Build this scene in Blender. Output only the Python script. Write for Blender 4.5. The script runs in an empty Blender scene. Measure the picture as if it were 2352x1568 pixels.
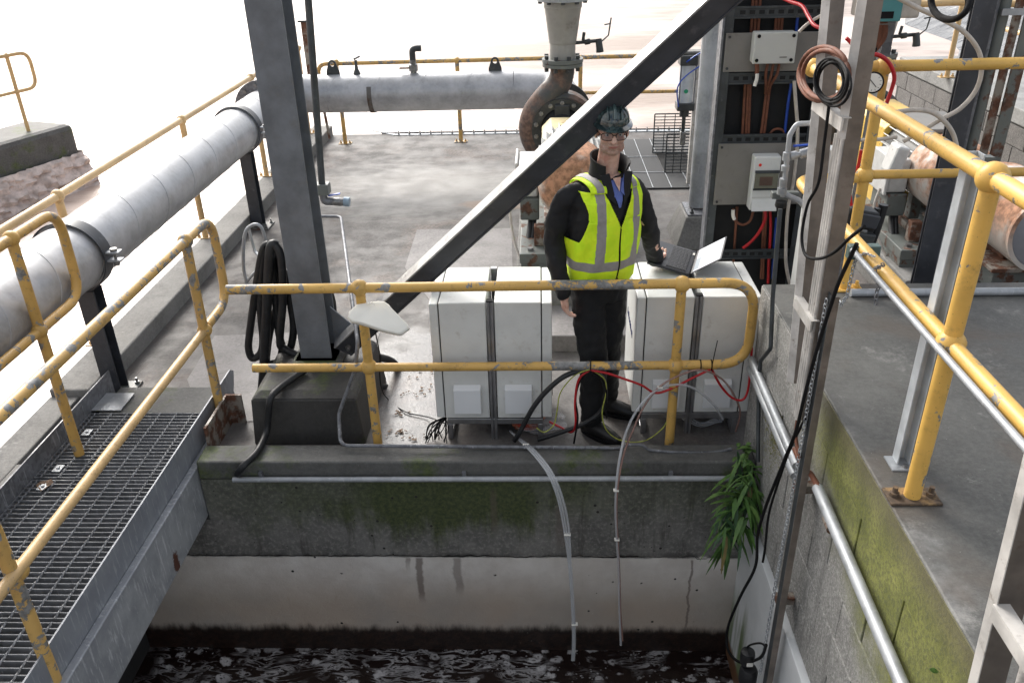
import bpy, bmesh, math, random
from mathutils import Vector, Matrix, noise as mnoise
random.seed(7)
C = bpy.context.scene.collection
V = Vector
PI = math.pi

# ------------------------------------------------------------------ camera
CAM_H = 2.8
FOC = 1910.0                      # focal length in pixels of a 2352 px wide picture
down = V((92/FOC, -3606/FOC, -1)).normalized(); up_ = -down
fwd = V((64/FOC, 1014/FOC, -1)); fwd = (fwd - up_*fwd.dot(up_)).normalized()
rgt = fwd.cross(up_)
RM = Matrix((rgt, fwd, up_))
cam_d = bpy.data.cameras.new('camera'); cam = bpy.data.objects.new('camera', cam_d); C.objects.link(cam)
cam_d.sensor_width = 36; cam_d.lens = 36*FOC/2352; cam_d.clip_start = 0.05; cam_d.clip_end = 3000
cam.matrix_world = Matrix.Translation((0, 0, CAM_H)) @ RM.to_4x4()
bpy.context.scene.camera = cam

# ------------------------------------------------------------------ world, sun, exposure
SUN_EL, SUN_AZ = math.radians(36), math.radians(-29)      # azimuth measured from +Y towards +X
w = bpy.data.worlds.new('World'); bpy.context.scene.world = w; w.use_nodes = True
wn = w.node_tree; wn.nodes.clear()
sky = wn.nodes.new('ShaderNodeTexSky'); sky.sky_type = 'NISHITA'; sky.sun_disc = False
sky.sun_elevation = SUN_EL; sky.sun_rotation = SUN_AZ; sky.dust_density = 5; sky.air_density = 1.0; sky.ozone_density = 1.0
bg = wn.nodes.new('ShaderNodeBackground'); bg.inputs[1].default_value = 0.15
tc = wn.nodes.new('ShaderNodeTexCoord'); mp = wn.nodes.new('ShaderNodeMapping'); mp.inputs['Scale'].default_value = (1, 1, 2.5)
nz = wn.nodes.new('ShaderNodeTexNoise'); nz.inputs['Scale'].default_value = 2.2; nz.inputs['Detail'].default_value = 6
rp = wn.nodes.new('ShaderNodeValToRGB'); rp.color_ramp.elements[0].position = 0.40; rp.color_ramp.elements[1].position = 0.54
mx = wn.nodes.new('ShaderNodeMix'); mx.data_type = 'RGBA'
gr = wn.nodes.new('ShaderNodeRGBToBW'); cl = wn.nodes.new('ShaderNodeMath'); cl.operation = 'MULTIPLY_ADD'; cl.inputs[1].default_value = 1.15; cl.inputs[2].default_value = 2.2
cc = wn.nodes.new('ShaderNodeCombineColor')
wn.links.new(tc.outputs['Generated'], mp.inputs[0]); wn.links.new(mp.outputs[0], nz.inputs['Vector']); wn.links.new(nz.outputs['Fac'], rp.inputs[0])
wn.links.new(sky.outputs[0], gr.inputs[0]); wn.links.new(gr.outputs[0], cl.inputs[0])
for k in range(3): wn.links.new(cl.outputs[0], cc.inputs[k])
wn.links.new(rp.outputs[0], mx.inputs[0]); wn.links.new(sky.outputs[0], mx.inputs[6]); wn.links.new(cc.outputs[0], mx.inputs[7])
wn.links.new(mx.outputs[2], bg.inputs[0])
out = wn.nodes.new('ShaderNodeOutputWorld'); wn.links.new(bg.outputs[0], out.inputs[0])
sl = bpy.data.lights.new('sun', 'SUN'); sl.energy = 1.5; sl.angle = math.radians(24); sl.color = (1, 0.95, 0.88)
so = bpy.data.objects.new('sun', sl); C.objects.link(so)
sd = V((math.sin(SUN_AZ)*math.cos(SUN_EL), math.cos(SUN_AZ)*math.cos(SUN_EL), math.sin(SUN_EL)))
so.rotation_euler = sd.to_track_quat('Z', 'Y').to_euler()
vs = bpy.context.scene.view_settings
vs.view_transform = 'Standard'; vs.look = 'None'; vs.exposure = 0.60; vs.gamma = 1; vs.use_curve_mapping = False

# ------------------------------------------------------------------ measuring
def ray(u, v): return RM @ V(((u-1176)/FOC, -(v-784)/FOC, -1))
def P(u, v, x=None, y=None, z=None):
    d = ray(u, v)
    t = x/d.x if x is not None else (y/d.y if y is not None else (z-CAM_H)/d.z)
    return V((0, 0, CAM_H)) + d*t

# ------------------------------------------------------------------ mesh building
class MB:
    def __init__(s): s.v = []; s.f = []
    def add(s, vs, fs):
        n = len(s.v); s.v += [V(p) for p in vs]; s.f += [tuple(i+n for i in f) for f in fs]; return s
    def hexa(s, p):       # 8 points: bottom 4 ccw, top 4 ccw
        return s.add(p, [(3, 2, 1, 0), (4, 5, 6, 7), (0, 1, 5, 4), (1, 2, 6, 5), (2, 3, 7, 6), (3, 0, 4, 7)])
    def box(s, x0, x1, y0, y1, z0, z1):
        return s.hexa([(x0, y0, z0), (x1, y0, z0), (x1, y1, z0), (x0, y1, z0), (x0, y0, z1), (x1, y0, z1), (x1, y1, z1), (x0, y1, z1)])
    def obox(s, c, a, b, d, sa, sb, sd_):      # centre, three axes, three full sizes
        c = V(c); a = V(a).normalized()*sa/2; b = V(b).normalized()*sb/2; d = V(d).normalized()*sd_/2
        if a.cross(b).dot(d) < 0: a = -a
        return s.hexa([c-a-b-d, c+a-b-d, c+a+b-d, c-a+b-d, c-a-b+d, c+a-b+d, c+a+b+d, c-a+b+d])
    def bar(s, p, q, wd, ht, upv=(0, 0, 1)):
        p = V(p); q = V(q); a = (q-p); u = V(upv); sdv = a.cross(u).normalized(); u2 = sdv.cross(a).normalized()
        return s.obox((p+q)/2, a, sdv, u2, a.length, wd, ht)
    def tube(s, pts, r, seg=10, closed=False, cap=True):
        pts = [V(p) for p in pts]; n = len(pts)
        rs = r if isinstance(r, (list, tuple)) else [r]*n
        t = []
        for i in range(n):
            if closed: d = pts[(i+1) % n]-pts[i-1]
            else: d = pts[min(i+1, n-1)]-pts[max(i-1, 0)]
            t.append(d.normalized())
        ref = V((0, 0, 1)) if abs(t[0].z) < .9 else V((1, 0, 0))
        nv = (ref - t[0]*ref.dot(t[0])).normalized()
        vs = []; fs = []
        for i in range(n):
            if i:
                nv = nv - t[i]*nv.dot(t[i])
                nv = nv.normalized() if nv.length > 1e-6 else t[i].orthogonal().normalized()
            b = t[i].cross(nv)
            for k in range(seg):
                a = 2*PI*k/seg; vs.append(pts[i] + (nv*math.cos(a)+b*math.sin(a))*rs[i])
        m = n if closed else n-1
        for i in range(m):
            j = (i+1) % n
            for k in range(seg):
                k2 = (k+1) % seg; fs.append((i*seg+k, i*seg+k2, j*seg+k2, j*seg+k))
        if cap and not closed:
            fs.append(tuple(range(seg))[::-1]); fs.append(tuple((n-1)*seg+k for k in range(seg)))
        return s.add(vs, fs)
    def lathe(s, base, axis, prof, seg=32, cap=True):     # prof: (r, h) along axis
        base = V(base); ax = V(axis).normalized(); n = ax.orthogonal().normalized(); b = ax.cross(n)
        vs = []; fs = []
        for r, h in prof:
            for k in range(seg):
                a = 2*PI*k/seg; vs.append(base + ax*h + (n*math.cos(a)+b*math.sin(a))*r)
        for i in range(len(prof)-1):
            for k in range(seg):
                k2 = (k+1) % seg; fs.append((i*seg+k, i*seg+k2, (i+1)*seg+k2, (i+1)*seg+k))
        if cap:
            if prof[0][0] > 1e-5: fs.append(tuple(range(seg))[::-1])
            if prof[-1][0] > 1e-5: fs.append(tuple((len(prof)-1)*seg+k for k in range(seg)))
        return s.add(vs, fs)
    def ball(s, c, r, seg=16, rings=10, sc=(1, 1, 1), rot=None):
        c = V(c); vs = []; fs = []
        for i in range(rings+1):
            th = PI*i/rings
            for k in range(seg):
                a = 2*PI*k/seg; p = V((r*sc[0]*math.sin(th)*math.cos(a), r*sc[1]*math.sin(th)*math.sin(a), r*sc[2]*math.cos(th)))
                if rot: p = rot @ p
                vs.append(c + p)
        for i in range(rings):
            for k in range(seg):
                k2 = (k+1) % seg; fs.append((i*seg+k, (i+1)*seg+k, (i+1)*seg+k2, i*seg+k2))
        return s.add(vs, fs)
    def prism(s, poly, ext):     # 3-D outline polygon + extrusion vector
        poly = [V(p) for p in poly]; ext = V(ext); n = len(poly)
        nrm = V((0, 0, 0))
        for i in range(n): nrm += (poly[i]-poly[0]).cross(poly[(i+1) % n]-poly[0])
        if nrm.dot(ext) > 0: poly = poly[::-1]
        return s.add(poly + [p+ext for p in poly], [tuple(range(n)), tuple(range(2*n-1, n-1, -1))] + [(i, i+n, (i+1) % n+n, (i+1) % n) for i in range(n)])
    def ring(s, c, axis, r0, r1, th, seg=32):
        return s.lathe(c, axis, [(r0, 0), (r1, 0), (r1, th), (r0, th), (r0, 0)], seg, cap=False)

def spline(pts, n=8, closed=False):
    pts = [V(p) for p in pts]; m = len(pts); out = []
    rng = range(m if closed else m-1)
    for i in rng:
        if closed: a, b, c, d = pts[i-1], pts[i], pts[(i+1) % m], pts[(i+2) % m]
        else: a, b, c, d = pts[max(i-1, 0)], pts[i], pts[i+1], pts[min(i+2, m-1)]
        for k in range(n):
            t = k/n; out.append(0.5*((2*b)+(c-a)*t+(2*a-5*b+4*c-d)*t*t+(3*b-a-3*c+d)*t*t*t))
    if not closed: out.append(pts[-1])
    return out
def bend(pts, r, n=6):           # straight polyline with rounded corners
    pts = [V(p) for p in pts]; out = [pts[0]]
    for i in range(1, len(pts)-1):
        a = (pts[i-1]-pts[i]); b = (pts[i+1]-pts[i]); la, lb = a.length, b.length
        a.normalize(); b.normalize(); ang = a.angle(b); t = min(r/math.tan(ang/2), la*.49, lb*.49)
        p0 = pts[i]+a*t; p1 = pts[i]+b*t
        for k in range(n+1):
            s_ = k/n; out.append((1-s_)**2*p0 + 2*(1-s_)*s_*pts[i] + s_*s_*p1)
    out.append(pts[-1]); return out

def mesh(name, mb, m, smooth):
    me = bpy.data.meshes.new(name); me.from_pydata([tuple(p) for p in mb.v], [], mb.f)
    ms = m if isinstance(m, (list, tuple)) else [m]
    for k in ms: me.materials.append(k)
    me.update()
    if smooth:
        for p in me.polygons: p.use_smooth = True
        try: me.set_sharp_from_angle(angle=math.radians(smooth if smooth > 1 else 40))
        except Exception: pass
    return me
def part(name, mb, m, parent=None, smooth=0, bev=0, kind=None, label=None):
    if parent is not None:
        root = parent
        while root.parent: root = root.parent
        L = root.location
        if L.length: mb.v = [p-L for p in mb.v]
    o = bpy.data.objects.new(name, mesh(name, mb, m, smooth)); C.objects.link(o); o.parent = parent
    if bev:
        b = o.modifiers.new('bevel', 'BEVEL'); b.width = bev; b.segments = 2; b.limit_method = 'ANGLE'; b.angle_limit = math.radians(35)
        b.harden_normals = False
    if kind: o['kind'] = kind
    if label: o['label'] = label
    return o
def thing(name, label, cat, loc=(0, 0, 0), group=None):
    o = bpy.data.objects.new(name, None); C.objects.link(o); o.location = loc; o.empty_display_size = .1
    o['label'] = label; o['category'] = cat
    if group: o['group'] = group
    return o
def single(name, mb, m, label, cat, smooth=0, bev=0, group=None):
    o = part(name, mb, m, None, smooth, bev); o['label'] = label; o['category'] = cat
    if group: o['group'] = group
    return o
def struct(name, mb, m, smooth=0, bev=0): return part(name, mb, m, None, smooth, bev, 'structure')
def inst(src, parent, loc=(0, 0, 0), rot=None):
    c = src.copy(); C.objects.link(c); c.parent = parent; c.location = loc
    if rot is not None: c.rotation_euler = rot
    return c
def copy_tree(o, parent=None):
    c = o.copy(); C.objects.link(c); c.parent = parent
    for ch in list(o.children): copy_tree(ch, c)
    return c

# ------------------------------------------------------------------ materials
class NT:
    def __init__(s, name):
        s.m = bpy.data.materials.new(name); s.m.use_nodes = True; s.t = s.m.node_tree; s.b = s.t.nodes['Principled BSDF']
        s.geo = None
    def n(s, ty, **kw):
        x = s.t.nodes.new(ty)
        for k, v in kw.items(): setattr(x, k, v)
        return x
    def l(s, a, b): s.t.links.new(a, b)
    def put(s, sock, val):
        if hasattr(val, 'is_output') or isinstance(val, bpy.types.NodeSocket): s.l(val, sock)
        elif isinstance(val, (tuple, list)) and len(val) == 3 and sock.type == 'RGBA': sock.default_value = (*val, 1)
        else: sock.default_value = val
    def pos(s):
        if not s.geo: s.geo = s.n('ShaderNodeNewGeometry')
        return s.geo.outputs['Position']
    def obj(s): return s.n('ShaderNodeTexCoord').outputs['Object']
    def mapped(s, vec, scale=(1, 1, 1), loc=(0, 0, 0)):
        m = s.n('ShaderNodeMapping'); m.inputs['Scale'].default_value = scale; m.inputs['Location'].default_value = loc; s.l(vec, m.inputs[0]); return m.outputs[0]
    def noise(s, vec, scale=5, detail=5, rough=.6, dist=0):
        x = s.n('ShaderNodeTexNoise'); s.l(vec, x.inputs['Vector']); x.inputs['Scale'].default_value = scale; x.inputs['Detail'].default_value = detail
        x.inputs['Roughness'].default_value = rough; x.inputs['Distortion'].default_value = dist; return x.outputs['Fac']
    def voro(s, vec, scale=5, feat='F1'):
        x = s.n('ShaderNodeTexVoronoi'); x.feature = feat; s.l(vec, x.inputs['Vector']); x.inputs['Scale'].default_value = scale; return x.outputs['Distance']
    def ramp(s, fac, a, b, lo=0., hi=1.):      # smooth step from lo to hi between a and b
        x = s.n('ShaderNodeMapRange'); x.interpolation_type = 'SMOOTHSTEP'; s.put(x.inputs[0], fac)
        x.inputs[1].default_value = a; x.inputs[2].default_value = b; x.inputs[3].default_value = lo; x.inputs[4].default_value = hi; return x.outputs[0]
    def math(s, op, a, b=0., c=0.):
        x = s.n('ShaderNodeMath', operation=op); s.put(x.inputs[0], a); s.put(x.inputs[1], b)
        if op == 'MULTIPLY_ADD': s.put(x.inputs[2], c)
        return x.outputs[0]
    def mix(s, fac, a, b, mode='MIX'):
        x = s.n('ShaderNodeMix', data_type='RGBA', blend_type=mode); s.put(x.inputs[0], fac); s.put(x.inputs[6], a); s.put(x.inputs[7], b); return x.outputs[2]
    def xyz(s, vec=None):
        x = s.n('ShaderNodeSeparateXYZ'); s.l(vec if vec is not None else s.pos(), x.inputs[0]); return x.outputs
    def bump(s, h, strength=.3, dist=.01):
        x = s.n('ShaderNodeBump'); s.l(h, x.inputs['Height']); x.inputs['Strength'].default_value = strength; x.inputs['Distance'].default_value = dist
        s.l(x.outputs[0], s.b.inputs['Normal']); return x
    def fin(s, col, rough=.5, metal=0., spec=None, **kw):
        s.put(s.b.inputs['Base Color'], col); s.put(s.b.inputs['Roughness'], rough); s.put(s.b.inputs['Metallic'], metal)
        if spec is not None: s.b.inputs['Specular IOR Level'].default_value = spec
        for k, v in kw.items(): s.put(s.b.inputs[k], v)
        return s.m

def plain(name, col, rough=.5, metal=0., var=.25, scale=8, bump=.0, dirt=None, spec=None):
    n = NT(name); p = n.pos(); f = n.noise(p, scale, 6)
    dk = tuple(c*(1-var) for c in col); lt = tuple(min(1, c*(1+var*.6)) for c in col)
    c = n.mix(n.ramp(f, .3, .7), dk, lt)
    if dirt: c = n.mix(n.ramp(n.noise(p, scale*2.3, 8, .7), .55, .72, 0, .8), c, dirt)
    if bump: n.bump(n.noise(p, scale*9, 4), bump, .003)
    return n.fin(c, n.ramp(f, .2, .8, rough*.85, min(1, rough*1.15)), metal, spec)

def yellow_mat(name, chip=.62, dirty=.5, base=(.66, .405, .11), zone=False):
    n = NT(name); p = n.pos()
    f = n.noise(p, 13, 8, .66, .3); fine = n.noise(p, 38, 5, .6)
    comb = n.math('MULTIPLY_ADD', fine, .22, f)
    if zone:
        x, y, z = n.xyz(); zx = n.math('MULTIPLY', n.ramp(x, -.02, .12), n.ramp(x, .62, .50)); comb = n.math('MULTIPLY_ADD', zx, .13, comb); comb = n.math('ADD', comb, n.math('MULTIPLY', n.ramp(x, -1.45, -1.5), .12))
    chipm = n.ramp(comb, chip+.10, chip+.118)
    paint = n.mix(n.ramp(n.noise(p, 3, 4), .3, .7), tuple(c*.82 for c in base), tuple(c*1.12 for c in base))
    dirtm = n.ramp(n.noise(p, 16, 8, .75), .52, .72, 0, dirty)
    paint = n.mix(dirtm, paint, (.16, .10, .045))
    speck = n.ramp(n.voro(p, 60), .08, .12, .55, 0)
    paint = n.mix(speck, paint, (.09, .06, .03))
    steel = n.mix(n.ramp(fine, .35, .65), (.15, .15, .15), (.27, .27, .265))
    c = n.mix(chipm, paint, steel)
    n.bump(n.math('MULTIPLY_ADD', fine, .3, n.math('MULTIPLY', chipm, -1.)), .25, .002)
    return n.fin(c, n.mix(chipm, (.42, .42, .42), (.55, .55, .55)), n.math('MULTIPLY', chipm, .15))
M = {}
M['yellow'] = yellow_mat('yellow_paint', .60, .6, zone=True)
M['yellow_left'] = yellow_mat('yellow_paint_left_rail', .585, .7, (.60, .36, .10))
M['yellow_worn'] = yellow_mat('yellow_paint_worn', .55, .75, (.60, .375, .12))
M['yellow_clean'] = yellow_mat('yellow_paint_clean', .615, .4, (.70, .425, .10))
M['yellow_old'] = yellow_mat('yellow_paint_faded', .66, .5, (.64, .43, .20))
def galv(name, base=(.40, .42, .45), rough=.42, metal=.55, streak=True):
    n = NT(name); p = n.pos()
    sp = n.n('ShaderNodeTexVoronoi'); sp.inputs['Scale'].default_value = 45; n.l(p, sp.inputs[0])
    bw = n.n('ShaderNodeRGBToBW'); n.l(sp.outputs['Color'], bw.inputs[0])
    f = n.noise(p, 6, 6)
    c = n.mix(n.ramp(f, .3, .72), tuple(k*.72 for k in base), tuple(k*1.12 for k in base))
    c = n.mix(n.math('MULTIPLY', bw.outputs[0], .22), c, (.62, .64, .67))
    if streak: c = n.mix(n.ramp(n.noise(n.mapped(p, (30, 30, 2.5)), 1.6, 5, .7), .58, .68, 0, .5), c, (.62, .64, .66))
    n.bump(n.noise(p, 60, 3), .06, .002)
    return n.fin(c, n.ramp(f, .3, .7, rough*.8, rough*1.25), metal)
M['galv'] = galv('galvanised_steel', (.38, .40, .42), .5, .35)
M['galv_dark'] = galv('weathered_galvanised_steel', (.12, .125, .14), .5, .35)
M['galv_light'] = galv('bright_galvanised_steel', (.60, .64, .67), .4, .15, False)
M['pipe'] = galv('spiral_pipe_steel', (.43, .43, .44), .40, .35, False)
M['dark_steel'] = plain('dark_grey_painted_steel', (.046, .050, .060), .42, 0, .3, 6, .05, (.10, .10, .11))
M['column'] = plain('grey_painted_column', (.155, .168, .185), .45, 0, .3, 5, .05, (.14, .14, .14))
M['dark_steel2'] = plain('dark_tray_steel', (.055, .063, .068), .5, .2, .35, 9, .05, (.12, .13, .13))
M['black_panel'] = plain('black_backing_panel', (.010, .011, .012), .75, 0, .3, 20)
M['rubber'] = plain('black_rubber_hose', (.013, .014, .016), .48, 0, .4, 14, .05, (.05, .05, .05))
M['cable_black'] = plain('black_cable', (.009, .009, .010), .75, 0, .3, 20, spec=.2)
M['cable_red'] = plain('red_cable', (.50, .012, .018), .4, 0, .2, 10)
M['cable_brown'] = plain('brown_cable', (.19, .075, .045), .65, 0, .3, 14, spec=.3)
M['cable_blue'] = plain('blue_cable', (.015, .07, .42), .4, 0, .2, 14)
M['cable_white'] = plain('cream_cable', (.55, .50, .44), .45, 0, .2, 14)
M['cable_green'] = plain('green_yellow_cable', (.42, .45, .08), .45, 0, .4, 40)
M['white_box'] = plain('white_plastic_enclosure', (.68, .69, .67), .42, 0, .07, 5, 0, (.50, .48, .44))
M['vent'] = plain('pale_vent_cover', (.74, .76, .78), .4, 0, .05, 4)
M['white_box2'] = plain('pale_grey_enclosure', (.55, .56, .53), .38, 0, .05, 4)
M['seam'] = plain('black_door_seam', (.01, .01, .01), .8, 0, .1)
M['alu'] = plain('aluminium_extrusion', (.34, .34, .35), .35, .75, .15, 12)
M['white'] = plain('white_plastic', (.82, .80, .74), .4, 0, .05, 6)
M['beige_panel'] = plain('grey_mounting_plate', (.20, .19, .175), .5, 0, .12, 5, 0, (.12, .10, .08))
M['grp'] = plain('stainless_ladder_side', (.58, .56, .53), .42, .15, .25, 9, .04, (.22, .18, .14))
M['grp_dark'] = plain('stained_steel_channel', (.20, .17, .145), .5, .25, .35, 7, .05, (.12, .08, .06))
M['cast'] = plain('dark_cast_iron', (.045, .05, .052), .42, .1, .4, 9, .15, (.10, .09, .08))
M['bolt'] = plain('bolt_steel', (.25, .25, .25), .4, .7, .4, 30)
M['skin'] = None

def rusty(name, base, rust=(.30, .12, .05), a=.5, b=.62, scale=4, zpos=None, rough=.45):
    n = NT(name); p = n.pos(); f = n.noise(p, scale, 8, .65)
    c = n.mix(n.ramp(n.noise(p, scale*2, 5), .3, .7), tuple(k*.85 for k in base), base)
    m = n.ramp(f, a, b)
    if zpos:
        m = n.math('MULTIPLY', m, n.ramp(n.xyz()[2], zpos[0], zpos[1]))
    c = n.mix(m, c, n.mix(n.ramp(n.noise(p, 25, 5), .35, .65), rust, tuple(k*.5 for k in rust)))
    n.bump(n.noise(p, 50, 5), .15, .003)
    return n.fin(c, n.ramp(m, 0, 1, rough, .8))
M['motor_cowl'] = rusty('rusty_white_cowl', (.70, .66, .60), (.56, .29, .17), .36, .52, 2.2, (.50, .85))
M['motor_white'] = rusty('chipped_white_paint', (.62, .62, .60), (.18, .12, .09), .60, .66, 9)
M['volute'] = rusty('rusty_grey_casing', (.065, .07, .07), (.20, .125, .095), .38, .60, 3.4, None, .42)
M['guard'] = rusty('pale_yellow_guard', (.80, .68, .40), (.55, .40, .18), .62, .68, 5)
M['guard_yellow'] = rusty('yellow_guard', (.80, .52, .10), (.40, .25, .10), .62, .68, 5)
M['steel_frame'] = rusty('grey_green_frame', (.15, .165, .155), (.14, .07, .045), .55, .62, 7)
M['rust_plate'] = rusty('rusty_plate', (.30, .27, .23), (.16, .07, .04), .42, .55, 9)
M['teal'] = plain('teal_control_box', (.07, .25, .26), .45, 0, .12, 5)

# concrete: deck with patches, stains and a puddle
def concrete(name, base=(.25, .24, .23), rough=.75, moss=0, wet=False, spots=.5, worn=False):
    n = NT(name); p = n.pos()
    big = n.noise(p, .9, 6, .6, .5); mid = n.noise(p, 4, 8, .68); fine = n.noise(p, 45, 6, .7); grit = n.noise(p, 160, 3, .6)
    c = n.mix(n.ramp(big, .3, .7), tuple(k*.72 for k in base), tuple(k*1.18 for k in base))
    c = n.mix(n.ramp(mid, .42, .66, 0, .7), c, tuple(k*.48 for k in base))
    c = n.mix(n.ramp(fine, .35, .7, 0, .45), c, tuple(min(1, k*1.5) for k in base))
    c = n.mix(n.ramp(grit, .5, .7, 0, .35), c, tuple(k*.45 for k in base))
    c = n.mix(n.ramp(n.voro(p, 26), .035, .05, spots, 0), c, tuple(min(1, k*3.2) for k in base))
    white = n.ramp(n.noise(p, 7, 9, .78), .60, .70, 0, spots)
    c = n.mix(white, c, tuple(min(1, k*2.1) for k in base))
    if worn:
        x, y, z = n.xyz()
        e = n.math('MULTIPLY_ADD', n.noise(p, 3.5, 9, .75), 1.5, n.math('MULTIPLY', x, -.9)); e = n.math('MULTIPLY_ADD', y, -.12, e)
        c = n.mix(n.ramp(e, -.62, -.18, 0, .7), c, (.26, .26, .255))
        c = n.mix(n.ramp(n.noise(n.mapped(p, (1, 1, 1), (9, 4, 0)), 2.4, 9, .8), .56, .70, 0, .75), c, (.27, .265, .25))
        c = n.mix(n.ramp(n.noise(p, 1.4, 5, .6), .5, .66, 0, .6), c, (.10, .075, .055))
    if moss:
        mm = n.ramp(n.noise(p, 2.2, 7, .7), .62-moss*.3, .75-moss*.3)
        c = n.mix(n.math('MULTIPLY', mm, .85), c, n.mix(n.ramp(fine, .3, .7), (.035, .055, .012), (.10, .13, .03)))
    n.bump(n.math('MULTIPLY_ADD', grit, .5, n.math('ADD', fine, n.math('MULTIPLY', mid, .8))), .35, .006)
    r = rough
    if wet:
        x, y, z = n.xyz()
        dx = n.math('MULTIPLY', n.math('ADD', x, .78), 1.9); dy = n.math('MULTIPLY', n.math('ADD', y, -4.75), .95)
        d = n.math('POWER', n.math('ADD', n.math('MULTIPLY', dx, dx), n.math('MULTIPLY', dy, dy)), .5)
        wm = n.ramp(n.math('MULTIPLY_ADD', n.noise(p, 3.2, 7, .65), 1.5, d), 1.25, 1.75, 1, 0)
        wm2 = n.ramp(n.math('MULTIPLY_ADD', n.noise(p, 1.6, 8, .7), 1.0, n.math('MULTIPLY', y, .05)), .72, .92, 0, .5)
        c = n.mix(n.math('MULTIPLY', wm, .55), c, (.05, .05, .052))
        c = n.mix(n.math('MULTIPLY', wm2, .5), c, tuple(k*.55 for k in base))
        brn = n.ramp(n.noise(p, 1.3, 7, .7, .6), .48, .66, 0, .6)
        c = n.mix(brn, c, n.mix(n.ramp(n.noise(p, 30, 6, .75), .4, .6), (.085, .062, .05), (.21, .165, .14)))
        rr = n.ramp(mid, .3, .7, .55, .8)
        r = n.math('MULTIPLY_ADD', wm, -.50, rr)
        # paler patch on the far deck
        sx = n.math('MULTIPLY', n.math('ADD', x, 1.3), .55); sy = n.math('MULTIPLY', n.math('ADD', y, -9.0), .75)
        sdist = n.math('POWER', n.math('ADD', n.math('MULTIPLY', sx, sx), n.math('MULTIPLY', sy, sy)), .5)
        sm = n.ramp(n.math('MULTIPLY_ADD', n.noise(n.mapped(p, (1, 2.5, 1)), 2.2, 7, .7), 1.1, sdist), .85, 1.6, .75, 0)
        c = n.mix(sm, c, (.36, .35, .33))
        ox = n.math('MULTIPLY', n.math('ADD', x, .35), 1.4); oy = n.math('MULTIPLY', n.math('ADD', y, -8.35), 4.0)
        od = n.math('POWER', n.math('ADD', n.math('MULTIPLY', ox, ox), n.math('MULTIPLY', oy, oy)), .5)
        c = n.mix(n.ramp(n.math('MULTIPLY_ADD', mid, .6, od), .8, 1.15, .8, 0), c, (.30, .215, .16))
    return n.fin(c, r)
M['deck'] = concrete('deck_concrete', (.128, .120, .114), .6, 0, True, .45)
M['patch'] = concrete('pale_concrete_patch', (.205, .192, .188), .6, 0, False, .4)
M['kerb'] = concrete('kerb_concrete', (.20, .196, .186), .8, 0, False, .4)
M['kerb_dark'] = concrete('damp_kerb_concrete', (.105, .105, .10), .7, .35, False, .8)
M['slab'] = concrete('raised_slab_concrete', (.098, .098, .092), .62, 0, False, .7, True)
M['plinth'] = concrete('black_stained_concrete', (.045, .043, .04), .6, .2, False, .5)
M['path'] = concrete('path_concrete', (.30, .30, .29), .7, 0, False, .3)

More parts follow.
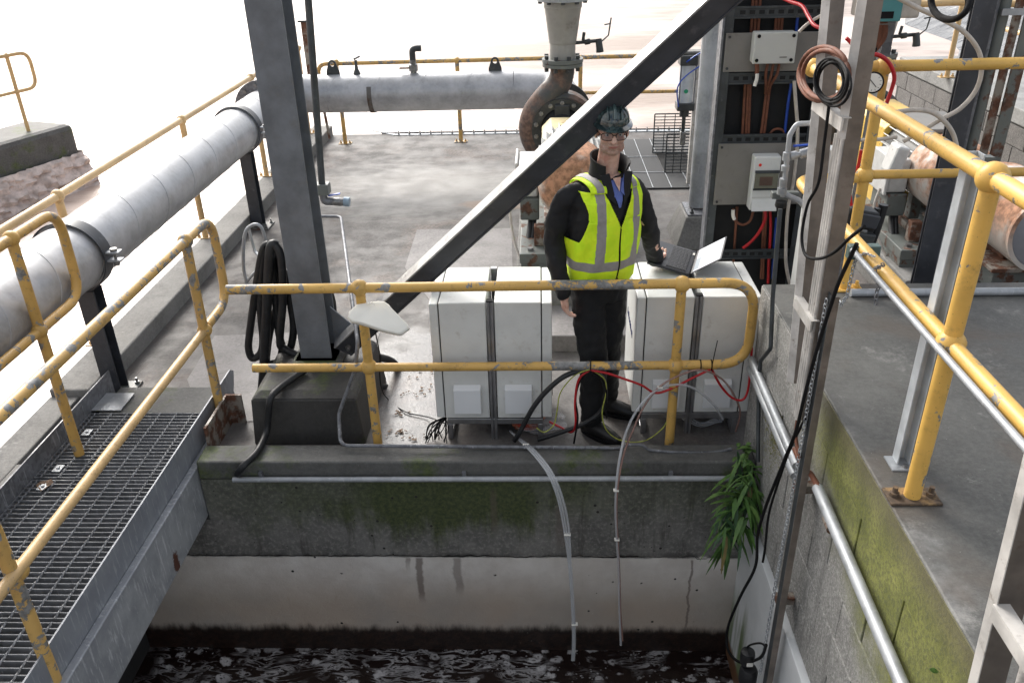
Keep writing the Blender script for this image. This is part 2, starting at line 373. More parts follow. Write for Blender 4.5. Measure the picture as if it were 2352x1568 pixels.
def wall_mat():                      # pit wall: mossy band on top, grey concrete, pale render, dark tide line
    n = NT('pit_wall_concrete'); p = n.pos(); x, y, z = n.xyz()
    fine = n.noise(p, 40, 7, .7); mid = n.noise(p, 5, 8, .65); runs = n.noise(n.mapped(p, (9, 9, 1.2)), 1.3, 7, .7); big = n.noise(p, 1.1, 5, .6)
    up = n.mix(n.ramp(mid, .3, .7), (.10, .098, .092), (.19, .185, .172))
    up = n.mix(n.ramp(fine, .48, .66, 0, .7), up, (.28, .27, .25))
    up = n.mix(n.ramp(runs, .52, .66, 0, .7), up, (.055, .05, .045))
    moss = n.mix(n.ramp(fine, .3, .7), (.022, .034, .012), (.075, .095, .026))
    mm = n.ramp(n.math('MULTIPLY_ADD', n.math('ADD', z, .12), 1.55, n.math('MULTIPLY_ADD', big, 1.7, n.math('MULTIPLY', runs, .8))), .72, 1.12)
    mm = n.math('MULTIPLY', mm, n.ramp(n.math('MULTIPLY_ADD', big, 1.6, n.math('MULTIPLY', n.math('ABSOLUTE', n.math('ADD', x, .55)), -.55)), .15, .62, .35, 1))
    up = n.mix(n.math('MULTIPLY', mm, .93), up, moss)
    lo = n.mix(n.ramp(mid, .3, .75), (.54, .50, .46), (.68, .65, .61))
    lo = n.mix(n.ramp(runs, .60, .70, 0, .45), lo, (.24, .19, .16))
    lo = n.mix(n.ramp(z, -1.0, -.6, .8, 0), lo, n.mix(n.ramp(big, .4, .6), (.36, .285, .22), (.30, .26, .22)))
    hz = n.math('MULTIPLY_ADD', n.noise(n.mapped(p, (1, 1, .3)), 6, 6, .7), .035, z)
    c = n.mix(n.ramp(hz, -.565, -.55), lo, up)
    tide = n.math('MULTIPLY_ADD', n.noise(n.mapped(p, (1, 1, .25)), 9, 7, .75), .16, z)
    c = n.mix(n.ramp(tide, -1.10, -1.02, 1, 0), c, n.mix(n.ramp(fine, .4, .7), (.010, .006, .005), (.035, .018, .012)))
    hole = n.ramp(n.math('MULTIPLY_ADD', fine, .03, n.voro(n.mapped(p, (1, 1, 1)), 9)), .085, .10, 1, 0)
    hole2 = n.ramp(n.voro(n.mapped(p, (1, 1, 1.2)), 24), .085, .11, 1, 0)
    hole = n.math('MAXIMUM', n.math('MULTIPLY', hole, n.ramp(mid, .46, .5)), n.math('MULTIPLY', hole2, n.math('MULTIPLY', n.ramp(n.noise(p, 3, 4), .50, .56), n.ramp(z, -.58, -.56))))
    c = n.mix(hole, c, (.022, .02, .018))
    for (sx, sw, z0_, z1_, al) in ((-.735, .020, -.96, -.57, .75), (-.80, .014, -.70, -.57, .6), (-.505, .024, -.90, -.57, .55), (.86, .007, -1.2, -.58, .7), (-.28, .02, -.45, -.10, .4), (.10, .03, -.56, -.2, .4)):
        wob = n.math('MULTIPLY_ADD', n.noise(n.mapped(p, (1, 1, 2)), 5, 5), .05, x)
        dd = n.math('ABSOLUTE', n.math('ADD', wob, -sx-.025))
        mk = n.math('MULTIPLY', n.ramp(dd, sw*.6, sw*1.3, 1, 0), n.math('MULTIPLY', n.ramp(z, z0_, z0_+.12), n.ramp(z, z1_, z1_-.02, 0, 1) if z1_ < -.5 else n.ramp(z, z1_+.05, z1_-.05)))
        c = n.mix(n.math('MULTIPLY', mk, al), c, (.13, .10, .085))
    wsp = n.ramp(n.voro(n.mapped(p, (1, 1, 1), (3.3, 1, 2)), 17), .04, .06, 1, 0)
    c = n.mix(n.math('MULTIPLY', wsp, n.math('MULTIPLY', n.ramp(big, .50, .54), n.ramp(x, -.3, .1, 0, .8))), c, (.5, .47, .4))
    n.bump(n.math('MULTIPLY_ADD', hole, -1.2, n.math('MULTIPLY_ADD', mid, .8, fine)), .45, .008)
    return n.fin(c, n.ramp(tide, -1.12, -1.0, .35, .82))
M['pit_wall'] = wall_mat()
def block_mat(name, moss, base=(.30, .295, .28)):
    n = NT(name); p = n.pos(); x, y, z = n.xyz()
    fine = n.noise(p, 70, 6, .75); mid = n.noise(p, 6, 8, .65); big = n.noise(p, 1.6, 5, .65)
    c = n.mix(n.ramp(mid, .3, .7), tuple(k*.65 for k in base), base)
    c = n.mix(n.ramp(fine, .46, .6, 0, .6), c, tuple(k*1.6 for k in base))
    c = n.mix(n.ramp(n.noise(p, 110, 4, .7), .5, .62, 0, .55), c, tuple(k*.35 for k in base))
    c = n.mix(n.ramp(n.noise(n.mapped(p, (5, 5, .8)), 2, 6), .56, .68, 0, .5), c, tuple(k*.45 for k in base))
    if moss:
        h = n.math('MULTIPLY_ADD', y, -.28, z)      # moss climbs towards the near end
        e = n.math('MULTIPLY_ADD', big, .9, h)
        mm = n.math('MULTIPLY', n.ramp(e, .12, .46), n.ramp(n.math('MULTIPLY_ADD', big, .8, y), 3.1, 3.7, 1, 0))
        mc = n.mix(n.ramp(mid, .3, .7), (.13, .145, .022), (.26, .27, .06))
        mc = n.mix(n.ramp(fine, .42, .62, 0, .7), mc, (.055, .06, .014))
        mc = n.mix(n.ramp(z, .82, 1.0, 0, .7), mc, (.10, .082, .05))
        c = n.mix(n.math('MULTIPLY', mm, .92), c, mc)
    n.bump(n.math('ADD', fine, n.math('MULTIPLY', mid, .6)), .6, .007)
    return n.fin(c, .85)
M['block_moss'] = block_mat('mossy_block', True)
M['block'] = block_mat('grey_block', False, (.19, .18, .17))
M['mortar'] = plain('mortar_joint', (.09, .09, .085), .95, 0, .3, 20)
def white_wall():
    n = NT('white_coated_wall'); p = n.pos(); x, y, z = n.xyz()
    c = n.mix(n.ramp(n.noise(p, 3, 6), .3, .7), (.55, .57, .58), (.66, .68, .69))
    g = n.math('MULTIPLY', n.ramp(n.math('MULTIPLY_ADD', n.noise(n.mapped(p, (1, 6, 1)), 2, 5), .6, z), -.75, -.35, 1, 0), n.ramp(n.noise(n.mapped(p, (1, 3, .3)), 2.0, 4), .50, .62))
    c = n.mix(n.math('MULTIPLY', g, .9), c, (.10, .15, .045))
    c = n.mix(n.ramp(n.math('MULTIPLY_ADD', n.noise(p, 9, 6), .12, z), -1.16, -1.10, 1, 0), c, (.14, .07, .035))
    return n.fin(c, .5)
M['white_wall'] = white_wall()
def water_mat():
    n = NT('silty_pond_water'); p = n.pos()
    b = n.noise(n.mapped(p, (.8, 2.2, 1)), 1.6, 5, .6); 
    c = n.mix(n.ramp(n.noise(n.mapped(p, (.12, .3, 1), (3.1, 1.7, 0)), .8, 6, .65), .40, .58), (.24, .15, .105), (.62, .50, .43))  # pale patches put glare into the colour; brown is the silty water itself
    n.bump(n.math('MULTIPLY_ADD', n.noise(n.mapped(p, (2, 5, 1)), 3, 4), .4, b), .5, .05)
    return n.fin(c, .28, 0, .6)
M['water'] = water_mat()
def pit_water_mat():
    n = NT('dark_effluent_with_foam'); p = n.pos(); x, y, z = n.xyz()
    warp = n.n('ShaderNodeTexNoise'); warp.inputs['Scale'].default_value = 3; n.l(p, warp.inputs[0])
    vm = n.n('ShaderNodeVectorMath', operation='SCALE'); n.l(warp.outputs['Color'], vm.inputs[0]); vm.inputs['Scale'].default_value = .13
    va = n.n('ShaderNodeVectorMath', operation='ADD'); n.l(p, va.inputs[0]); n.l(vm.outputs[0], va.inputs[1])
    q = va.outputs[0]
    swirl = n.ramp(n.math('ABSOLUTE', n.math('ADD', n.noise(n.mapped(q, (1.5, 5.5, 1)), 3.4, 5, .6, .8), -.5)), .0, .06, .75, 0)
    qs = n.mapped(q, (1.0, 1.2, 1))
    cell = n.voro(qs, 10); small = n.voro(qs, 34)
    ringy = n.math('MULTIPLY', n.ramp(n.math('MULTIPLY_ADD', n.noise(q, 13, 6, .7), 1.0, cell), .74, .90, 1, 0), n.ramp(cell, .05, .12, .1, 1))
    bub = n.math('MULTIPLY', ringy, n.math('MULTIPLY', n.ramp(small, .10, .22, .25, 1), n.ramp(n.noise(q, 60, 3), .3, .5, .55, 1)))
    tiny = n.math('MULTIPLY', n.ramp(small, .20, .26, .8, 0), n.ramp(small, .05, .09))
    bub = n.math('MAXIMUM', bub, n.math('MULTIPLY', tiny, n.ramp(n.noise(p, 7, 3), .5, .55)))
    clump = n.ramp(n.noise(n.mapped(q, (1.0, 2.0, 1)), 3.6, 4, .55), .42, .48)
    f = n.math('MAXIMUM', n.math('MULTIPLY', bub, clump), n.math('MULTIPLY', swirl, n.ramp(n.noise(p, 2.6, 3), .42, .55)))
    edge = n.ramp(n.math('MULTIPLY_ADD', n.noise(p, 7, 5), .25, y), 3.73, 3.80, 0, .6)
    mask = n.ramp(n.math('MULTIPLY_ADD', x, .22, n.noise(p, 1.1, 3)), -.02, .18)
    f = n.math('MULTIPLY', n.math('MAXIMUM', f, n.math('MULTIPLY', edge, bub)), mask)
    f = n.math('MULTIPLY', f, n.ramp(n.noise(p, 5, 5, .6), .3, .65, .35, 1))
    c = n.mix(f, (.012, .006, .005), (.50, .49, .50))
    n.bump(n.math('ADD', n.noise(p, 9, 4), f), .4, .01)
    return n.fin(c, n.ramp(f, 0, 1, .14, .75), 0, .5)
M['pit_water'] = pit_water_mat()
def clear(name, tint=(.86, .88, .9), alpha=.45):
    n = NT(name); c = n.fin(tint, .15, 0, .5); n.b.inputs['Alpha'].default_value = alpha; return c
M['tube'] = clear('clear_plastic_tube', (.62, .64, .67), .42)
M['tube_brown'] = clear('stained_clear_tube', (.34, .20, .17), .65)
M['lens'] = clear('glasses_lens', (.12, .12, .14), .35)
def liner_mat():
    n = NT('grey_pond_liner'); p = n.pos(); b = n.noise(n.mapped(p, (.6, 1.4, 1)), 1.2, 6, .6, .8)
    c = n.mix(n.ramp(b, .35, .65), (.055, .06, .07), (.16, .165, .175))
    n.bump(b, .9, .25); return n.fin(c, .38, 0, .6)
M['liner'] = liner_mat()
M['grass'] = plain('rough_grass', (.13, .16, .03), .9, 0, .5, 3, .3, (.20, .18, .07))
M['earth'] = plain('pond_bed', (.10, .08, .06), .95, 0, .4, 2)

def stringer_mat():
    n = NT('splashed_galvanised_plate'); p = n.pos(); x, y, z = n.xyz()
    f = n.noise(p, 7, 6); c = n.mix(n.ramp(f, .3, .7), (.27, .285, .31), (.40, .42, .44))
    st = n.noise(n.mapped(p, (20, 26, 3.2)), 2.0, 5, .7); c = n.mix(n.ramp(st, .54, .64, 0, .75), c, (.62, .64, .66))
    c = n.mix(n.ramp(z, -.02, .10, 0, .45), c, (.16, .175, .21))
    q = P(405, 1290, x=-1.93)
    dy = n.math('MULTIPLY', n.math('ADD', y, -q.y), 16); dz = n.math('MULTIPLY', n.math('ADD', z, -q.z), 7)
    d = n.math('POWER', n.math('ADD', n.math('MULTIPLY', dy, dy), n.math('MULTIPLY', dz, dz)), .5)
    c = n.mix(n.ramp(n.math('MULTIPLY_ADD', n.noise(p, 40, 6, .7), 1.1, d), .95, 1.1, 1, 0), c, (.10, .032, .018))
    return n.fin(c, .5, .1)
M['stringer'] = stringer_mat()
# ================================================================== SETTING
XL, XR = -2.87, 1.15           # inner faces: left kerb, right pit wall
YW = 3.70                      # face of the pit wall below the deck
SLAB = 1.0
RWX = 4.42                     # retaining wall on the right
struct('deck', MB().box(-1.92, RWX, 3.80, 4.4399, -1.6, 0), M['deck'])
struct('deck', MB().box(-2.95, RWX, 4.44, 11.4, -1.6, 0), M['deck'])
def sheet(poly, z, th=.004):
    return MB().prism([V((p.x, p.y, z)) for p in poly], (0, 0, th))
struct('concrete_patch', sheet([P(493, 772, z=0), P(430, 872, z=0), V((-2.1, 4.25, 0)), V((-1.2, 4.25, 0)), V((-1.2, 5.45, 0)), V((-1.75, 5.45, 0))], .0), M['patch'])
struct('concrete_patch', sheet([P(958, 528, z=0), P(930, 615, z=0), V((-.55, 5.2, 0)), V((-.2, 5.2, 0)), P(1175, 525, z=0)], .0), M['patch'])
# left kerb with drip groove edge
k = MB().box(-3.13, XL, 4.42, 11.4, -1.6, .13)
struct('left_kerb', k, M['kerb'], bev=.012)
struct('left_kerb', MB().box(-3.13, -2.94, 2.6, 4.416, -1.9, .085), M['kerb'], bev=.008)
struct('left_kerb', MB().box(-2.9395, -2.70, 2.6, 3.70, -1.9, .085), M['kerb'], bev=.008)
struct('kerb_recess', MB().box(-2.9395, -2.70, 3.7005, 4.416, -1.9, -.06), M['plinth'])
struct('kerb_cap', MB().box(-3.45, -3.132, 2.0, 3.62, -1.9, .02), M['kerb'], bev=.01)
# front kerb and pit walls
struct('front_kerb', MB().box(-1.922, XR, 3.695, 3.86, -.02, .10), M['kerb_dark'], bev=.012)
def wall_low(lower):
    m = wall_mat().copy(); return m
wm = M['pit_wall']
struct('pit_wall', MB().box(-1.92, XR, YW, 3.96, -.575, -.022), wm)
struct('pit_wall', MB().box(-2.84, -1.9205, YW, 3.96, -.575, -.31), wm)
jag = MB(); n = 220; vs = []
random.seed(3)
def edge_z(x):
    return -.565 + .010*mnoise.noise(V((x*4, 0, 0))) + .008*mnoise.noise(V((x*22, 5, 0))) - (.018 if mnoise.noise(V((x*6, 9, 0))) > .42 else 0)
for i in range(n+1):
    x = -2.84 + (XR+2.84)*i/n; z = edge_z(x)
    vs += [(x, YW-.014, z), (x, YW-.014, -2.2), (x, YW+.2, z)]
fs = []
for i in range(n):
    a, b = 3*i, 3*i+3; fs += [(a, a+1, b+1, b), (a+2, a, b, b+2)]
jag.add(vs, fs)
struct('pit_wall_lower', jag, wm)
struct('pit_wall', MB().box(-2.80, XR, YW+.004, 3.9, -2.2, -.575), M['plinth'])
struct('pit_wall', MB().box(-3.12, -2.84, -2, 3.70, -2.2, .0), M['kerb_dark'])
struct('pit_water', MB().box(-2.84, XR+.1, -2, YW+.02, -1.9, -1.33), M['pit_water'])
# right hand pit wall: slab over coursed blocks over white coated wall
slab = thing('raised_slab', 'raised dark grey concrete slab on the mossy block wall, right of the pit', 'slab', (XR, 4.02, 0))
part('slab_top', MB().box(XR, 6.5, -2, 4.02, .80, SLAB), M['slab'], slab, bev=.008)
part('slab_edge', MB().box(XR-.004, XR+.004, -2, 4.01, .805, .994), M['block_moss'], slab)
rw = thing('block_wall', 'block wall with dark upright joints and green moss, right side of the pit', 'wall', (XR, 4.0, 0))
part('mortar', MB().box(XR+.012, 2.2, -2, 3.99, -.24, .80), M['mortar'], rw)
random.seed(5)
bl = None
for r in range(5):
    z0 = -.225 + r*.2045
    y = 3.995 - (.2 if r % 2 else 0) + .0
    first = True
    if r % 2: ys = [3.995]; yy = 3.795
    else: ys = []; yy = 3.995
    segs = ([(3.80, 3.995)] if r % 2 else []) + [(yy-.4*(j+1)+.007, yy-.4*j) for j in range(9)]
    for a, b in segs:
        if b-a < .3: o = part('block', MB().box(XR, XR+.2, a, b, z0, z0+.2), M['block_moss'], rw, bev=.004); continue
        if bl is None:
            bl = part('block', MB().box(XR, XR+.2, a, b, z0, z0+.2), M['block_moss'], rw, bev=.004); ref = (a, z0)
        else:
            inst(bl, rw, (random.uniform(-.002, .002), a-ref[0], z0-ref[1]))
ww = thing('coated_wall', 'smooth white coated lower wall with a green stain, right side of the pit', 'wall', (XR, 3.7, -1))
part('coating', MB().prism([(XR-.03, 3.685, -.235), (XR-.03, 3.685, -2.2), (XR-.03, -2, -2.2), (XR-.03, -2, -.235)], (.3, 0, 0)), M['white_wall'], ww, bev=.004)
# retaining wall of blocks at the far right, with path on top
struct('pond_path', MB().box(RWX-.01, 9.5, 2, 10.8, .86, SLAB), M['path'], bev=.01)
struct('earth_fill', MB().box(RWX+.2, 9.45, 2, 10.75, -1.5, .855), M['earth'])
rt = thing('retaining_wall', 'grey concrete block retaining wall behind the second pump, far right', 'wall', (RWX, 8, 0))
part('mortar', MB().box(RWX+.012, RWX+.19, 4.1, 10.78, -.1, .858), M['mortar'], rt)
bl = None
for r in range(5):
    z0 = -.10 + r*.19
    for j in range(17):
        y0 = 4.1 + j*.4 - (.2 if r % 2 else 0)
        if y0 < 4.1: continue
        if bl is None: bl = part('block', MB().box(RWX, RWX+.18, y0, y0+.391, z0, z0+.182), M['block'], rt, bev=.004); ref = (y0, z0)
        else: inst(bl, rt, (random.uniform(-.003, .003), y0-ref[0], z0-ref[1]))
# pond, far bank with liner and grass
wt = MB(); wt.add([(-90, -4, -.9), (110, -4, -.9), (110, 230, -.9), (-90, 230, -.9)], [(0, 1, 2, 3)])
ob = struct('pond_water', MB().add([(-120, 11.39, -.9), (140, 11.39, -.9), (140, 300, -.9), (-120, 300, -.9)], [(0, 1, 2, 3)]), M['water'])
struct('pond_water', MB().add([(-120, -30, -.9), (-3.131, -30, -.9), (-3.131, 11.388, -.9), (-120, 11.388, -.9)], [(0, 1, 2, 3)]), M['water'])
struct('pond_bed', MB().box(-300, 300, -100, 600, -4, -3), M['earth'])
bank = MB(); vs = []; fs = []
NX, NY = 60, 50
def shore(y): return 6.2 + (y-10.8)*.30 + .5*math.sin(y*.6)
def bank_z(x, y):
    s = x - shore(y) + .25*mnoise.noise(V((x*.9, y*.9, 0)))
    z = -1.15 + .42*max(s, -1)
    z = min(z, 1.15 + .015*max(s, 0)) + .05*mnoise.noise(V((x*2, y*1.3, 3)))
    return z
for j in range(NY+1):
    y = 10.82 + (j/NY)**1.8*120
    for i in range(NX+1):
        x = shore(y)-1.5 + (i/NX)**1.7*80; vs.append((x, y, bank_z(x, y)))
for j in range(NY):
    for i in range(NX):
        a = j*(NX+1)+i; fs.append((a, a+1, a+NX+2, a+NX+1))
bo = part('bank', bank.add(vs, fs), [M['liner'], M['grass']], None, smooth=1, kind='structure')
for p in bo.data.polygons:
    if p.center.z > 1.02 or p.center.x > shore(p.center.y) + 6.5: p.material_index = 1
# grass tufts on the bank
gm = MB(); random.seed(11)
for i in range(4200):
    y = 10.9 + random.random()**1.6*22; x = shore(y) + 5.0 + random.random()*9
    if x > 28: continue
    z = bank_z(x, y)
    if z < .98: continue
    a = random.random()*PI; h = random.uniform(.05, .16); wd = .02
    d = V((math.cos(a)*wd, math.sin(a)*wd, 0)); t = V((random.uniform(-.05, .05), random.uniform(-.05, .05), h))
    gm.add([V((x, y, z))-d, V((x, y, z))+d, V((x, y, z))+t], [(0, 1, 2)])
part('grass', gm, M['grass'], None, kind='stuff')
# liner apron at the end of the deck with bolted batten
ap = thing('liner_batten', 'pale pond liner clamped under a bolted batten along the far deck edge', 'liner', (-.3, 11.3, 0))
part('liner_sheet', MB().hexa([(-2.2, 13.6, -.86), (3.6, 13.6, -.86), (3.6, 11.41, .0), (-2.2, 11.41, .0), (-2.2, 13.62, -.84), (3.6, 13.62, -.84), (3.6, 11.41, .02), (-2.2, 11.41, .02)]), M['liner'], ap)
part('batten', MB().box(-2.0, 3.6, 11.30, 11.36, .0, .012), M['galv_light'], ap)
part('batten', MB().bar((-2.0, 11.33, .006), (-2.35, 11.62, .006), .06, .012), M['galv_light'], ap)
b0 = None
for i in range(38):
    x = -1.95 + i*.147
    if b0 is None: b0 = part('bolt', MB().lathe((x, 11.33, .012), (0, 0, 1), [(.014, 0), (.014, .02), (.007, .021), (.007, .045)], 8), M['bolt'], ap); x0 = x
    else: inst(b0, ap, (x-x0, 0, 0))
# left weir wall with brown foam skirt, out in the pond
wl = thing('weir_wall', 'short dark concrete weir wall with stained face standing in the brown pond, far left', 'wall', (-7.6, 12, 0))
wd = V((.45, 1.25, 0)).normalized(); wn_ = V((-wd.y, wd.x, 0))
A = V((-7.02, 12.35, 0)); B = A - wd*7
wpoly = [A, B, B+wn_*.9, A+wn_*.9]
part('wall', MB().prism([V((p.x, p.y, -1.6)) for p in wpoly], (0, 0, 1.6)), M['kerb_dark'], wl, bev=.08)
fo = MB(); vs = []; fs = []; NL, NH = 120, 16
for i in range(NL+1):
    for j in range(NH+1):
        h = j/NH; q = B + (A-B)*(i/NL); 
        n1 = mnoise.noise(V((i*.35, h*6, 0))); n2 = mnoise.noise(V((i*.9, h*14, 4)))
        out_ = .05 + .20*(1-h)**.7 + .10*n1*(1-h*.5) + .06*n2
        q = q - wn_*out_; vs.append((q.x, q.y, -.92 + .50*h))
for i in range(NL):
    for j in range(NH):
        a = i*(NH+1)+j; fs.append((a, a+NH+1, a+NH+2, a+1))
fo.add(vs, fs)
# end cap of foam
vs = []; fs = []
for i in range(13):
    for j in range(NH+1):
        h = j/NH; q = A + wn_*(i/12*.9) ; n1 = mnoise.noise(V((i*.9, h*6, 8))); q = q + wd*(.05+.14*(1-h)+.08*n1); vs.append((q.x, q.y, -.92+.5*h))
for i in range(12):
    for j in range(NH):
        a = i*(NH+1)+j; fs.append((a, a+NH+1, a+NH+2, a+1))
fo.add(vs, fs)
M['foam'] = plain('brown_dried_foam', (.62, .52, .47), .8, 0, .35, 7, .6, (.38, .29, .25))
part('foam_crust', fo, M['foam'], wl, smooth=1, kind='stuff')

# jagged dark crack along the construction joint
ck = MB(); vs_ = []; n = 300
for i in range(n+1):
    x = -2.84 + (XR+2.84)*i/n; z = edge_z(x); t_ = .0045 + .011*max(0, mnoise.noise(V((x*3.1, 2, 7)))) + .006*max(0, mnoise.noise(V((x*17, 2, 9))))
    if x > .55: t_ *= .5
    vs_ += [(x, YW-.016, z-t_*.5), (x, YW-.016, z+t_)]
ck.add(vs_, [(2*i, 2*i+2, 2*i+3, 2*i+1) for i in range(n)])
struct('wall_crack', ck, plain('black_crack', (.012, .011, .010), .95))
# ================================================================== HANDRAILS
def z_rust(b): return abs(b.z-SLAB) < .01 and b.y < 3
M['rust_yellow'] = rusty('rusty_yellow_plate', (.40, .25, .10), (.13, .09, .06), .36, .5, 9)
def rail(name, label, loc, posts, bars, r, mat, ball=1.75, plate=True, group=None, pmat=None, clipbase=None):
    t = thing(name, label, 'handrail', loc, group)
    for nm, pts, rr, m in bars: part(nm, MB().tube(pts, rr, 14), m or mat, t, smooth=60)
    for base, top, mids in posts:
        base, top = V(base), V(top)
        part('post', MB().tube([base, top], r, 14), pmat or mat, t, smooth=60)
        for c in [top]+[V(q) for q in mids]:
            part('joint', MB().ball(c, r*ball, 16, 10), mat, t, smooth=80)
        if plate:
            pl = part('base_plate', MB().box(base.x-.085, base.x+.085, base.y-.045, base.y+.045, base.z, base.z+.01), M['rust_yellow'] if z_rust(base) else mat, t, bev=.003)
            for s in (-1, 1):
                part('bolt', MB().lathe((base.x+s*.06, base.y, base.z+.01), (0, 0, 1), [(.016, 0), (.016, .014), (.009, .015), (.009, .035)], 8), M['rust_yellow'] if z_rust(base) else mat, pl)
    return t
# middle rail in front of the cabinets
y = 3.95; RR = .0265
zt, zm = 1.03, .555
loop = bend([V((-1.66, y, zt-.005)), V((1.10, y, zt+.01)), V((1.10, y, zm+.005)), V((.72, y, zm))], .16, 8)
rail('handrail', 'yellow handrail across the picture in front of the white cabinets, with a rounded right end', (0, y, 0),
     [((-.955, y, 0), (-.955, y, zt), [(-.955, y, zm)]), ((.72, y, 0), (.72, y, zt+.005), [(.72, y, zm)])],
     [('top_rail', loop, RR, None), ('mid_rail', [V((-1.60, y, .55)), V((.72, y, zm))], RR*.92, None)], RR, M['yellow'], 1.7, False)
# near right rail on the raised slab and its return along the back
XRR = 1.235
rb = .0262
rail('handrail', 'thick clean yellow handrail running towards the viewer along the raised slab edge, far right', (XRR, 2.26, SLAB),
     [((XRR, 2.26, SLAB), (XRR, 2.26, 2.10), [(XRR, 2.26, 1.585)])],
     [('top_rail', [V((XRR, 3.95, 2.10)), V((XRR, .7, 2.10))], rb, None),
      ('mid_rail', bend([V((XRR+.35, 3.95, 1.585)), V((XRR-.01, 3.95, 1.585)), V((XRR, 3.2, 1.585)), V((XRR, .7, 1.585))], .12, 6), rb*.92, None)],
     rb*1.04, M['yellow_clean'], 1.65, True)
part('joint', MB().ball((XRR, 3.95, 2.10), rb*1.6), M['yellow_clean'], None, smooth=80).parent = [o for o in C.objects if o.name == 'handrail.001'][0]
o_ = C.objects['handrail.001']
for ch in o_.children:
    if ch.name.startswith('joint') and ch.data.vertices[0].co.y > 1.8 and ch.data.vertices[0].co.z > 1.9:
        ch.location = (-XRR, -2.26, -SLAB)
rail('handrail', 'yellow handrail along the back edge of the raised slab, in front of the second pump', (1.6, 3.95, SLAB),
     [((1.55, 3.95, SLAB), (1.55, 3.95, 2.10), [(1.55, 3.95, 1.60)])],
     [('top_rail', [V((XRR+.03, 3.95, 2.10)), V((3.4, 3.95, 2.11))], rb, None), ('mid_rail', [V((XRR+.3, 3.95, 1.60)), V((3.4, 3.95, 1.61))], rb*.85, None)],
     rb, M['yellow_clean'], 1.6, True)
# rail beyond the big pipe on the left kerb
xk = -3.09
lp = [((xk, yy, .13), (xk, yy, 1.20), [(xk, yy, .66)]) for yy in (5.04, 7.12, 9.05, 11.0)]
rail('handrail', 'long yellow handrail bleached by glare on the left kerb, beyond the big pipe', (xk, 7, .13), lp,
     [('top_rail', [V((xk, 1.5, 1.2)), V((xk, 11.1, 1.2))], RR, None), ('mid_rail', [V((xk, 1.5, .66)), V((xk, 11.1, .66))], RR*.9, None)], RR, M['yellow_old'], 1.6, True)
# far rail at the end of the deck
yb = 10.92
rail('handrail', 'weathered yellow handrail at the far deck edge behind the horizontal pipe', (-.6, yb, 0),
     [((x_, yb, 0), (x_, yb, 1.035), [(x_, yb, .60)]) for x_ in (-2.60, -1.06, .50, 2.3)],
     [('top_rail', bend([V((-2.84, yb, .6)), V((-2.84, yb, 1.02)), V((3.4, yb, 1.06))], .12), RR, None), ('mid_rail', [V((-2.84, yb, .6)), V((3.4, yb, .61))], RR*.85, None)], RR, M['yellow_worn'], 1.5, True)
# rail on the weir wall
A0 = P(65, 300, y=11.9); 
q0 = V((-7.45, 11.9, 0)); q1 = q0 - wd*5
e_ = q0 + wd*.35
rail('handrail', 'small faded yellow handrail with a rounded end on the weir wall, top left', tuple(q0), [(q0, q0+V((0, 0, 1.05)), [q0+V((0, 0, .56))])],
     [('top_rail', bend([q1+V((0, 0, 1.05)), e_+V((0, 0, 1.05)), e_+V((0, 0, .56)), q0+V((0, 0, .56))], .16), RR, None), ('mid_rail', [q1+V((0, 0, .56)), q0+V((0, 0, .56))], RR*.9, None)], RR, M['yellow_old'], 1.4, False)
# rail on the path at the top right
pp = V((4.40, 9.45, 1.0)); pe = P(2090, 12, z=2.0); pf = P(2196, 68, z=2.0)
rail('handrail', 'pale yellow handrail turning a corner beside the grey liner bank, top right', tuple(pp), [(pp, pp+V((0, 0, 1.05)), [])],
     [('top_rail', bend([pp+V((0, 0, 1.05)), pe, P(2200, 5, z=2.0), P(2352, 10, z=2.0)], .3), RR, None)], RR, M['yellow_old'], 1.4, True)
rail('handrail', 'short pale handrail on the grass edge at the far right border', tuple(P(2352, 85, z=1.05)), [],
     [('top_rail', [P(2290, 62, z=1.2), P(2400, 92, z=1.2)], RR*1.2, None)], RR, M['yellow_old'], 1.4, False)

# ================================================================== LEFT WALKWAY
GX0, GX1, GZ = -2.76, -1.985, .10
wk = thing('walkway', 'steel walkway with open bar grating and splashed side plates, lower left', 'walkway', (-2.35, 3.0, GZ))
def channel(x, s):
    m = MB(); m.box(x-.004, x+.004, -1.2, 4.5, -.16, .21)
    return m
# far side toe plate and near side stringer
part('toe_plate', MB().box(GX0-.012, GX0-.004, -1.2, 4.52, -.10, .215), M['galv_dark'], wk)
part('toe_plate', MB().prism([(GX1+.004, -1.2, -.02), (GX1+.004, 4.42, -.02), (GX1+.004, 4.52, .12), (GX1+.004, 4.55, .19), (GX1+.004, 4.50, .225), (GX1+.004, -1.2, .225)], (.008, 0, 0)), M['stringer'], wk)
st = MB().box(GX1+.013, GX1+.02, -1.2, 4.36, -.27, .055)
st.box(GX1+.0205, GX1+.065, -1.2, 4.36, .047, .055); st.box(GX1+.0205, GX1+.065, -1.2, 4.36, -.27, -.262)
part('stringer', MB().box(GX1+.013, GX1+.055, -1.2, 4.36, -.29, .05), M['stringer'], wk, bev=.006)
part('stringer', MB().box(GX0-.06, GX0-.013, -1.2, 3.69, -.29, .05), M['galv_dark'], wk, bev=.006)
part('landing_plate', MB().box(GX0-.002, GX0+.18, 4.22, 4.42, GZ, GZ+.006), M['galv'], wk)
struct('landing', MB().box(-2.72, GX1+.005, 4.20, 4.52, -.3, .092), M['kerb_dark'], bev=.012)
part('end_bracket', MB().box(GX1+.06, GX1+.075, 3.88, 4.25, -.02, .20).box(GX1+.075, GX1+.16, 4.235, 4.25, -.02, .20), M['rust_plate'], wk)
panels = [(4.195, 3.555), (3.535, 2.56), (2.54, 1.5), (1.48, .4)]
barsrc = None; rodsrc = {}
gmat = galv('grating_bar_steel', (.15, .155, .165), .6, .2)
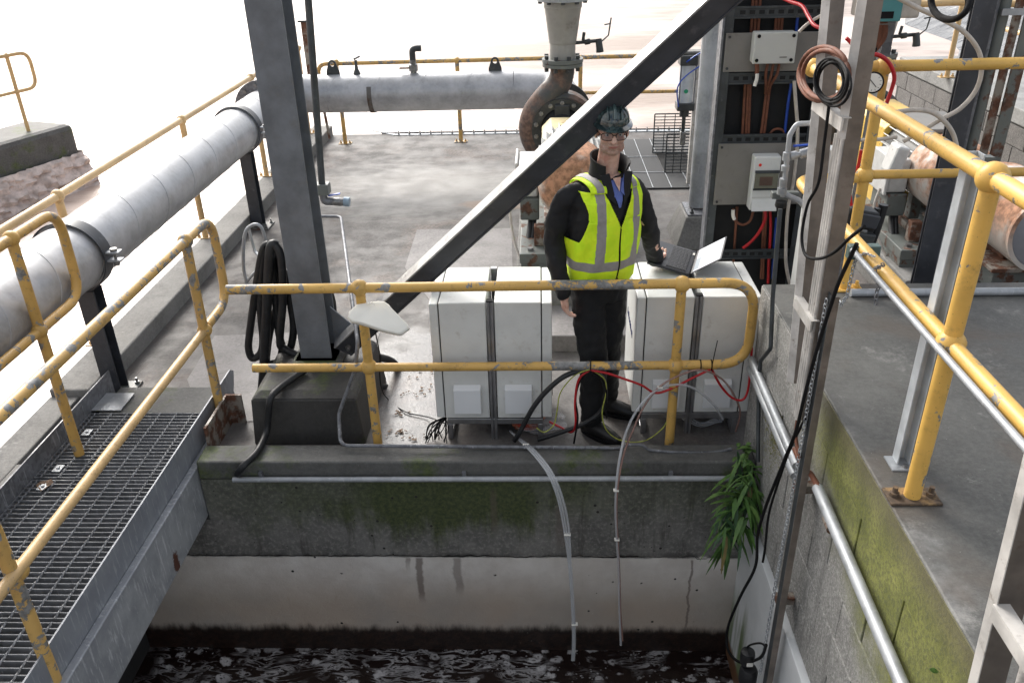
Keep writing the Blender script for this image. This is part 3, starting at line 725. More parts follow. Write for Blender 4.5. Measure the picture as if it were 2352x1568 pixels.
for (ya, yb_) in panels:
    o4 = [(GX0, yb_), (GX1-.002, yb_), (GX1-.002, ya), (GX0, ya)]; i4 = [(GX0+.006, yb_+.005), (GX1-.008, yb_+.005), (GX1-.008, ya-.005), (GX0+.006, ya-.005)]
    fr = MB().add([(x, y, z) for (z) in (GZ-.03, GZ) for (x, y) in o4+i4], [f for k_ in range(4) for f in (((k_, (k_+1) % 4, 8+(k_+1) % 4, 8+k_)), ((4+k_, 12+k_, 12+(k_+1) % 4, 4+(k_+1) % 4)), ((8+k_, 8+(k_+1) % 4, 12+(k_+1) % 4, 12+k_)), ((k_, 4+k_, 4+(k_+1) % 4, (k_+1) % 4)))])
    gp = part('grating_panel', fr, gmat, wk)
    nb = int(round((ya-yb_)/.0345))
    for i in range(1, nb):
        yy = ya - i*(ya-yb_)/nb
        if barsrc is None: barsrc = part('bar', MB().box(GX0+.006, GX1-.008, yy-.0027, yy+.0027, GZ-.032, GZ), gmat, gp); by0 = yy
        else: inst(barsrc, gp, (0, yy-by0, 0))
    L_ = round(ya-yb_, 3)
    for j in range(8):
        x = GX0 + .035 + j*(GX1-GX0-.07)/7
        tw = []; n_ = int(L_/.0345)*2
        vs_ = []; fs_ = []
        for i in range(n_+1):
            a = i*PI/4; yy = yb_ + (ya-yb_)*i/n_
            for (cx, cz) in ((.0042, .0042), (-.0042, .0042), (-.0042, -.0042), (.0042, -.0042)):
                vs_.append((x+cx*math.cos(a)-cz*math.sin(a), yy, GZ-.0015+cx*math.sin(a)+cz*math.cos(a)))
        for i in range(n_):
            for c4 in range(4): fs_.append((4*i+c4, 4*i+(c4+1) % 4, 4*i+4+(c4+1) % 4, 4*i+4+c4))
        if L_ not in rodsrc: rodsrc[L_] = (part('twisted_rod', MB().add(vs_, fs_), gmat, gp), x, ya)
        else:
            s_, x_, y_ = rodsrc[L_]; inst(s_, gp, (x-x_, ya-y_, 0))
cs = None
for (cx, cy) in ((GX0+.09, 3.98), (GX1-.06, 4.02), (GX0+.10, 3.63), (GX0+.10, 3.47), (GX1-.06, 3.62), (GX1-.06, 3.50), (GX1-.06, 2.62), (GX1-.06, 2.48)):
    if cs is None:
        cs = part('clip', MB().box(cx-.022, cx+.022, cy-.03, cy+.03, GZ+.002, GZ+.008).lathe((cx, cy, GZ+.008), (0, 0, 1), [(.009, 0), (.009, .008)], 6), M['galv'], wk); c0 = (cx, cy)
    else: inst(cs, wk, (cx-c0[0], cy-c0[1], 0))
# supports, and a black box added so the pit stays dark below the grating
part('cross_member', MB().box(GX0, GX1, 3.52, 3.57, -.13, .0), M['rubber'], wk)
part('cross_member', MB().box(GX0, GX1, 2.52, 2.57, -.13, .0), M['rubber'], wk)
0 and struct('pit_dark_filler', MB().box(-2.84, GX1-.05, -1.5, 4.0, -1.0, -.45), concrete('speckled_black_filler', (.030, .029, .030), .8, 0, False, 1.0))
struct('pit_dark_filler', MB().box(-2.84, -2.5, -1.5, 3.69, -1.6, -1.0), concrete('speckled_black_filler', (.030, .029, .030), .8, 0, False, 1.0))
# walkway handrails (right one near the picture centre, left one beyond)
xw = -1.945
rail('handrail', 'chipped yellow handrail on the right side of the grating walkway, with a bent end loop', (xw, 4.2, 0),
     [((xw, 4.18, -.13), (xw, 4.21, 1.20), [(xw, 4.21, .655)]), ((xw-.04, 2.28, -.13), (xw-.04, 2.28, 1.2), [(xw-.04, 2.31, .61)])],
     [('top_rail', bend([V((xw-.04, 1.0, 1.19)), V((xw, 4.21, 1.20)), V((xw+.0, 4.60, 1.20)), V((xw+.0, 4.60, .66)), V((xw, 4.25, .66))], .15, 8), .027, None),
      ('mid_rail', [V((xw-.04, 1.0, .61)), V((xw, 4.21, .655))], .024, M['yellow_old'])], .027, M['yellow_worn'], 1.55, False)
rt_ = C.objects[[o.name for o in C.objects if o.name.startswith('handrail')][-1]]
rr_ = [o for o in C.objects if o.name.startswith('handrail') and o.get('label', '').startswith('chipped')][0]
part('fixing_plate', MB().box(xw-.012, xw+.02, 4.10, 4.15, -.05, .13), M['yellow_worn'], rr_, bev=.003)
xv = -2.612
q1, q2, q3 = P(30, 545, x=xv), P(90, 760, x=xv), P(145, 950, x=xv)
qy = (q1.y+q2.y+q3.y)/3; ztp = q1.z; zmd = q2.z; lpy = P(170, 640, x=xv).y
rail('handrail', 'yellow handrail with a looped end on the far left side of the grating walkway', (xv, qy, GZ),
     [((xv, qy, GZ), (xv, qy+.01, ztp), [(xv, qy, zmd)])],
     [('top_rail', bend([V((xv, 1.8, ztp)), V((xv, qy, ztp)), V((xv, lpy+.02, ztp)), V((xv, lpy+.02, zmd)), V((xv, qy, zmd))], .15, 8), .027, None),
      ('mid_rail', [V((xv, 1.8, zmd)), V((xv, qy, zmd))], .025, None)], .027, M['yellow_left'], 1.5, False)
# crisp leaf on the grating
lf = P(100, 1120, z=GZ)
M['dead_leaf'] = plain('dead_leaf', (.26, .17, .11), .8, 0, .3, 40)
single('dead_leaf', MB().add([lf, lf+V((.05, .02, .02)), lf+V((.03, .04, .03)), lf+V((.0, .05, .012)), lf+V((-.03, .03, .02)), lf+V((-.05, .015, .005)), lf+V((-.02, -.01, .012)), lf+V((.01, -.04, .01))],
       [(0, 1, 2), (0, 2, 3), (0, 3, 4), (0, 4, 5), (0, 5, 6), (0, 6, 7), (0, 7, 1)]), M['dead_leaf'], 'curled dry leaf lying on the walkway grating', 'leaf')
# ================================================================== STEEL COLUMN, BRACE AND PLINTH
Z0 = .33
pl = thing('column_plinth', 'black stained concrete plinth with sloping shoulders under the left steel column', 'plinth', (-1.4, 4.3, 0))
m = MB().hexa([(-1.70, 4.0, 0), (-1.04, 4.0, 0), (-1.04, 4.75, 0), (-1.70, 4.75, 0), (-1.68, 4.02, Z0-.03), (-1.07, 4.02, Z0-.03), (-1.07, 4.72, Z0-.03), (-1.68, 4.72, Z0-.03)])
m.hexa([(-1.68, 4.02, Z0-.0299), (-1.07, 4.02, Z0-.0299), (-1.07, 4.72, Z0-.0299), (-1.68, 4.72, Z0-.0299), (-1.64, 4.08, Z0), (-1.10, 4.08, Z0), (-1.10, 4.70, Z0), (-1.64, 4.70, Z0)])
part('block', m, M['plinth'], pl, bev=.01)
part('grout_pad', MB().box(-1.52, -1.22, 4.33, 4.66, Z0, Z0+.03), M['kerb_dark'], pl, bev=.006)
col = thing('steel_column', 'tall dark grey steel column on the black plinth, left of the centre', 'column', (-1.37, 4.5, Z0+.03))
cb = Z0+.03; ct = 3.6
def hbeam_v(mb, x0, x1, y0, y1, z0, z1, tf=.012):
    mb.box(x0, x1, y0, y0+tf, z0, z1); mb.box(x0, x1, y1-tf, y1, z0, z1); mb.box((x0+x1)/2-.005, (x0+x1)/2+.005, y0+tf+.0005, y1-tf-.0005, z0, z1)
cx0, cx1 = -1.475, -1.285
part('front_flange', MB().box(cx0, cx1, 4.40, 4.412, cb, ct), M['column'], col, bev=.003)
part('back_flange', MB().box(cx0, cx1, 4.588, 4.60, cb, ct), M['column'], col, bev=.003)
part('web', MB().box(-1.385, -1.375, 4.413, 4.587, cb, ct), M['column'], col)
part('foot_plate', MB().box(cx0-.03, cx1+.03, 4.37, 4.63, cb-.012, cb), M['column'], col)
part('gusset_plate', MB().prism([(cx1+.001, 4.50, cb+.02), (cx1+.16, 4.50, cb+.02), (cx1+.16, 4.50, cb+.14), (cx1+.001, 4.50, cb+.30)], (0, .012, 0)), M['column'], col, bev=.002)
M['brace_top'] = plain('worn_flange_with_glare', (.42, .42, .42), .22, .3, .35, 9, .05, (.10, .10, .10), 1.0)  # flange paler than the web: sky glare put into its colour, grey scratches
# diagonal brace: channel section
b0 = P(787, 806, y=4.44); b1 = P(1660, 3, y=3.95)
dirb = (b1-b0).normalized(); b1 = b0 + dirb*((b1-b0).length+.9)
br = thing('diagonal_brace', 'long dark steel channel brace rising diagonally from the column base to the top edge', 'brace', tuple(b0))
sdv = V((0, -1, 0)); sdv = (sdv - dirb*sdv.dot(dirb)).normalized(); upb = dirb.cross(sdv); upb = -upb if upb.z < 0 else upb
rl_ = math.radians(20); upb, sdv = upb*math.cos(rl_)+sdv*math.sin(rl_), sdv*math.cos(rl_)-upb*math.sin(rl_)
mid = (b0+b1)/2; L_ = (b1-b0).length
part('web', MB().obox(mid, dirb, upb, sdv, L_, .106, .010), M['dark_steel'], br, bev=.001)
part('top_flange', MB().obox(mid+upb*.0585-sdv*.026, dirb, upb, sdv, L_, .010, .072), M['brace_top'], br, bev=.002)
part('bottom_flange', MB().obox(mid-upb*.0585-sdv*.032, dirb, upb, sdv, L_, .010, .085), M['dark_steel'], br, bev=.002)
part('bolt', MB().lathe(b0+dirb*.06+sdv*.006, sdv, [(.018, 0), (.018, .016), (.01, .017), (.01, .03)], 6), M['bolt'], br)
# thin standpipe behind the column with a hose tap
sp = thing('standpipe', 'thin grey water standpipe with a ball valve and blue hose fitting, beside the column', 'pipe', (-1.5, 6.05, 0))
s0 = P(708, 0, y=6.0); s1 = P(740, 428, y=6.0)
part('riser', MB().tube([s1+(s0-s1)*1.25, s1], .026, 12), M['dark_steel2'], sp, smooth=60)
part('bracket', MB().box(s1.x-.07, s1.x+.05, 5.96, 6.06, s1.z-.06, s1.z+.02), M['steel_frame'], sp, bev=.004)
e0 = s1+V((.0, 0, -.06)); e1 = P(745, 462, y=6.0)
part('elbow', MB().tube(bend([e0, V((e0.x, 6.0, e1.z)), P(765, 463, y=6.0)], .04), .03, 12), M['galv_dark'], sp, smooth=60)
part('valve', MB().tube([P(762, 463, y=6.0), P(770, 463, y=6.0), P(785, 464, y=6.0), P(792, 464, y=6.0)], [.022, .032, .032, .022], 12), M['bolt'], sp, smooth=60)
part('lever', MB().obox(P(768, 447, y=5.99), (1, 0, .15), (0, 1, 0), (0, 0, 1), .09, .025, .008), M['cable_blue'], sp)
part('hose_coupling', MB().tube([P(790, 463, y=6.0), P(803, 464, y=6.0)], .036, 12), plain('pale_blue_coupling', (.30, .40, .50), .4), sp, smooth=60)
# small bent conduit rising behind the middle rail
cd = MB().tube(bend([P(730, 497, y=5.6), P(783, 497, y=5.6), P(806, 670, y=4.45), P(822, 790, y=3.99), P(815, 850, y=3.975), P(778, 950, y=3.95), P(782, 1023, y=3.80), P(1400, 1028, y=3.80)], .06, 5), .011, 8)
single('conduit', cd, M['galv_dark'], 'thin grey conduit bending down past the plinth and along the front kerb', 'conduit', smooth=60)
# hose reel hook and coiled black hose left of the column
hh = thing('hose_hook', 'bent grey rod hose hook left of the column', 'hook', (-1.9, 4.9, 0))
part('rod', MB().tube(spline([P(567, 650, y=4.7), P(559, 610, y=4.7), P(562, 540, y=4.7), P(580, 517, y=4.7), P(600, 522, y=4.7), P(612, 560, y=4.7)], 6), .011, 8), M['galv'], hh, smooth=60)
part('rod', MB().tube(spline([P(570, 520, y=4.85), P(585, 575, y=4.85), P(600, 590, y=4.75)], 6), .010, 8), M['galv'], hh, smooth=60)
part('rod', MB().tube([P(566, 648, y=4.7), P(590, 620, y=4.7), P(665, 622, y=4.6)], .009, 8), M['galv'], hh, smooth=60)
part('rod', MB().tube([P(600, 618, y=4.62), P(668, 600, y=4.6)], .009, 8), M['galv'], hh, smooth=60)
hs = thing('black_hose', 'thick black rubber hose hung in long loops on the hook left of the column', 'hose', (-1.75, 4.6, 0))
def hl(pts, r=.024, y=4.55): return MB().tube(spline([P(u, v, y=y+(q[0] if q else 0)) for u, v, *q in pts], 7), r, 10)
part('loop', hl([(620, 560), (604, 575), (588, 660), (574, 760), (571, 800), (580, 822), (598, 812), (604, 780), (598, 700), (603, 610), (612, 562)]), M['rubber'], hs, smooth=60)
part('loop', hl([(636, 565, -.03), (622, 570, -.04), (614, 680, -.05), (606, 850, -.05), (596, 960, -.08), (592, 1010, -.2)], .030), M['rubber'], hs, smooth=60)
part('loop', hl([(628, 560, .03), (640, 600, .03), (636, 700, .02), (620, 760, .02), (612, 830, .02), (625, 835, 0), (660, 815, 0), (674, 760, 0), (668, 700, 0), (655, 640, 0), (640, 590, 0)]), M['rubber'], hs, smooth=60)
part('loop', hl([(632, 562, -.05), (645, 590, -.06), (650, 680, -.06), (643, 780, -.06), (652, 800, -.05), (690, 818, -.05), (715, 822, -.12)]), M['rubber'], hs, smooth=60)
part('loop', hl([(626, 562, .0), (630, 650, .0), (640, 760, .0), (648, 800, .02), (638, 840, .0), (624, 880, -.02)]), M['rubber'], hs, smooth=60)
part('loop', MB().tube(spline([P(700, 850, z=.355), P(668, 872, z=.355), P(640, 893, z=.352), P(620, 920, y=3.97), P(612, 990, y=3.94), P(592, 1035, z=.125), P(560, 1068, z=.11), P(545, 1088, y=3.67)], 7), .020, 10), M['rubber'], hs, smooth=60)
part('loop', hl([(868, 820, .1), (900, 830, .25), (918, 855, .3), (912, 885, .2), (880, 890, .05), (862, 880, 0)], .026, 4.6), M['rubber'], hs, smooth=60)
part('loop', hl([(752, 655, .3), (764, 690, .3), (766, 730, .3), (755, 760, .3)], .02), M['rubber'], hs, smooth=60)

# ================================================================== BIG PIPE
PR = .205; PX, PZ = -2.85, .955; FY, FZ = 9.42, .955
pc = bend([V((PX, .6, PZ)), V((PX, FY, PZ)), V((.205, FY, FZ)), V((.205, 8.35, .90))], .50, 10)
bp = thing('big_pipe', 'large grey spiral-seamed steel pipe running along the left kerb and across behind the deck', 'pipe', (PX, 4, 0))
def offs(pts, i, a, r):
    t = (pts[min(i+1, len(pts)-1)]-pts[max(i-1, 0)]).normalized(); up = V((0, 0, 1)); s_ = t.cross(up).normalized(); u2 = s_.cross(t)
    return pts[i] + (s_*math.cos(a)+u2*math.sin(a))*r
part('pipe_wall', MB().tube([V((PX, .6, PZ)), V((PX, FY-.5, PZ))], PR, 48, cap=False), M['pipe'], bp, smooth=60)
part('elbow', MB().tube(bend([V((PX, FY-.5, PZ)), V((PX, FY, PZ)), V((PX+.5, FY, PZ-.01))], .48, 5), PR, 48, cap=False), M['pipe'], bp, smooth=20)
part('pipe_wall', MB().tube([V((PX+.5, FY, PZ-.01)), V((-.30, FY, FZ))], PR, 48, cap=False), M['pipe'], bp, smooth=60)
part('elbow', MB().tube(bend([V((-.30, FY, FZ)), V((.205, FY, FZ-.01)), V((.205, 8.6, .90))], .48, 5), PR*.98, 48, cap=False), M['pipe'], bp, smooth=20)
# welded spiral seam as a real raised bead
def helix(p, q, pitch, r):
    p, q = V(p), V(q); L_ = (q-p).length; t = (q-p).normalized(); s_ = t.cross(V((0, 0, 1))).normalized(); u2 = s_.cross(t); out = []
    n = int(L_/pitch*36)
    for i in range(n+1):
        a = 2*PI*i/36; out.append(p + t*(i*pitch/36) + (s_*math.cos(a)+u2*math.sin(a))*r)
    return out
part('spiral_seam', MB().tube(helix((PX, .6, PZ), (PX, FY-.5, PZ), .50, PR+.0006), .0024, 5), M['pipe'], bp, smooth=60)
part('spiral_seam', MB().tube(helix((PX+.5, FY, PZ-.01), (-.3, FY, FZ), .50, PR+.0006), .0024, 5), M['pipe'], bp, smooth=60)
part('weld_band', MB().ring((-1.9+.0, FY, PZ-.014), (1, 0, 0), PR+.0005, PR+.003, .05, 48), rusty('dark_weld', (.12, .11, .10), (.10, .06, .04)), bp, smooth=60)
for yy in (.0,):
    pass
# clamps: pairs of bolted half bands on posts
def clamp(y, big):
    c = V((PX, y, PZ))
    g = part('clamp_band', MB().ring(c-V((0, .03, 0)), (0, 1, 0), PR+.002, PR+.014, .06, 48), M['galv'], bp, smooth=60)
    for s in (-1, 1):
        for dz in (-.026, .026):
            part('clamp_lug', MB().box(PX+s*(PR+.012), PX+s*(PR+.10), y-.03, y+.03, PZ+dz-.006, PZ+dz+.006) if s > 0 else MB().box(PX-PR-.10, PX-PR-.012, y-.03, y+.03, PZ+dz-.006, PZ+dz+.006), M['galv'], bp, bev=.003)
        part('clamp_bolt', MB().lathe((PX+s*(PR+.06), y, PZ-.06), (0, 0, 1), [(.018, 0), (.018, .02), (.009, .021), (.009, .092), (.022, .093), (.022, .108)], 8), M['bolt'], bp)
    g2 = part('support_post', MB().box(PX-.01, PX+.10, y-.055, y-.047, .014, PZ-PR-.010).box(PX-.01, PX+.10, y+.047, y+.055, .014, PZ-PR-.010).box(PX+.041, PX+.049, y-.0465, y+.0465, .014, PZ-PR-.010), M['dark_steel'], bp, bev=.002)
    part('saddle', MB().ring(c-V((0, .05, 0)), (0, 1, 0), PR+.015, PR+.022, .10, 40), M['dark_steel'], bp, smooth=60)
    bs = part('base_plate', MB().box(PX-.015, PX+.17, y-.11, y+.11, 0, .014), M['steel_frame'], bp, bev=.002)
    for sx in (.01, .145):
        for sy in (-.08, .08):
            part('bolt', MB().lathe((PX+sx, y+sy, .014), (0, 0, 1), [(.016, 0), (.016, .014), (.008, .015), (.008, .04)], 8), M['bolt'], bs)
clamp(4.62, True); clamp(7.75, False)
# flange plate at the corner and lifting lugs
fl = part('flange', MB().ring((PX, 8.60, PZ), (0, 1, 0), PR+.001, PR+.095, .02, 48), M['galv_dark'], bp, smooth=40)
for k_ in range(12):
    a = 2*PI*k_/12+.2
    part('bolt', MB().lathe((PX+.25*math.cos(a), 8.60, PZ+.25*math.sin(a)), (0, -1, 0), [(.018, 0), (.018, .016)], 6), M['bolt'], fl)
def lug(x):
    pts = []
    for k_ in range(9):
        a = PI*k_/8; pts.append(V((x+.045*math.cos(a), FY-.008, FZ+PR+.10+.045*math.sin(a))))
    pts = [V((x+.085, FY-.008, FZ+PR-.01))] + pts + [V((x-.085, FY-.008, FZ+PR-.01))]
    hole = [V((x+.024*math.cos(2*PI*k_/16), FY-.008, FZ+PR+.10+.024*math.sin(2*PI*k_/16))) for k_ in range(16)]
    # ring of quads between outline and hole
    no = 32; o2 = []
    tot = pts+[pts[0]]
    def at_angle(a):
        c = V((x, FY-.008, FZ+PR+.10)); d = V((math.cos(a), 0, math.sin(a))); best = None
        for i in range(len(tot)-1):
            p, q = tot[i]-c, tot[i+1]-c; e = q-p; det = d.x*(-e.z)+d.z*e.x
            if abs(det) < 1e-9: continue
            t = (p.x*(-e.z)+p.z*e.x)/det; s = (d.x*p.z-d.z*p.x)/det
            if t > 0 and -1e-6 <= s <= 1+1e-6: best = t if best is None else max(best, t)
        return c + d*(best or .05)
    vs_ = []; fs_ = []
    for i in range(no):
        a = 2*PI*i/no; o_ = at_angle(a); h_ = V((x+.024*math.cos(a), FY-.008, FZ+PR+.10+.024*math.sin(a)))
        vs_ += [o_, h_, o_+V((0, .016, 0)), h_+V((0, .016, 0))]
    for i in range(no):
        a, b = 4*i, 4*((i+1) % no)
        fs_ += [(a, b, b+1, a+1), (a+2, a+3, b+3, b+2), (a, a+2, b+2, b), (a+1, b+1, b+3, a+3)]
    part('lifting_lug', MB().add(vs_, fs_), M['cast'], bp)
lug(P(765, 165, y=FY).x); lug(P(1137, 150, y=FY).x)
av = thing('air_valve', 'small grey elbow air valve with a lever standing on top of the far pipe', 'valve', (P(950, 165, y=FY).x, FY, FZ+PR))
ax_ = av.location.x; az_ = FZ+PR-.02
part('body', MB().lathe((ax_, FY, az_), (0, 0, 1), [(.035, 0), (.035, .03), (.05, .035), (.05, .10), (.035, .11), (.035, .15)], 12), M['bolt'], av, smooth=50)
part('elbow', MB().tube(bend([V((ax_, FY, az_+.15)), V((ax_, FY, az_+.27)), V((ax_+.10, FY, az_+.27))], .05), .034, 12), M['cast'], av, smooth=60)
part('lever', MB().box(ax_-.15, ax_-.05, FY-.03, FY+.0, az_+.06, az_+.075), M['rust_plate'], av)
vx = P(820, 170, y=FY).x
tp = thing('test_tap', 'tiny dark test tap on top of the far pipe near its left lug', 'tap', (vx, FY, az_))
part('stem', MB().lathe((vx, FY, az_+.0), (0, 0, 1), [(.045, 0), (.04, .02), (.022, .06), (.016, .10), (.016, .16)], 10), M['cast'], tp, smooth=50)
part('handle', MB().tube([(vx-.02, FY, az_+.17), (vx+.05, FY, az_+.20)], .012, 8), M['bolt'], tp)
po = thing('gauge_pole', 'slim grey pole with a cap at the far left corner of the deck', 'pole', (-2.85, 10.6, .1))
part('pole', MB().box(-2.90, -2.84, 10.6, 10.66, .13, 1.56), M['rust_plate'], po, bev=.003)
part('cap', MB().box(-2.93, -2.82, 10.58, 10.68, 1.56, 1.58), M['cast'], po)
part('stay', MB().tube([(-2.83, 10.63, 1.45), (-2.72, 10.6, .15)], .018, 6), M['rust_plate'], po)

# ================================================================== PUMP SETS
def pump():
    cx, cy, cz = .195, 8.0, .88
    p = thing('pump_set', 'rusty cast pump with bolted cover, pale coupling guard and rusty white motor, behind the man', 'pump', (cx, 7, 0), 'pump sets on the deck')
    cl_ = [(.20, cy, 1.45), (.195, cy, 1.36), (.15, cy, 1.26), (.05, cy, 1.15), (-.05, cy, 1.02), (-.095, cy, .87), (-.06, cy, .72), (.04, cy, .61), (.18, cy, .57), (.32, cy, .61), (.42, cy, .72), (.455, cy, .86), (.42, cy, 1.0), (.34, cy, 1.09), (.26, cy, 1.13)]
    rr = [.11, .112, .118, .124, .125, .122, .115, .108, .10, .092, .084, .076, .066, .056, .05]
    c2 = spline([V(q) for q in cl_], 4); r2 = []
    for i in range(len(rr)-1):
        for k_ in range(4): r2.append(rr[i]+(rr[i+1]-rr[i])*k_/4)
    r2.append(rr[-1])
    part('volute', MB().tube(c2, r2, 24), M['volute'], p, smooth=60)
    part('casing', MB().lathe((cx, cy-.11, cz), (0, 1, 0), [(.21, 0), (.30, .0), (.33, .03), (.33, .22), (.2, .26), (.2, .45)], 40), M['volute'], p, smooth=40)
    cv = part('cover_ring', MB().ring((cx, cy-.135, cz), (0, 1, 0), .205, .285, .03, 48), M['cast'], p, smooth=30)
    part('shaft_housing', MB().lathe((cx, cy-.50, cz), (0, 1, 0), [(.07, 0), (.09, .02), (.09, .2), (.13, .3), (.20, .38), (.20, .40)], 24), M['black_panel'], p, smooth=40)
    b_ = None
    for k_ in range(14):
        a = 2*PI*(k_+.5)/14 + PI/2 - PI/14
        x, z = cx+.25*math.cos(a), cz+.25*math.sin(a)
        if b_ is None: b_ = part('bolt', MB().lathe((x, cy-.135, z), (0, -1, 0), [(.022, 0), (.022, .016), (.012, .017), (.012, .035)], 6), M['bolt'], cv); b0_ = (x, z)
        else: inst(b_, cv, (x-b0_[0], 0, z-b0_[1]))
    part('bearing_bracket', MB().box(cx-.07, cx+.07, cy-.17, cy-.14, cz+.03, cz+.24), M['cast'], p, bev=.012)
    part('suction_flange', MB().ring((.205, 8.50, .90), (0, 1, 0), .15, .30, .03, 40), M['cast'], p, smooth=30)
    part('casing_foot', MB().box(cx-.2, cx+.2, cy-.1, cy+.15, .30, .55), M['cast'], p, bev=.01)
    # discharge
    f1 = part('flange', MB().lathe((cx+.005, cy, 1.44), (0, 0, 1), [(.185, 0), (.185, .03), (.175, .031), (.175, .037), (.19, .038), (.19, .068)], 40), M['steel_frame'], p, smooth=30)
    for k_ in range(8):
        a = 2*PI*(k_+.5)/8
        o_ = MB().lathe((cx+.155*math.cos(a), cy+.155*math.sin(a), 1.40), (0, 0, 1), [(.02, 0), (.02, .03), (.012, .031), (.012, .11), (.02, .111), (.02, .14)], 6)
        part('bolt', o_, M['cast'], f1)
    part('reducer_cone', MB().lathe((cx+.005, cy, 1.508), (0, 0, 1), [(.118, 0), (.118, .13), (.124, .135), (.165, .43), (.172, .44), (.172, .50)], 40), rusty('putty_grey_pipe', (.36, .35, .32), (.22, .19, .16), .5, .75, 6), p, smooth=30)
    f2 = part('flange', MB().lathe((cx+.005, cy, 2.005), (0, 0, 1), [(.235, 0), (.235, .03)], 40), M['galv'], p, smooth=30)
    part('check_valve', MB().lathe((cx+.005, cy, 2.036), (0, 0, 1), [(.235, 0), (.235, .035), (.17, .05), (.19, .2), (.235, .3)], 40), plain('blue_valve_paint', (.05, .10, .20), .4), p, smooth=30)
    for k_ in range(10):
        a = 2*PI*(k_+.5)/10
        part('bolt', MB().lathe((cx+.21*math.cos(a), cy+.21*math.sin(a), 1.985), (0, 0, 1), [(.02, 0), (.02, .02)], 6), M['cast'], f2)
    # drain valve
    part('drain_valve', MB().tube([(cx+.12, cy, 1.64), (cx+.20, cy, 1.645), (cx+.21, cy, 1.645), (cx+.25, cy, 1.65), (cx+.26, cy, 1.65), (cx+.32, cy, 1.655)], [.016, .016, .026, .026, .016, .016], 10), M['cast'], p, smooth=50)
    part('drain_elbow', MB().tube([(cx+.33, cy-.01, 1.67), (cx+.34, cy-.03, 1.60), (cx+.345, cy-.03, 1.56)], [.03, .032, .036], 10), M['cast'], p, smooth=50)
    part('lever', MB().tube([(cx+.34, cy, 1.63), (cx+.42, cy, 1.70), (cx+.44, cy, 1.85)], .007, 6), M['cast'], p)
    part('lever', MB().tube([(cx+.19, cy, 1.66), (cx+.20, cy, 1.73)], .014, 6), M['cast'], p)
    part('lever', MB().tube([(cx+.38, cy, 1.79), (cx+.44, cy, 1.80)], .006, 6), M['cast'], p)
    # coupling guard
    gx0, gx1 = .005, .42
    part('coupling_guard', MB().prism([(gx0, 7.03, .44), (gx0, 7.03, .96), (gx0+.08, 7.03, 1.04), (gx1-.08, 7.03, 1.04), (gx1, 7.03, .96), (gx1, 7.03, .44)], (0, .66, 0)), M['guard'], p, bev=.01)
    part('guard_handle', MB().tube(bend([V((.06, 7.02, .78)), V((.065, 7.0, .835)), V((.12, 7.0, .865)), V((.125, 7.02, .82))], .01, 3), .006, 6), M['cast'], p)
    # motor
    mx_, mz_ = .245, .90
    part('motor_body', MB().lathe((mx_, 6.35, mz_), (0, 1, 0), [(.235, 0), (.235, .68), (.15, .72), (.06, .74), (.03, .80)], 40), M['cast'], p, smooth=30)
    fin = MB()
    for k_ in range(26):
        a = 2*PI*k_/26
        d = V((math.cos(a), 0, math.sin(a))); fin.obox(V((mx_, 6.70, mz_))+d*.25, (0, 1, 0), d, d.cross(V((0, 1, 0))), .60, .05, .006)
    part('cooling_fins', fin, M['motor_white'], p, kind='stuff')
    part('fan_cowl', MB().lathe((mx_, 5.93, mz_), (0, 1, 0), [(.0, .0), (.12, .004), (.20, .02), (.245, .06), (.268, .13), (.275, .22), (.275, .46), (.262, .462)], 48), M['motor_cowl'], p, smooth=60)
    part('cowl_screw', MB().lathe((mx_+.02, 6.17, mz_+.273), (0, 0, 1), [(.012, 0), (.012, .012)], 8), M['cast'], p)
    tb = part('terminal_box', MB().box(-.18, -.03, 6.30, 6.70, .74, 1.00), M['motor_white'], p, bev=.015)
    part('lid', MB().box(-.205, -.182, 6.28, 6.72, .72, 1.02), M['motor_white'], tb, bev=.01)
    part('lower_box', MB().box(-.17, -.02, 6.27, 6.6, .56, .735), M['steel_frame'], tb, bev=.012)
    part('cable_gland', MB().tube([(-.08, 6.4, .67), (-.08, 6.36, .58)], .03, 10), M['cast'], tb)
    for dx in (-.15, .12):
        for yy in (6.42, 6.9):
            ft = part('motor_foot', MB().box(mx_+dx-.03, mx_+dx+.05, yy-.05, yy+.05, .50, .70), M['steel_frame'], p, bev=.008)
            part('bolt', MB().lathe((mx_+dx-.0, yy, .505), (0, 0, 1), [(.018, .0), (.018, .05)], 6), M['bolt'], ft)
    part('slide_rail', MB().box(.02, .10, 5.98, 7.1, .44, .50), M['rust_plate'], p, bev=.006)
    part('slide_rail', MB().box(.38, .46, 5.98, 7.1, .44, .50), M['rust_plate'], p, bev=.006)
    part('jacking_bracket', MB().box(-.06, .02, 6.02, 6.10, .44, .60), M['rust_plate'], p, bev=.006)
    part('jacking_bracket', MB().box(-.03, .07, 6.10, 6.16, .50, .58), M['steel_frame'], p, bev=.006)
    part('jacking_bracket', MB().box(.05, .09, 5.98, 6.04, .50, .66), M['steel_frame'], p, bev=.006)
    bf = part('base_frame', MB().box(-.17, .55, 5.86, 8.2, .36, .44).box(-.16, .54, 5.87, 8.19, .30, .3595), M['steel_frame'], p, bev=.006)
    part('bolt', MB().lathe((-.09, 5.94, .44), (0, 0, 1), [(.026, 0), (.026, .02)], 6), M['bolt'], bf)
    part('bolt', MB().lathe((.46, 5.94, .44), (0, 0, 1), [(.026, 0), (.026, .02)], 6), M['bolt'], bf)
    part('plinth', MB().box(-.20, .60, 5.62, 8.3, -.004, .30), M['kerb'], p, bev=.01)
    part('plinth_step', MB().box(-.16, .62, 5.12, 5.615, -.004, .13), M['patch'], p, bev=.01)
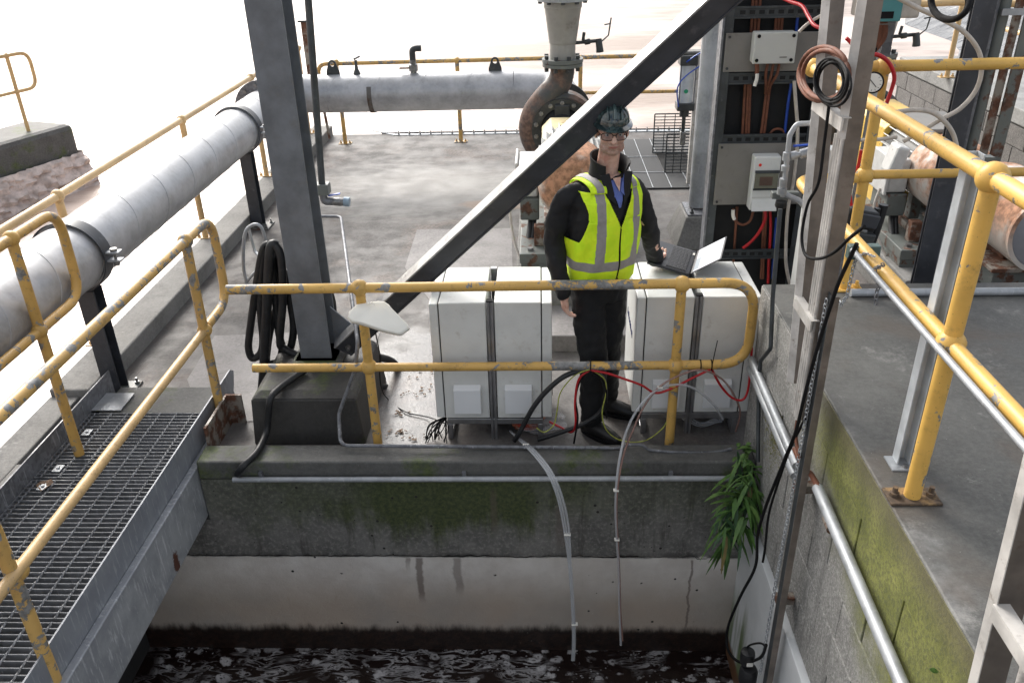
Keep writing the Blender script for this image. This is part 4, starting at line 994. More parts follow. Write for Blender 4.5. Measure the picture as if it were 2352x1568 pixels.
    part('power_cable', MB().tube(spline([V((-.08, 6.36, .60)), V((-.09, 6.3, .50)), V((-.13, 6.05, .30)), V((-.19, 5.7, .10)), V((-.24, 5.3, .03))], 6), .026, 10), M['rubber'], p, smooth=60)
    part('power_cable', MB().tube(spline([V((-.06, 6.36, .60)), V((-.07, 6.25, .46)), V((-.12, 5.98, .26)), V((-.17, 5.65, .08))], 6), .020, 10), M['rubber'], p, smooth=60)
    part('earth_lead', MB().tube(spline([V((-.21, 6.35, .76)), V((-.25, 6.3, .62)), V((-.22, 6.2, .42)), V((-.17, 6.1, .30))], 6), .010, 8), M['cable_white'], p, smooth=60)
    return p
p1 = pump()
p2 = copy_tree(p1); p2.location = p1.location + V((2.84, 0, 0))
p2['label'] = 'second pump with yellow coupling guard and chipped white terminal box, behind the right handrails'
for ch in p2.children:
    if ch.name.startswith('coupling_guard'):
        gm2 = MB().prism([(.005, 7.0, .30), (.005, 7.0, 1.06), (.10, 7.0, 1.15), (.33, 7.0, 1.15), (.42, 7.0, 1.06), (.42, 7.0, .30)], (0, .72, 0)); gm2.v = [q-p1.location for q in gm2.v]
        ch.data = mesh('coupling_guard', gm2, M['guard_yellow'], 0)
    if ch.name.startswith(('plinth_step', 'plinth')): pass
# bits only the second set shows: ribbed hood and second junction box
part('junction_box', MB().obox((2.66, 6.25, 1.02), (0, 1, 0), (.25, 0, 1), (1, 0, -.25), .17, .22, .10), M['motor_white'], p2, bev=.02)
part('ribbed_hood', MB().box(2.88, 3.3, 6.4, 7.0, 1.165, 1.20), M['beige_panel'], p2, bev=.01)
# third motor at the right border
t3 = thing('rusty_motor_end', 'rust-patched pale motor cowl with grey round end on a green grey frame, far right border', 'motor', (3.62, 5.6, 0))
part('shell', MB().lathe((3.60, 5.42, .72), (0, 1, 0), [(.262, .02), (.275, .03), (.285, .1), (.285, .75), (.25, .9), (.1, .97)], 48, cap=False), M['motor_cowl'], t3, smooth=60)
part('end_disc', MB().lathe((3.60, 5.43, .72), (0, 1, 0), [(0, 0), (.24, 0), (.255, .008), (.262, .02)], 48), rusty('rust_edged_disc', (.33, .34, .37), (.20, .09, .04), .62, .68, 3), t3, smooth=60)
part('rim', MB().ring((3.60, 5.415, .72), (0, 1, 0), .255, .285, .03, 48), M['motor_cowl'], t3, smooth=40)
part('base_frame', MB().box(3.30, 3.95, 5.45, 6.6, .30, .44).box(3.32, 3.93, 5.46, 6.59, .08, .2995), M['steel_frame'], t3, bev=.006)
part('top_plate', MB().box(3.27, 3.98, 5.42, 6.62, .441, .47), M['rust_plate'], t3, bev=.004)
part('saddle', MB().box(3.42, 3.8, 5.6, 6.4, .4705, .52), M['rust_plate'], t3, bev=.004)
part('bolt', MB().lathe((3.72, 5.49, .47), (0, 0, 1), [(.03, 0), (.03, .02)], 6), M['cast'], t3)

t3.location.x -= .15
# ================================================================== RIGHT STEEL COLUMN WITH PIPES
rc = thing('steel_column', 'dark steel column with vertical pipes and a brown channel, right side behind the yellow rails', 'column', (2.2, 4.4, 0))
part('front_flange', MB().box(2.06, 2.165, 4.30, 4.312, 0, 3.5), M['dark_steel'], rc, bev=.003)
part('back_flange', MB().box(2.13, 2.235, 4.475, 4.487, 0, 3.5), M['dark_steel'], rc, bev=.003)
part('web', MB().box(2.155, 2.165, 4.3125, 4.4745, 0, 3.5), M['dark_steel'], rc)
part('conduit', MB().tube([(2.185, 4.36, 0), (2.185, 4.36, 3.5)], .021, 12), M['galv_dark'], rc, smooth=60)
part('conduit', MB().tube([(2.24, 4.38, 0), (2.24, 4.38, 3.5)], .030, 12), M['steel_frame'], rc, smooth=60)
part('cable_channel', MB().box(2.285, 2.325, 4.36, 4.372, 0, 3.5), M['rust_plate'], rc)
part('cable_channel', MB().box(2.33, 2.39, 4.34, 4.352, 0, 3.5).box(2.382, 2.39, 4.3525, 4.42, 0, 3.5), M['steel_frame'], rc)
part('strap', MB().box(2.21, 2.40, 4.325, 4.338, 2.26, 2.29), M['galv'], rc)

# galvanised U channel post, clamped to the slab beside the near rail post
uc = thing('channel_post', 'bright galvanised U channel post standing beside the thick yellow rail post', 'post', (1.27, 2.47, SLAB))
ux, uy = 1.275, 2.46; uh = P(2235, 352, y=2.46).z
part('channel', MB().box(ux-.022, ux-.018, uy-.02, uy+.025, SLAB+.006, uh).box(ux-.0179, ux+.0179, uy+.021, uy+.025, SLAB+.006, uh).box(ux+.018, ux+.022, uy-.02, uy+.025, SLAB+.006, uh), M['galv_light'], uc)
part('back_strip', MB().box(ux+.023, ux+.055, uy-.012, uy+.020, SLAB+.006, uh-.01), M['steel_frame'], uc)
part('base_plate', MB().box(ux-.05, ux+.035, uy-.055, uy+.03, SLAB, SLAB+.006), M['galv'], uc)
part('bolt', MB().lathe((ux-.0, uy-.038, SLAB+.006), (0, 0, 1), [(.010, 0), (.010, .01)], 6), M['bolt'], uc)
# thin grey conduit below the near rail, brackets
cn = thing('conduit', 'thin straight grey conduit running below the near yellow mid rail', 'conduit', (1.2, 2.5, 1.5))
part('tube', MB().tube([P(1958, 575, x=1.19), P(2352, 1030, x=1.19)+V((0, -1.0, 0))], .0115, 10), M['galv'], cn, smooth=60)
part('bracket', MB().box(1.18, 1.30, 3.02, 3.06, 1.545, 1.60), plain('green_bracket', (.10, .15, .14), .5), cn, bev=.004)
cn2 = single('conduit', MB().tube([V((1.55, 3.86, SLAB+.02)), V((4.6, 3.86, SLAB+.02))], .020, 12), M['galv'], 'grey conduit lying along the back edge of the raised slab', 'conduit', smooth=60)
# wall conduits, mossy side
wc = thing('wall_conduit', 'pair of grey conduits on the pit wall near the corner', 'conduit', (1.11, 3.5, .55))
for q, zz in enumerate((.60, .545)):
    part('tube', MB().tube([V((1.118, 3.93, zz)), V((1.118, 3.02, zz-.03))], .021, 12), M['galv'], wc, smooth=60)
wc2 = thing('wall_conduit', 'stout grey conduit running along the mossy block wall towards the viewer', 'conduit', (1.11, 2.4, .52))
part('tube', MB().tube([P(1878, 1120, x=1.11), P(2050, 1568, x=1.11)+V((0, -1, 0))], .0235, 14), M['galv'], wc2, smooth=60)
part('coupling', MB().tube([P(1903, 1190, x=1.11), P(1914, 1215, x=1.11)], .026, 14), M['rust_plate'], wc2, smooth=60)
part('brown_cable', MB().tube(spline([P(1825, 1030, x=1.10), P(1845, 1075, x=1.10), P(1862, 1088, x=1.10), P(1882, 1122, x=1.11)], 5), .012, 8), M['cable_brown'], wc2, smooth=60)
# rail along the pit wall below the kerb
pr = thing('wall_pipe', 'slim bright conduit fixed along the pit wall just below the kerb', 'conduit', (-.3, 3.66, -.02))
part('tube', MB().tube([V((-1.72, 3.668, P(530, 1101, y=3.668).z)), V((P(1708, 1098, y=3.668).x, 3.668, P(1708, 1098, y=3.668).z))], .0155, 12), M['galv'], pr, smooth=60)
for u in (600, 1066, 1540):
    q = P(u, 1087, y=3.69); part('clip', MB().box(q.x-.011, q.x+.011, 3.677, 3.694, q.z-.03, q.z+.016), M['galv_dark'], pr)
# ================================================================== PNEUMATIC SLUICE, FLOOR GRATING, POLE
gy = 8.9
cyp = thing('pneumatic_cylinder', 'silver pneumatic cylinder with a green dot and blue air lines, hanging beside the round pole', 'cylinder', (1.5, gy, 1.1))
ca = P(1583, 132, y=gy); cb_ = P(1577, 245, y=gy)
part('end_block', MB().box(ca.x-.10, ca.x+.08, gy-.09, gy+.09, ca.z-.07, ca.z+.03), M['cast'], cyp, bev=.01)
part('end_block', MB().box(ca.x-.10, ca.x+.08, gy-.09, gy+.09, cb_.z-.03, cb_.z+.05), M['cast'], cyp, bev=.01)
part('barrel', MB().tube([(ca.x-.01, gy, cb_.z), (ca.x-.01, gy, ca.z)], .078, 24), M['galv_light'], cyp, smooth=60)
for sx in (-.085, .065): part('tie_rod', MB().tube([(ca.x+sx, gy-.075, cb_.z), (ca.x+sx, gy-.075, ca.z-.05)], .008, 6), M['galv_dark'], cyp)
part('green_dot', MB().lathe((ca.x-.02, gy-.077, cb_.z+.17), (0, -1, 0), [(.022, 0), (.022, .004)], 16), plain('green_sticker', (.01, .28, .14), .5), cyp)
part('rod', MB().tube([(ca.x-.01, gy, cb_.z-.03), (ca.x-.01, gy, cb_.z-.10), (ca.x-.01, gy, cb_.z-.105), (ca.x-.01, gy, cb_.z-.30)], [.05, .05, .02, .018], 12), M['cast'], cyp, smooth=50)
part('clevis', MB().box(ca.x-.035, ca.x+.02, gy-.03, gy+.03, cb_.z-.40, cb_.z-.26), M['bolt'], cyp, bev=.005)
part('air_line', MB().tube(spline([(ca.x-.04, gy-.1, ca.z-.03), V((ca.x+.08, gy-.14, ca.z+.06)), V((ca.x+.22, gy-.1, ca.z+.08))], 6), .007, 6), M['cable_blue'], cyp)
part('air_line', MB().tube(spline([V((ca.x-.09, gy-.1, cb_.z+.02)), V((ca.x-.115, gy-.12, cb_.z+.22)), V((ca.x-.02, gy-.14, ca.z-.14)), V((ca.x+.22, gy-.1, ca.z+.0))], 8), .007, 6), M['cable_blue'], cyp)
part('gate_post', MB().box(ca.x+.075, ca.x+.135, gy, gy+.06, -.3, ca.z+.05), M['grp'], cyp, bev=.004)
part('gate_post', MB().box(ca.x+.14, ca.x+.165, gy+.02, gy+.09, -.3, ca.z+.05), M['grp_dark'], cyp, bev=.004)
part('head_plate', MB().box(ca.x-.08, ca.x+.25, gy-.02, gy+.12, ca.z+.04, ca.z+.06), M['kerb'], cyp)
# floor grating beside the opening
gr_d = plain('dark_fibreglass_grating', (.035, .036, .038), .7, 0, .3, 60, .2)
fg = thing('floor_grating', 'dark mesh floor grating panels with pale frames on the deck behind the man', 'grating', (1.3, 9.7, 0))
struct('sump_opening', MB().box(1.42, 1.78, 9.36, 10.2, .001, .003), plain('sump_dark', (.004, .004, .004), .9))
for (xa, xb, ya, yb_) in ((1.02, 1.20, 8.78, 10.85), (1.205, 1.40, 8.78, 10.85), (1.405, 1.60, 8.78, 9.34), (1.605, 1.82, 8.78, 9.34), (1.405, 1.60, 10.22, 10.85)):
    pn = part('panel', MB().box(xa, xb, ya, yb_, .004, .018), gr_d, fg)
    part('frame_bar', MB().box(xa-.002, xa+.006, ya, yb_, .018, .024), M['galv'], pn)
for yy in (9.35, 10.0): part('frame_bar', MB().box(1.02, 1.40, yy, yy+.01, .0185, .025), M['galv'], fg)
def guard_panel(p0, p1, ht, nu, nv, label):
    t = thing('mesh_guard', label, 'guard', tuple(p0), 'mesh guards round the sump')
    p0, p1 = V(p0), V(p1)
    fr = part('frame', MB().tube([p0, p1], .008, 6).tube([p0+V((0, 0, ht)), p1+V((0, 0, ht))], .008, 6).tube([p0, p0+V((0, 0, ht))], .008, 6).tube([p1, p1+V((0, 0, ht))], .008, 6), M['dark_steel2'], t, kind='stuff')
    s_ = None
    for i in range(1, nv):
        z = ht*i/nv
        if s_ is None: s_ = part('wire', MB().tube([p0+V((0, 0, z)), p1+V((0, 0, z))], .0055, 5), M['dark_steel2'], t); z0_ = z
        else: inst(s_, t, (0, 0, z-z0_))
    s_ = None
    for i in range(1, nu):
        q = (p1-p0)*(i/nu)
        if s_ is None: s_ = part('wire', MB().tube([p0+q, p0+q+V((0, 0, ht))], .0055, 5), M['dark_steel2'], t); q0_ = q
        else: inst(s_, t, q-q0_)
guard_panel((1.37, 10.18, .02), (1.86, 10.18, .02), .47, 4, 13, 'rear dark wire mesh guard standing on the floor grating')
guard_panel((1.405, 9.33, .02), (1.84, 9.33, .02), .44, 5, 12, 'front dark wire mesh guard beside the round pole')
pp_ = thing('round_pole', 'round galvanised pole bolted to a sloped concrete pedestal, beside the cable rack', 'pole', (1.42, 7.35, 0))
part('shaft', MB().tube([(1.425, 7.35, .30), (1.425, 7.35, 3.6)], .083, 32), M['galv'], pp_, smooth=60)
part('pedestal', MB().hexa([(1.19, 7.0, 0), (1.68, 7.0, 0), (1.68, 7.60, 0), (1.19, 7.60, 0), (1.29, 7.12, .27), (1.58, 7.12, .27), (1.58, 7.52, .27), (1.29, 7.52, .27)]), M['kerb'], pp_, bev=.01)
part('base_plate', MB().box(1.305, 1.565, 7.14, 7.50, .27, .285), M['galv_dark'], pp_)
part('bolt', MB().lathe((1.345, 7.17, .285), (0, 0, 1), [(.018, 0), (.018, .02), (.009, .021), (.009, .05)], 6), M['cast'], pp_)
# ================================================================== CABLE RACK
ry = 5.0
rk = thing('cable_rack', 'tall dark steel cable tray frame carrying mounting plates, right of the man', 'rack', (1.35, ry, 0))
rx0, rx1 = 1.03, 1.62
part('side_channel', MB().box(rx0, rx0+.006, ry-.03, ry+.09, 0, 3.4).box(rx0+.0061, rx0+.05, ry-.03, ry-.024, 0, 3.4), M['dark_steel2'], rk, bev=.001)
part('side_channel', MB().box(rx1-.006, rx1, ry-.03, ry+.09, 0, 3.4).box(rx1-.05, rx1-.0061, ry-.03, ry-.024, 0, 3.4), M['dark_steel2'], rk, bev=.001)
part('edge_trim', MB().box(rx0-.014, rx0-.002, ry-.035, ry+.06, 0, 3.4), M['galv_dark'], rk)
part('backing_panel', MB().box(rx0+.007, rx1-.007, ry+.07, ry+.08, 0, 3.4), M['black_panel'], rk)
def prung(v): return P(1760, v, y=ry).z
for v in (27, 178, 318, 580):
    z = prung(v)
    rg = part('slotted_rung', MB().box(rx0+.051, rx1-.051, ry-.028, ry-.018, z+.022, z+.032).box(rx0+.051, rx1-.051, ry-.028, ry-.018, z-.032, z-.022).box(rx0+.051, rx1-.051, ry-.016, ry-.012, z-.032, z+.032), M['dark_steel2'], rk)
    for k_ in range(9):
        x = rx0+.08+k_*.053; part('slot', MB().box(x, x+.03, ry-.0185, ry-.0165, z-.010, z+.010), M['black_panel'], rg)
def plate(u0, v0, u1, v1, u2, v2, u3, v3, name):       # tl, tr, br, bl
    a, b, c, d = P(u0, v0, y=ry-.04), P(u1, v1, y=ry-.04), P(u2, v2, y=ry-.04), P(u3, v3, y=ry-.04)
    xa, xb = (a.x+d.x)/2, (b.x+c.x)/2; za, zb = (c.z+d.z)/2, (a.z+b.z)/2
    q = part(name, MB().box(xa, xb, ry-.045, ry-.036, za, zb), M['beige_panel'], rk, bev=.002)
    for (x, z) in ((xa+.02, zb-.02), (xb-.02, zb-.02), (xa+.02, za+.02), (xb-.02, za+.02)):
        part('screw', MB().lathe((x, ry-.045, z), (0, -1, 0), [(.008, 0), (.008, .006)], 8), M['cast'], q)
    return (xa, xb, za, zb)
plate(1668, 77, 1893, 72, 1880, 160, 1660, 168, 'mounting_plate')
plate(1650, 332, 1860, 326, 1838, 466, 1638, 472, 'mounting_plate')
# junction box on the upper plate
jb = thing('junction_box', 'light grey square junction box with four black screws on the upper mounting plate', 'junction box', tuple(P(1777, 110, y=ry-.09)))
a, b = P(1733, 74, y=ry-.10), P(1820, 143, y=ry-.10)
part('box', MB().box(a.x, b.x, ry-.115, ry-.046, b.z, a.z), M['white_box2'], jb, bev=.008)
part('lid', MB().box(a.x-.002, b.x+.002, ry-.135, ry-.116, b.z-.002, a.z+.002), M['white_box2'], jb, bev=.006)
for x in (a.x+.02, b.x-.02):
    for z in (b.z+.018, a.z-.018): part('screw', MB().lathe((x, ry-.1355, z), (0, -1, 0), [(.010, 0), (.010, .003)], 10), M['cable_black'], jb)
part('label', MB().box(b.x-.085, b.x-.045, ry-.1365, ry-.1352, b.z+.03, b.z+.036), M['beige_panel'], jb)
# isolator on lower plate
iso = thing('isolator_switch', 'white isolator enclosure with a red dot and open flap on the lower mounting plate', 'switch box', tuple(P(1750, 415, y=ry-.09)))
a, b = P(1731, 356, y=ry-.09), P(1776, 478, y=ry-.09)
part('body', MB().box(a.x, b.x, ry-.13, ry-.046, b.z, a.z), M['white_box'], iso, bev=.008)
hz_ = a.z-b.z
part('window', MB().box(a.x+.012, b.x-.006, ry-.140, ry-.131, b.z+hz_*.42, b.z+hz_*.70), plain('smoky_window', (.16, .16, .12), .25), iso, bev=.003)
part('breaker', MB().box(a.x+.04, b.x-.04, ry-.143, ry-.1405, b.z+hz_*.48, b.z+hz_*.64), plain('breaker_brown', (.10, .06, .045), .5), iso)
part('window_frame', MB().box(a.x+.01, b.x-.004, ry-.141, ry-.131, b.z+hz_*.705, b.z+hz_*.75), M['dark_steel2'], iso)
part('window_frame', MB().box(a.x+.008, b.x-.002, ry-.143, ry-.131, b.z+hz_*.39, b.z+hz_*.415), M['dark_steel2'], iso)
part('red_dot', MB().lathe((a.x+.035, ry-.1305, a.z-.05), (0, -1, 0), [(.009, 0), (.009, .003)], 12), plain('red_plastic', (.75, .03, .02), .4), iso)
part('flap', MB().prism([(a.x+.01, ry-.131, b.z+hz_*.22), (a.x+.005, ry-.17, b.z+.01), (b.x-.002, ry-.17, b.z+.01), (b.x-.002, ry-.131, b.z+hz_*.22)], (0, .004, -.004)), M['white_box'], iso, bev=.001)
part('groove', MB().box(a.x+.008, b.x-.004, ry-.1308, ry-.1300, b.z+hz_*.245, b.z+hz_*.25), M['beige_panel'], iso)
# cables on the rack
def cable(name, label, pts, r, m, y=None, x=None, n=7, cat='cable', group=None, seg=8):
    q = []
    for p in pts:
        if isinstance(p, V): q.append(p)
        elif len(p) == 3: q.append(P(p[0], p[1], y=p[2]) if x is None else P(p[0], p[1], x=p[2]))
        else: q.append(P(p[0], p[1], y=y) if x is None else P(p[0], p[1], x=x))
    return single(name, MB().tube(spline(q, n), r, seg), m, label, cat, smooth=60, group=group)
yc = ry+.03
BG = 'brown cables down the rack'
bl_ = 'one of the brown cables running down inside the dark cable rack'
BD = ((1730, 1725, -10, 76, 0), (1738, 1733, -10, 76, 0), (1747, 1741, -10, 76, 0), (1785, 1780, 20, 76, 1), (1792, 1787, 20, 76, 1), (1799, 1794, 20, 76, 1),
      (1712, 1705, 185, 308, 2), (1719, 1713, 185, 308, 2), (1724, 1719, 185, 308, 2), (1762, 1748, 200, 308, 3), (1768, 1755, 200, 308, 3), (1693, 1682, 475, 640, 4), (1755, 1748, 480, 640, 5), (1761, 1752, 480, 640, 5))
BN = ('brown cable of the left trio above the upper plate of the rack', 'brown cable of the right trio above the upper plate of the rack', 'brown cable of the left trio in the middle bay of the rack',
      'brown cable of the close pair below the junction box in the middle bay', 'lone brown cable at the left of the lowest rack bay', 'brown cable of the pair in the lowest bay, below the isolator')
BP = ('leftmost ', 'middle ', 'rightmost ')
for q_, (u0, u1, v0, v1, bk) in enumerate(BD):
    same_ = [i for i, r_ in enumerate(BD) if r_[4] == bk]; k_ = same_.index(q_)
    lb_ = BN[bk] if len(same_) == 1 else (BP[k_] if len(same_) == 3 else ('left ', 'right ')[k_])+BN[bk]
    cable('cable', lb_, [(u0, v0), ((u0+u1)/2, (v0+v1)/2), (u1, v1)], .0085, M['cable_brown'], y=yc, group=BG, n=2)
LG = 'brown loops below the junction box'
for du in (0, 13, 26): cable('cable', {0: 'rightmost', 13: 'middle', 26: 'leftmost'}[du]+' of three looped brown cables under the junction box', [(1790-du, 143, ry-.07), (1785-du, 170, ry-.07), (1770-du*.4, 196, ry-.03), (1766-du*.3, 215, ry+.02)], .0085, M['cable_brown'], y=ry-.05, group=LG)
cable('cable', 'short brown cable tail with a white tag hanging from the junction box', [(1738, 144), (1739, 160), (1738, 170)], .012, M['cable_brown'], y=ry-.08)
cable('cable_tag', 'white sleeve on the short cable tail below the junction box', [(1739, 169), (1738, 182), (1733, 198)], .0105, M['white'], y=ry-.085, cat='tag')
for i, (a_, b_) in enumerate((((1835, 25), (1829, 76)), ((1818, 186), (1802, 310)), ((1783, 500), (1774, 640)))):
    cable('cable', ['bright blue cable at the top of the rack above the upper plate', 'bright blue cable in the middle opening of the rack', 'bright blue cable in the lowest opening of the rack'][i], [a_, ((a_[0]+b_[0])/2-1, (a_[1]+b_[1])/2), b_], .0085, M['cable_blue'], y=ry+.02)
cable('cable', 'cream cable hanging down the right side of the rack', [(1824, 186), (1828, 240), (1832, 300), (1829, 360), (1822, 420), (1810, 480), (1805, 560), (1806, 610), (1815, 655)], .0105, M['cable_white'], y=ry-.06)
cable('cable', 'red cable leaving the bottom of the isolator', [(1757, 484), (1757, 505), (1742, 535), (1725, 555), (1706, 570)], .010, M['cable_red'], y=ry-.05)
cable('cable', 'brown cable looping under the lower mounting plate', [(1684, 480), (1688, 505), (1705, 516), (1722, 508), (1730, 486)], .0085, M['cable_brown'], y=ry-.03)
cable('cable_tag', 'white sleeve on the cable loop under the lower plate', [(1684, 482), (1684, 495), (1687, 504)], .011, M['white'], y=ry-.035, cat='tag')
cable('cable', 'red cable running down behind the laptop inside the rack', [(1768, 480), (1770, 520), (1766, 600), (1764, 650)], .009, M['cable_red'], y=ry+.0)
cable('cable', 'brown cable arch above the third rung of the rack', [(1765, 312), (1778, 298), (1795, 298), (1805, 310)], .008, M['cable_brown'], y=ry+.02)
# ================================================================== AIR FITTINGS left of the ladder
yf = 4.06
ft = thing('air_fitting', 'grey bent air pipe with fittings and a blue lever, left of the cable ladder', 'pipe fitting', tuple(P(1810, 400, y=yf)))
def fp(pts, r, nm, m=None, rad=.03): part(nm, MB().tube(bend([P(u, v, y=yf) for u, v in pts], rad, 5), r, 12), m or M['galv'], ft, smooth=60)
fp([(1872, 283), (1830, 285), (1814, 310), (1807, 372), (1800, 440), (1798, 452)], .013, 'pipe')
fp([(1862, 283), (1878, 282)], .021, 'coupling'); fp([(1808, 350), (1806, 368)], .020, 'coupling'); fp([(1804, 380), (1803, 392)], .020, 'coupling')
fp([(1806, 360), (1838, 355), (1872, 343)], .014, 'pipe'); fp([(1815, 359), (1830, 356)], .022, 'coupling'); fp([(1838, 355), (1858, 349)], .024, 'ball_valve')
part('lever', MB().obox(P(1842, 334, y=yf-.02), (1, 0, .08), (0, 1, 0), (0, 0, 1), .08, .02, .006), M['cable_blue'], ft)
fp([(1800, 410), (1798, 428)], .020, 'coupling'); fp([(1797, 432), (1795, 446)], .024, 'coupling')
fp([(1800, 445), (1815, 452), (1835, 460), (1853, 480), (1870, 498)], .014, 'pipe')
part('bracket_arm', MB().box(P(1778, 450, y=yf).x, P(1840, 450, y=yf).x, yf+.03, yf+.07, P(1800, 462, y=yf).z, P(1800, 447, y=yf).z), M['steel_frame'], ft, bev=.003)
part('drain_cup', MB().lathe(P(1793, 476, y=yf), (0, 0, 1), [(.026, 0), (.03, .01), (.028, .03)], 12), M['rubber'], ft, smooth=40)
cn3 = thing('conduit', 'long dark conduit dropping from the air fittings down the pit wall corner', 'conduit', (1.1, 4.0, .9))
part('tube', MB().tube(bend([P(1792, 480, x=1.12), P(1775, 680, x=1.12), P(1770, 800, x=1.125), P(1747, 828, x=1.125), P(1743, 862, x=1.125), P(1741, 1060, x=1.125)], .03, 4), .011, 10), M['dark_steel2'], cn3, smooth=60)
reg = thing('air_regulator', 'white air filter regulator left of the cable ladder', 'regulator', tuple(P(1876, 290, y=4.0)))
part('bowl', MB().tube([P(1876, 308, y=4.0), P(1880, 252, y=4.0)], .026, 16), M['white'], reg, smooth=60)
part('lower_bowl', MB().tube([P(1874, 335, y=4.0), P(1876, 310, y=4.0)], .017, 12), M['tube'], reg, smooth=60)
wb = thing('meter_cabinet', 'tall narrow white meter panel with a small label, behind the cable ladder', 'panel', (1.33, 4.4, .9))
part('case', MB().box(P(1850, 500, y=4.3).x, P(1885, 500, y=4.3).x+.06, 4.3, 4.40, .75, P(1860, 345, y=4.3).z), M['white_box'], wb, bev=.008)
q = P(1842, 625, y=4.295); part('label', MB().box(q.x-.02, q.x+.03, 4.296, 4.2995, q.z-.02, q.z+.03), M['beige_panel'], wb)
# gauge
gg = thing('pressure_gauge', 'round white pressure gauge with black case beside the yellow rail joint', 'gauge', tuple(P(2005, 190, y=3.86)))
gc = P(2005, 190, y=3.86); nrm = (V((0, 0, CAM_H))-gc).normalized(); nrm = (nrm+V((-.25, -.4, 0))).normalized()
part('case', MB().lathe(gc-nrm*.025, nrm, [(.045, 0), (.047, .03), (.043, .034)], 32), M['cable_black'], gg, smooth=40)
part('dial', MB().lathe(gc+nrm*.0095, nrm, [(.040, 0), (.040, .002)], 32), M['white'], gg)
t1_ = nrm.cross(V((0, 0, 1))).normalized(); t2_ = t1_.cross(nrm)
nd = (t1_*-.6-t2_*.6).normalized()
part('needle', MB().obox(gc+nrm*.0135-nd*.0, nd, nrm, nd.cross(nrm), .05, .001, .003), M['cable_black'], gg)
tk = None
for k_ in range(11):
    a = math.radians(-225+27*k_); d = t1_*math.cos(a)+t2_*math.sin(a)
    part('tick', MB().obox(gc+nrm*.0122+d*.033, d, nrm, d.cross(nrm), .008, .001, .0015), M['cable_black'], gg)
part('plate', MB().box(P(1984, 200, y=3.9).x, P(2016, 200, y=3.9).x, 3.885, 3.895, P(1995, 243, y=3.89).z, P(1995, 205, y=3.89).z), M['white_box2'], gg, bev=.004)
q = P(2001, 231, y=3.88); part('knob', MB().lathe(q, (0, -1, 0), [(.014, 0), (.014, .01)], 12), M['cable_black'], gg)
# ================================================================== CABLE LADDERS ON THE WALL
def ladder(label, x0, yn_b, yn_t, yf_b, yf_t, zb, zt, rungs, grp_='cable ladders on the pit wall', dep=.052):
    t = thing('cable_ladder', label, 'cable ladder', (x0, yn_b, zb), grp_)
    for (yb, yt, zz) in ((yn_b, yn_t, zb-.08), (yf_b-.055, yf_t-.055, zb)):
        f = (yt-yb)/(zt-zb)
        ya = yb + f*(zz-zb)
        def quad(xa, xb, d0, d1):
            return [(xa, ya+d0, zz), (xb, ya+d0, zz), (xb, ya+d1, zz), (xa, ya+d1, zz), (xa, yt+d0, zt), (xb, yt+d0, zt), (xb, yt+d1, zt), (xa, yt+d1, zt)]
        rl = part('side_rail', MB().hexa(quad(x0, x0+dep, 0, .004)), M['grp_dark'], t)
        zl = zb+(zt-zb)*.60 if yb == yn_b else zz; yl = yb+f*(zl-zb)
        part('lip', MB().hexa([(a_-.024*w_-.003*w2_, b_+.020*w_, c_) for (a_, b_, c_), w_, w2_ in zip([(x0, yl, zl), (x0, yl, zl), (x0, yl+.003, zl), (x0, yl+.003, zl), (x0, yt, zt), (x0, yt, zt), (x0, yt+.003, zt), (x0, yt+.003, zt)], (1, 0, 0, 1, 1, 0, 0, 1), (0,)*8)]), M['grp'], rl)
    for z in rungs:
        f = (z-zb)/(zt-zb); a = yn_b+(yn_t-yn_b)*f; b = yf_b+(yf_t-yf_b)*f
        part('rung', MB().box(x0-.026, x0-.018, a-.01, b-.03, z, z+.045), M['grp'], t, bev=.002)
        part('rung_lip', MB().box(x0-.026, x0+.006, a-.01, b-.03, z+.0455, z+.0485), M['grp'], t)
    for k_ in range(4):
        ya = yn_b+.012+k_*.0235; yb2 = yn_t+.012+k_*.0235
        part('riser_conduit', MB().tube([(x0-.004, ya, zb-.10), (x0-.004, ya+(yb2-ya)*.60, zb+(zt-zb)*.60)], .0078, 10), M['grp'], t, smooth=60)
    return t
pb = P(1815, 865, x=1.04); pt = P(1892, 45, x=1.04)
qb = P(1888, 663, x=1.04); qt = P(1976, 100, x=1.04)
zb = pb.z; zt = 2.75
fy_ = (pt.y-pb.y)/(pt.z-pb.z); ny_ = (qt.y-qb.y)/(qt.z-qb.z)
ladder('tall stainless cable ladder with ribbed riser conduits fixed against the corner of the raised slab', 1.04, qb.y+ny_*(zb-qb.z), qb.y+ny_*(zt-qb.z), pb.y, pb.y+fy_*(zt-pb.z), zb, zt, (P(1850, 725, x=1.04).z, P(1915, 265, x=1.04).z-.02))
lx = 1.06
r_b = P(2225, 1568, x=lx); r_t = P(2345, 1080, x=lx)
y_n = r_b.y + .0
l2 = thing('cable_ladder', 'stained cable ladder cut off by the bottom right corner of the picture', 'cable ladder', (lx, 1.5, .5), 'cable ladders on the pit wall')
f_ = (r_t.y-r_b.y)/(r_t.z-r_b.z)
def LY(z): return r_b.y+f_*(z-r_b.z)
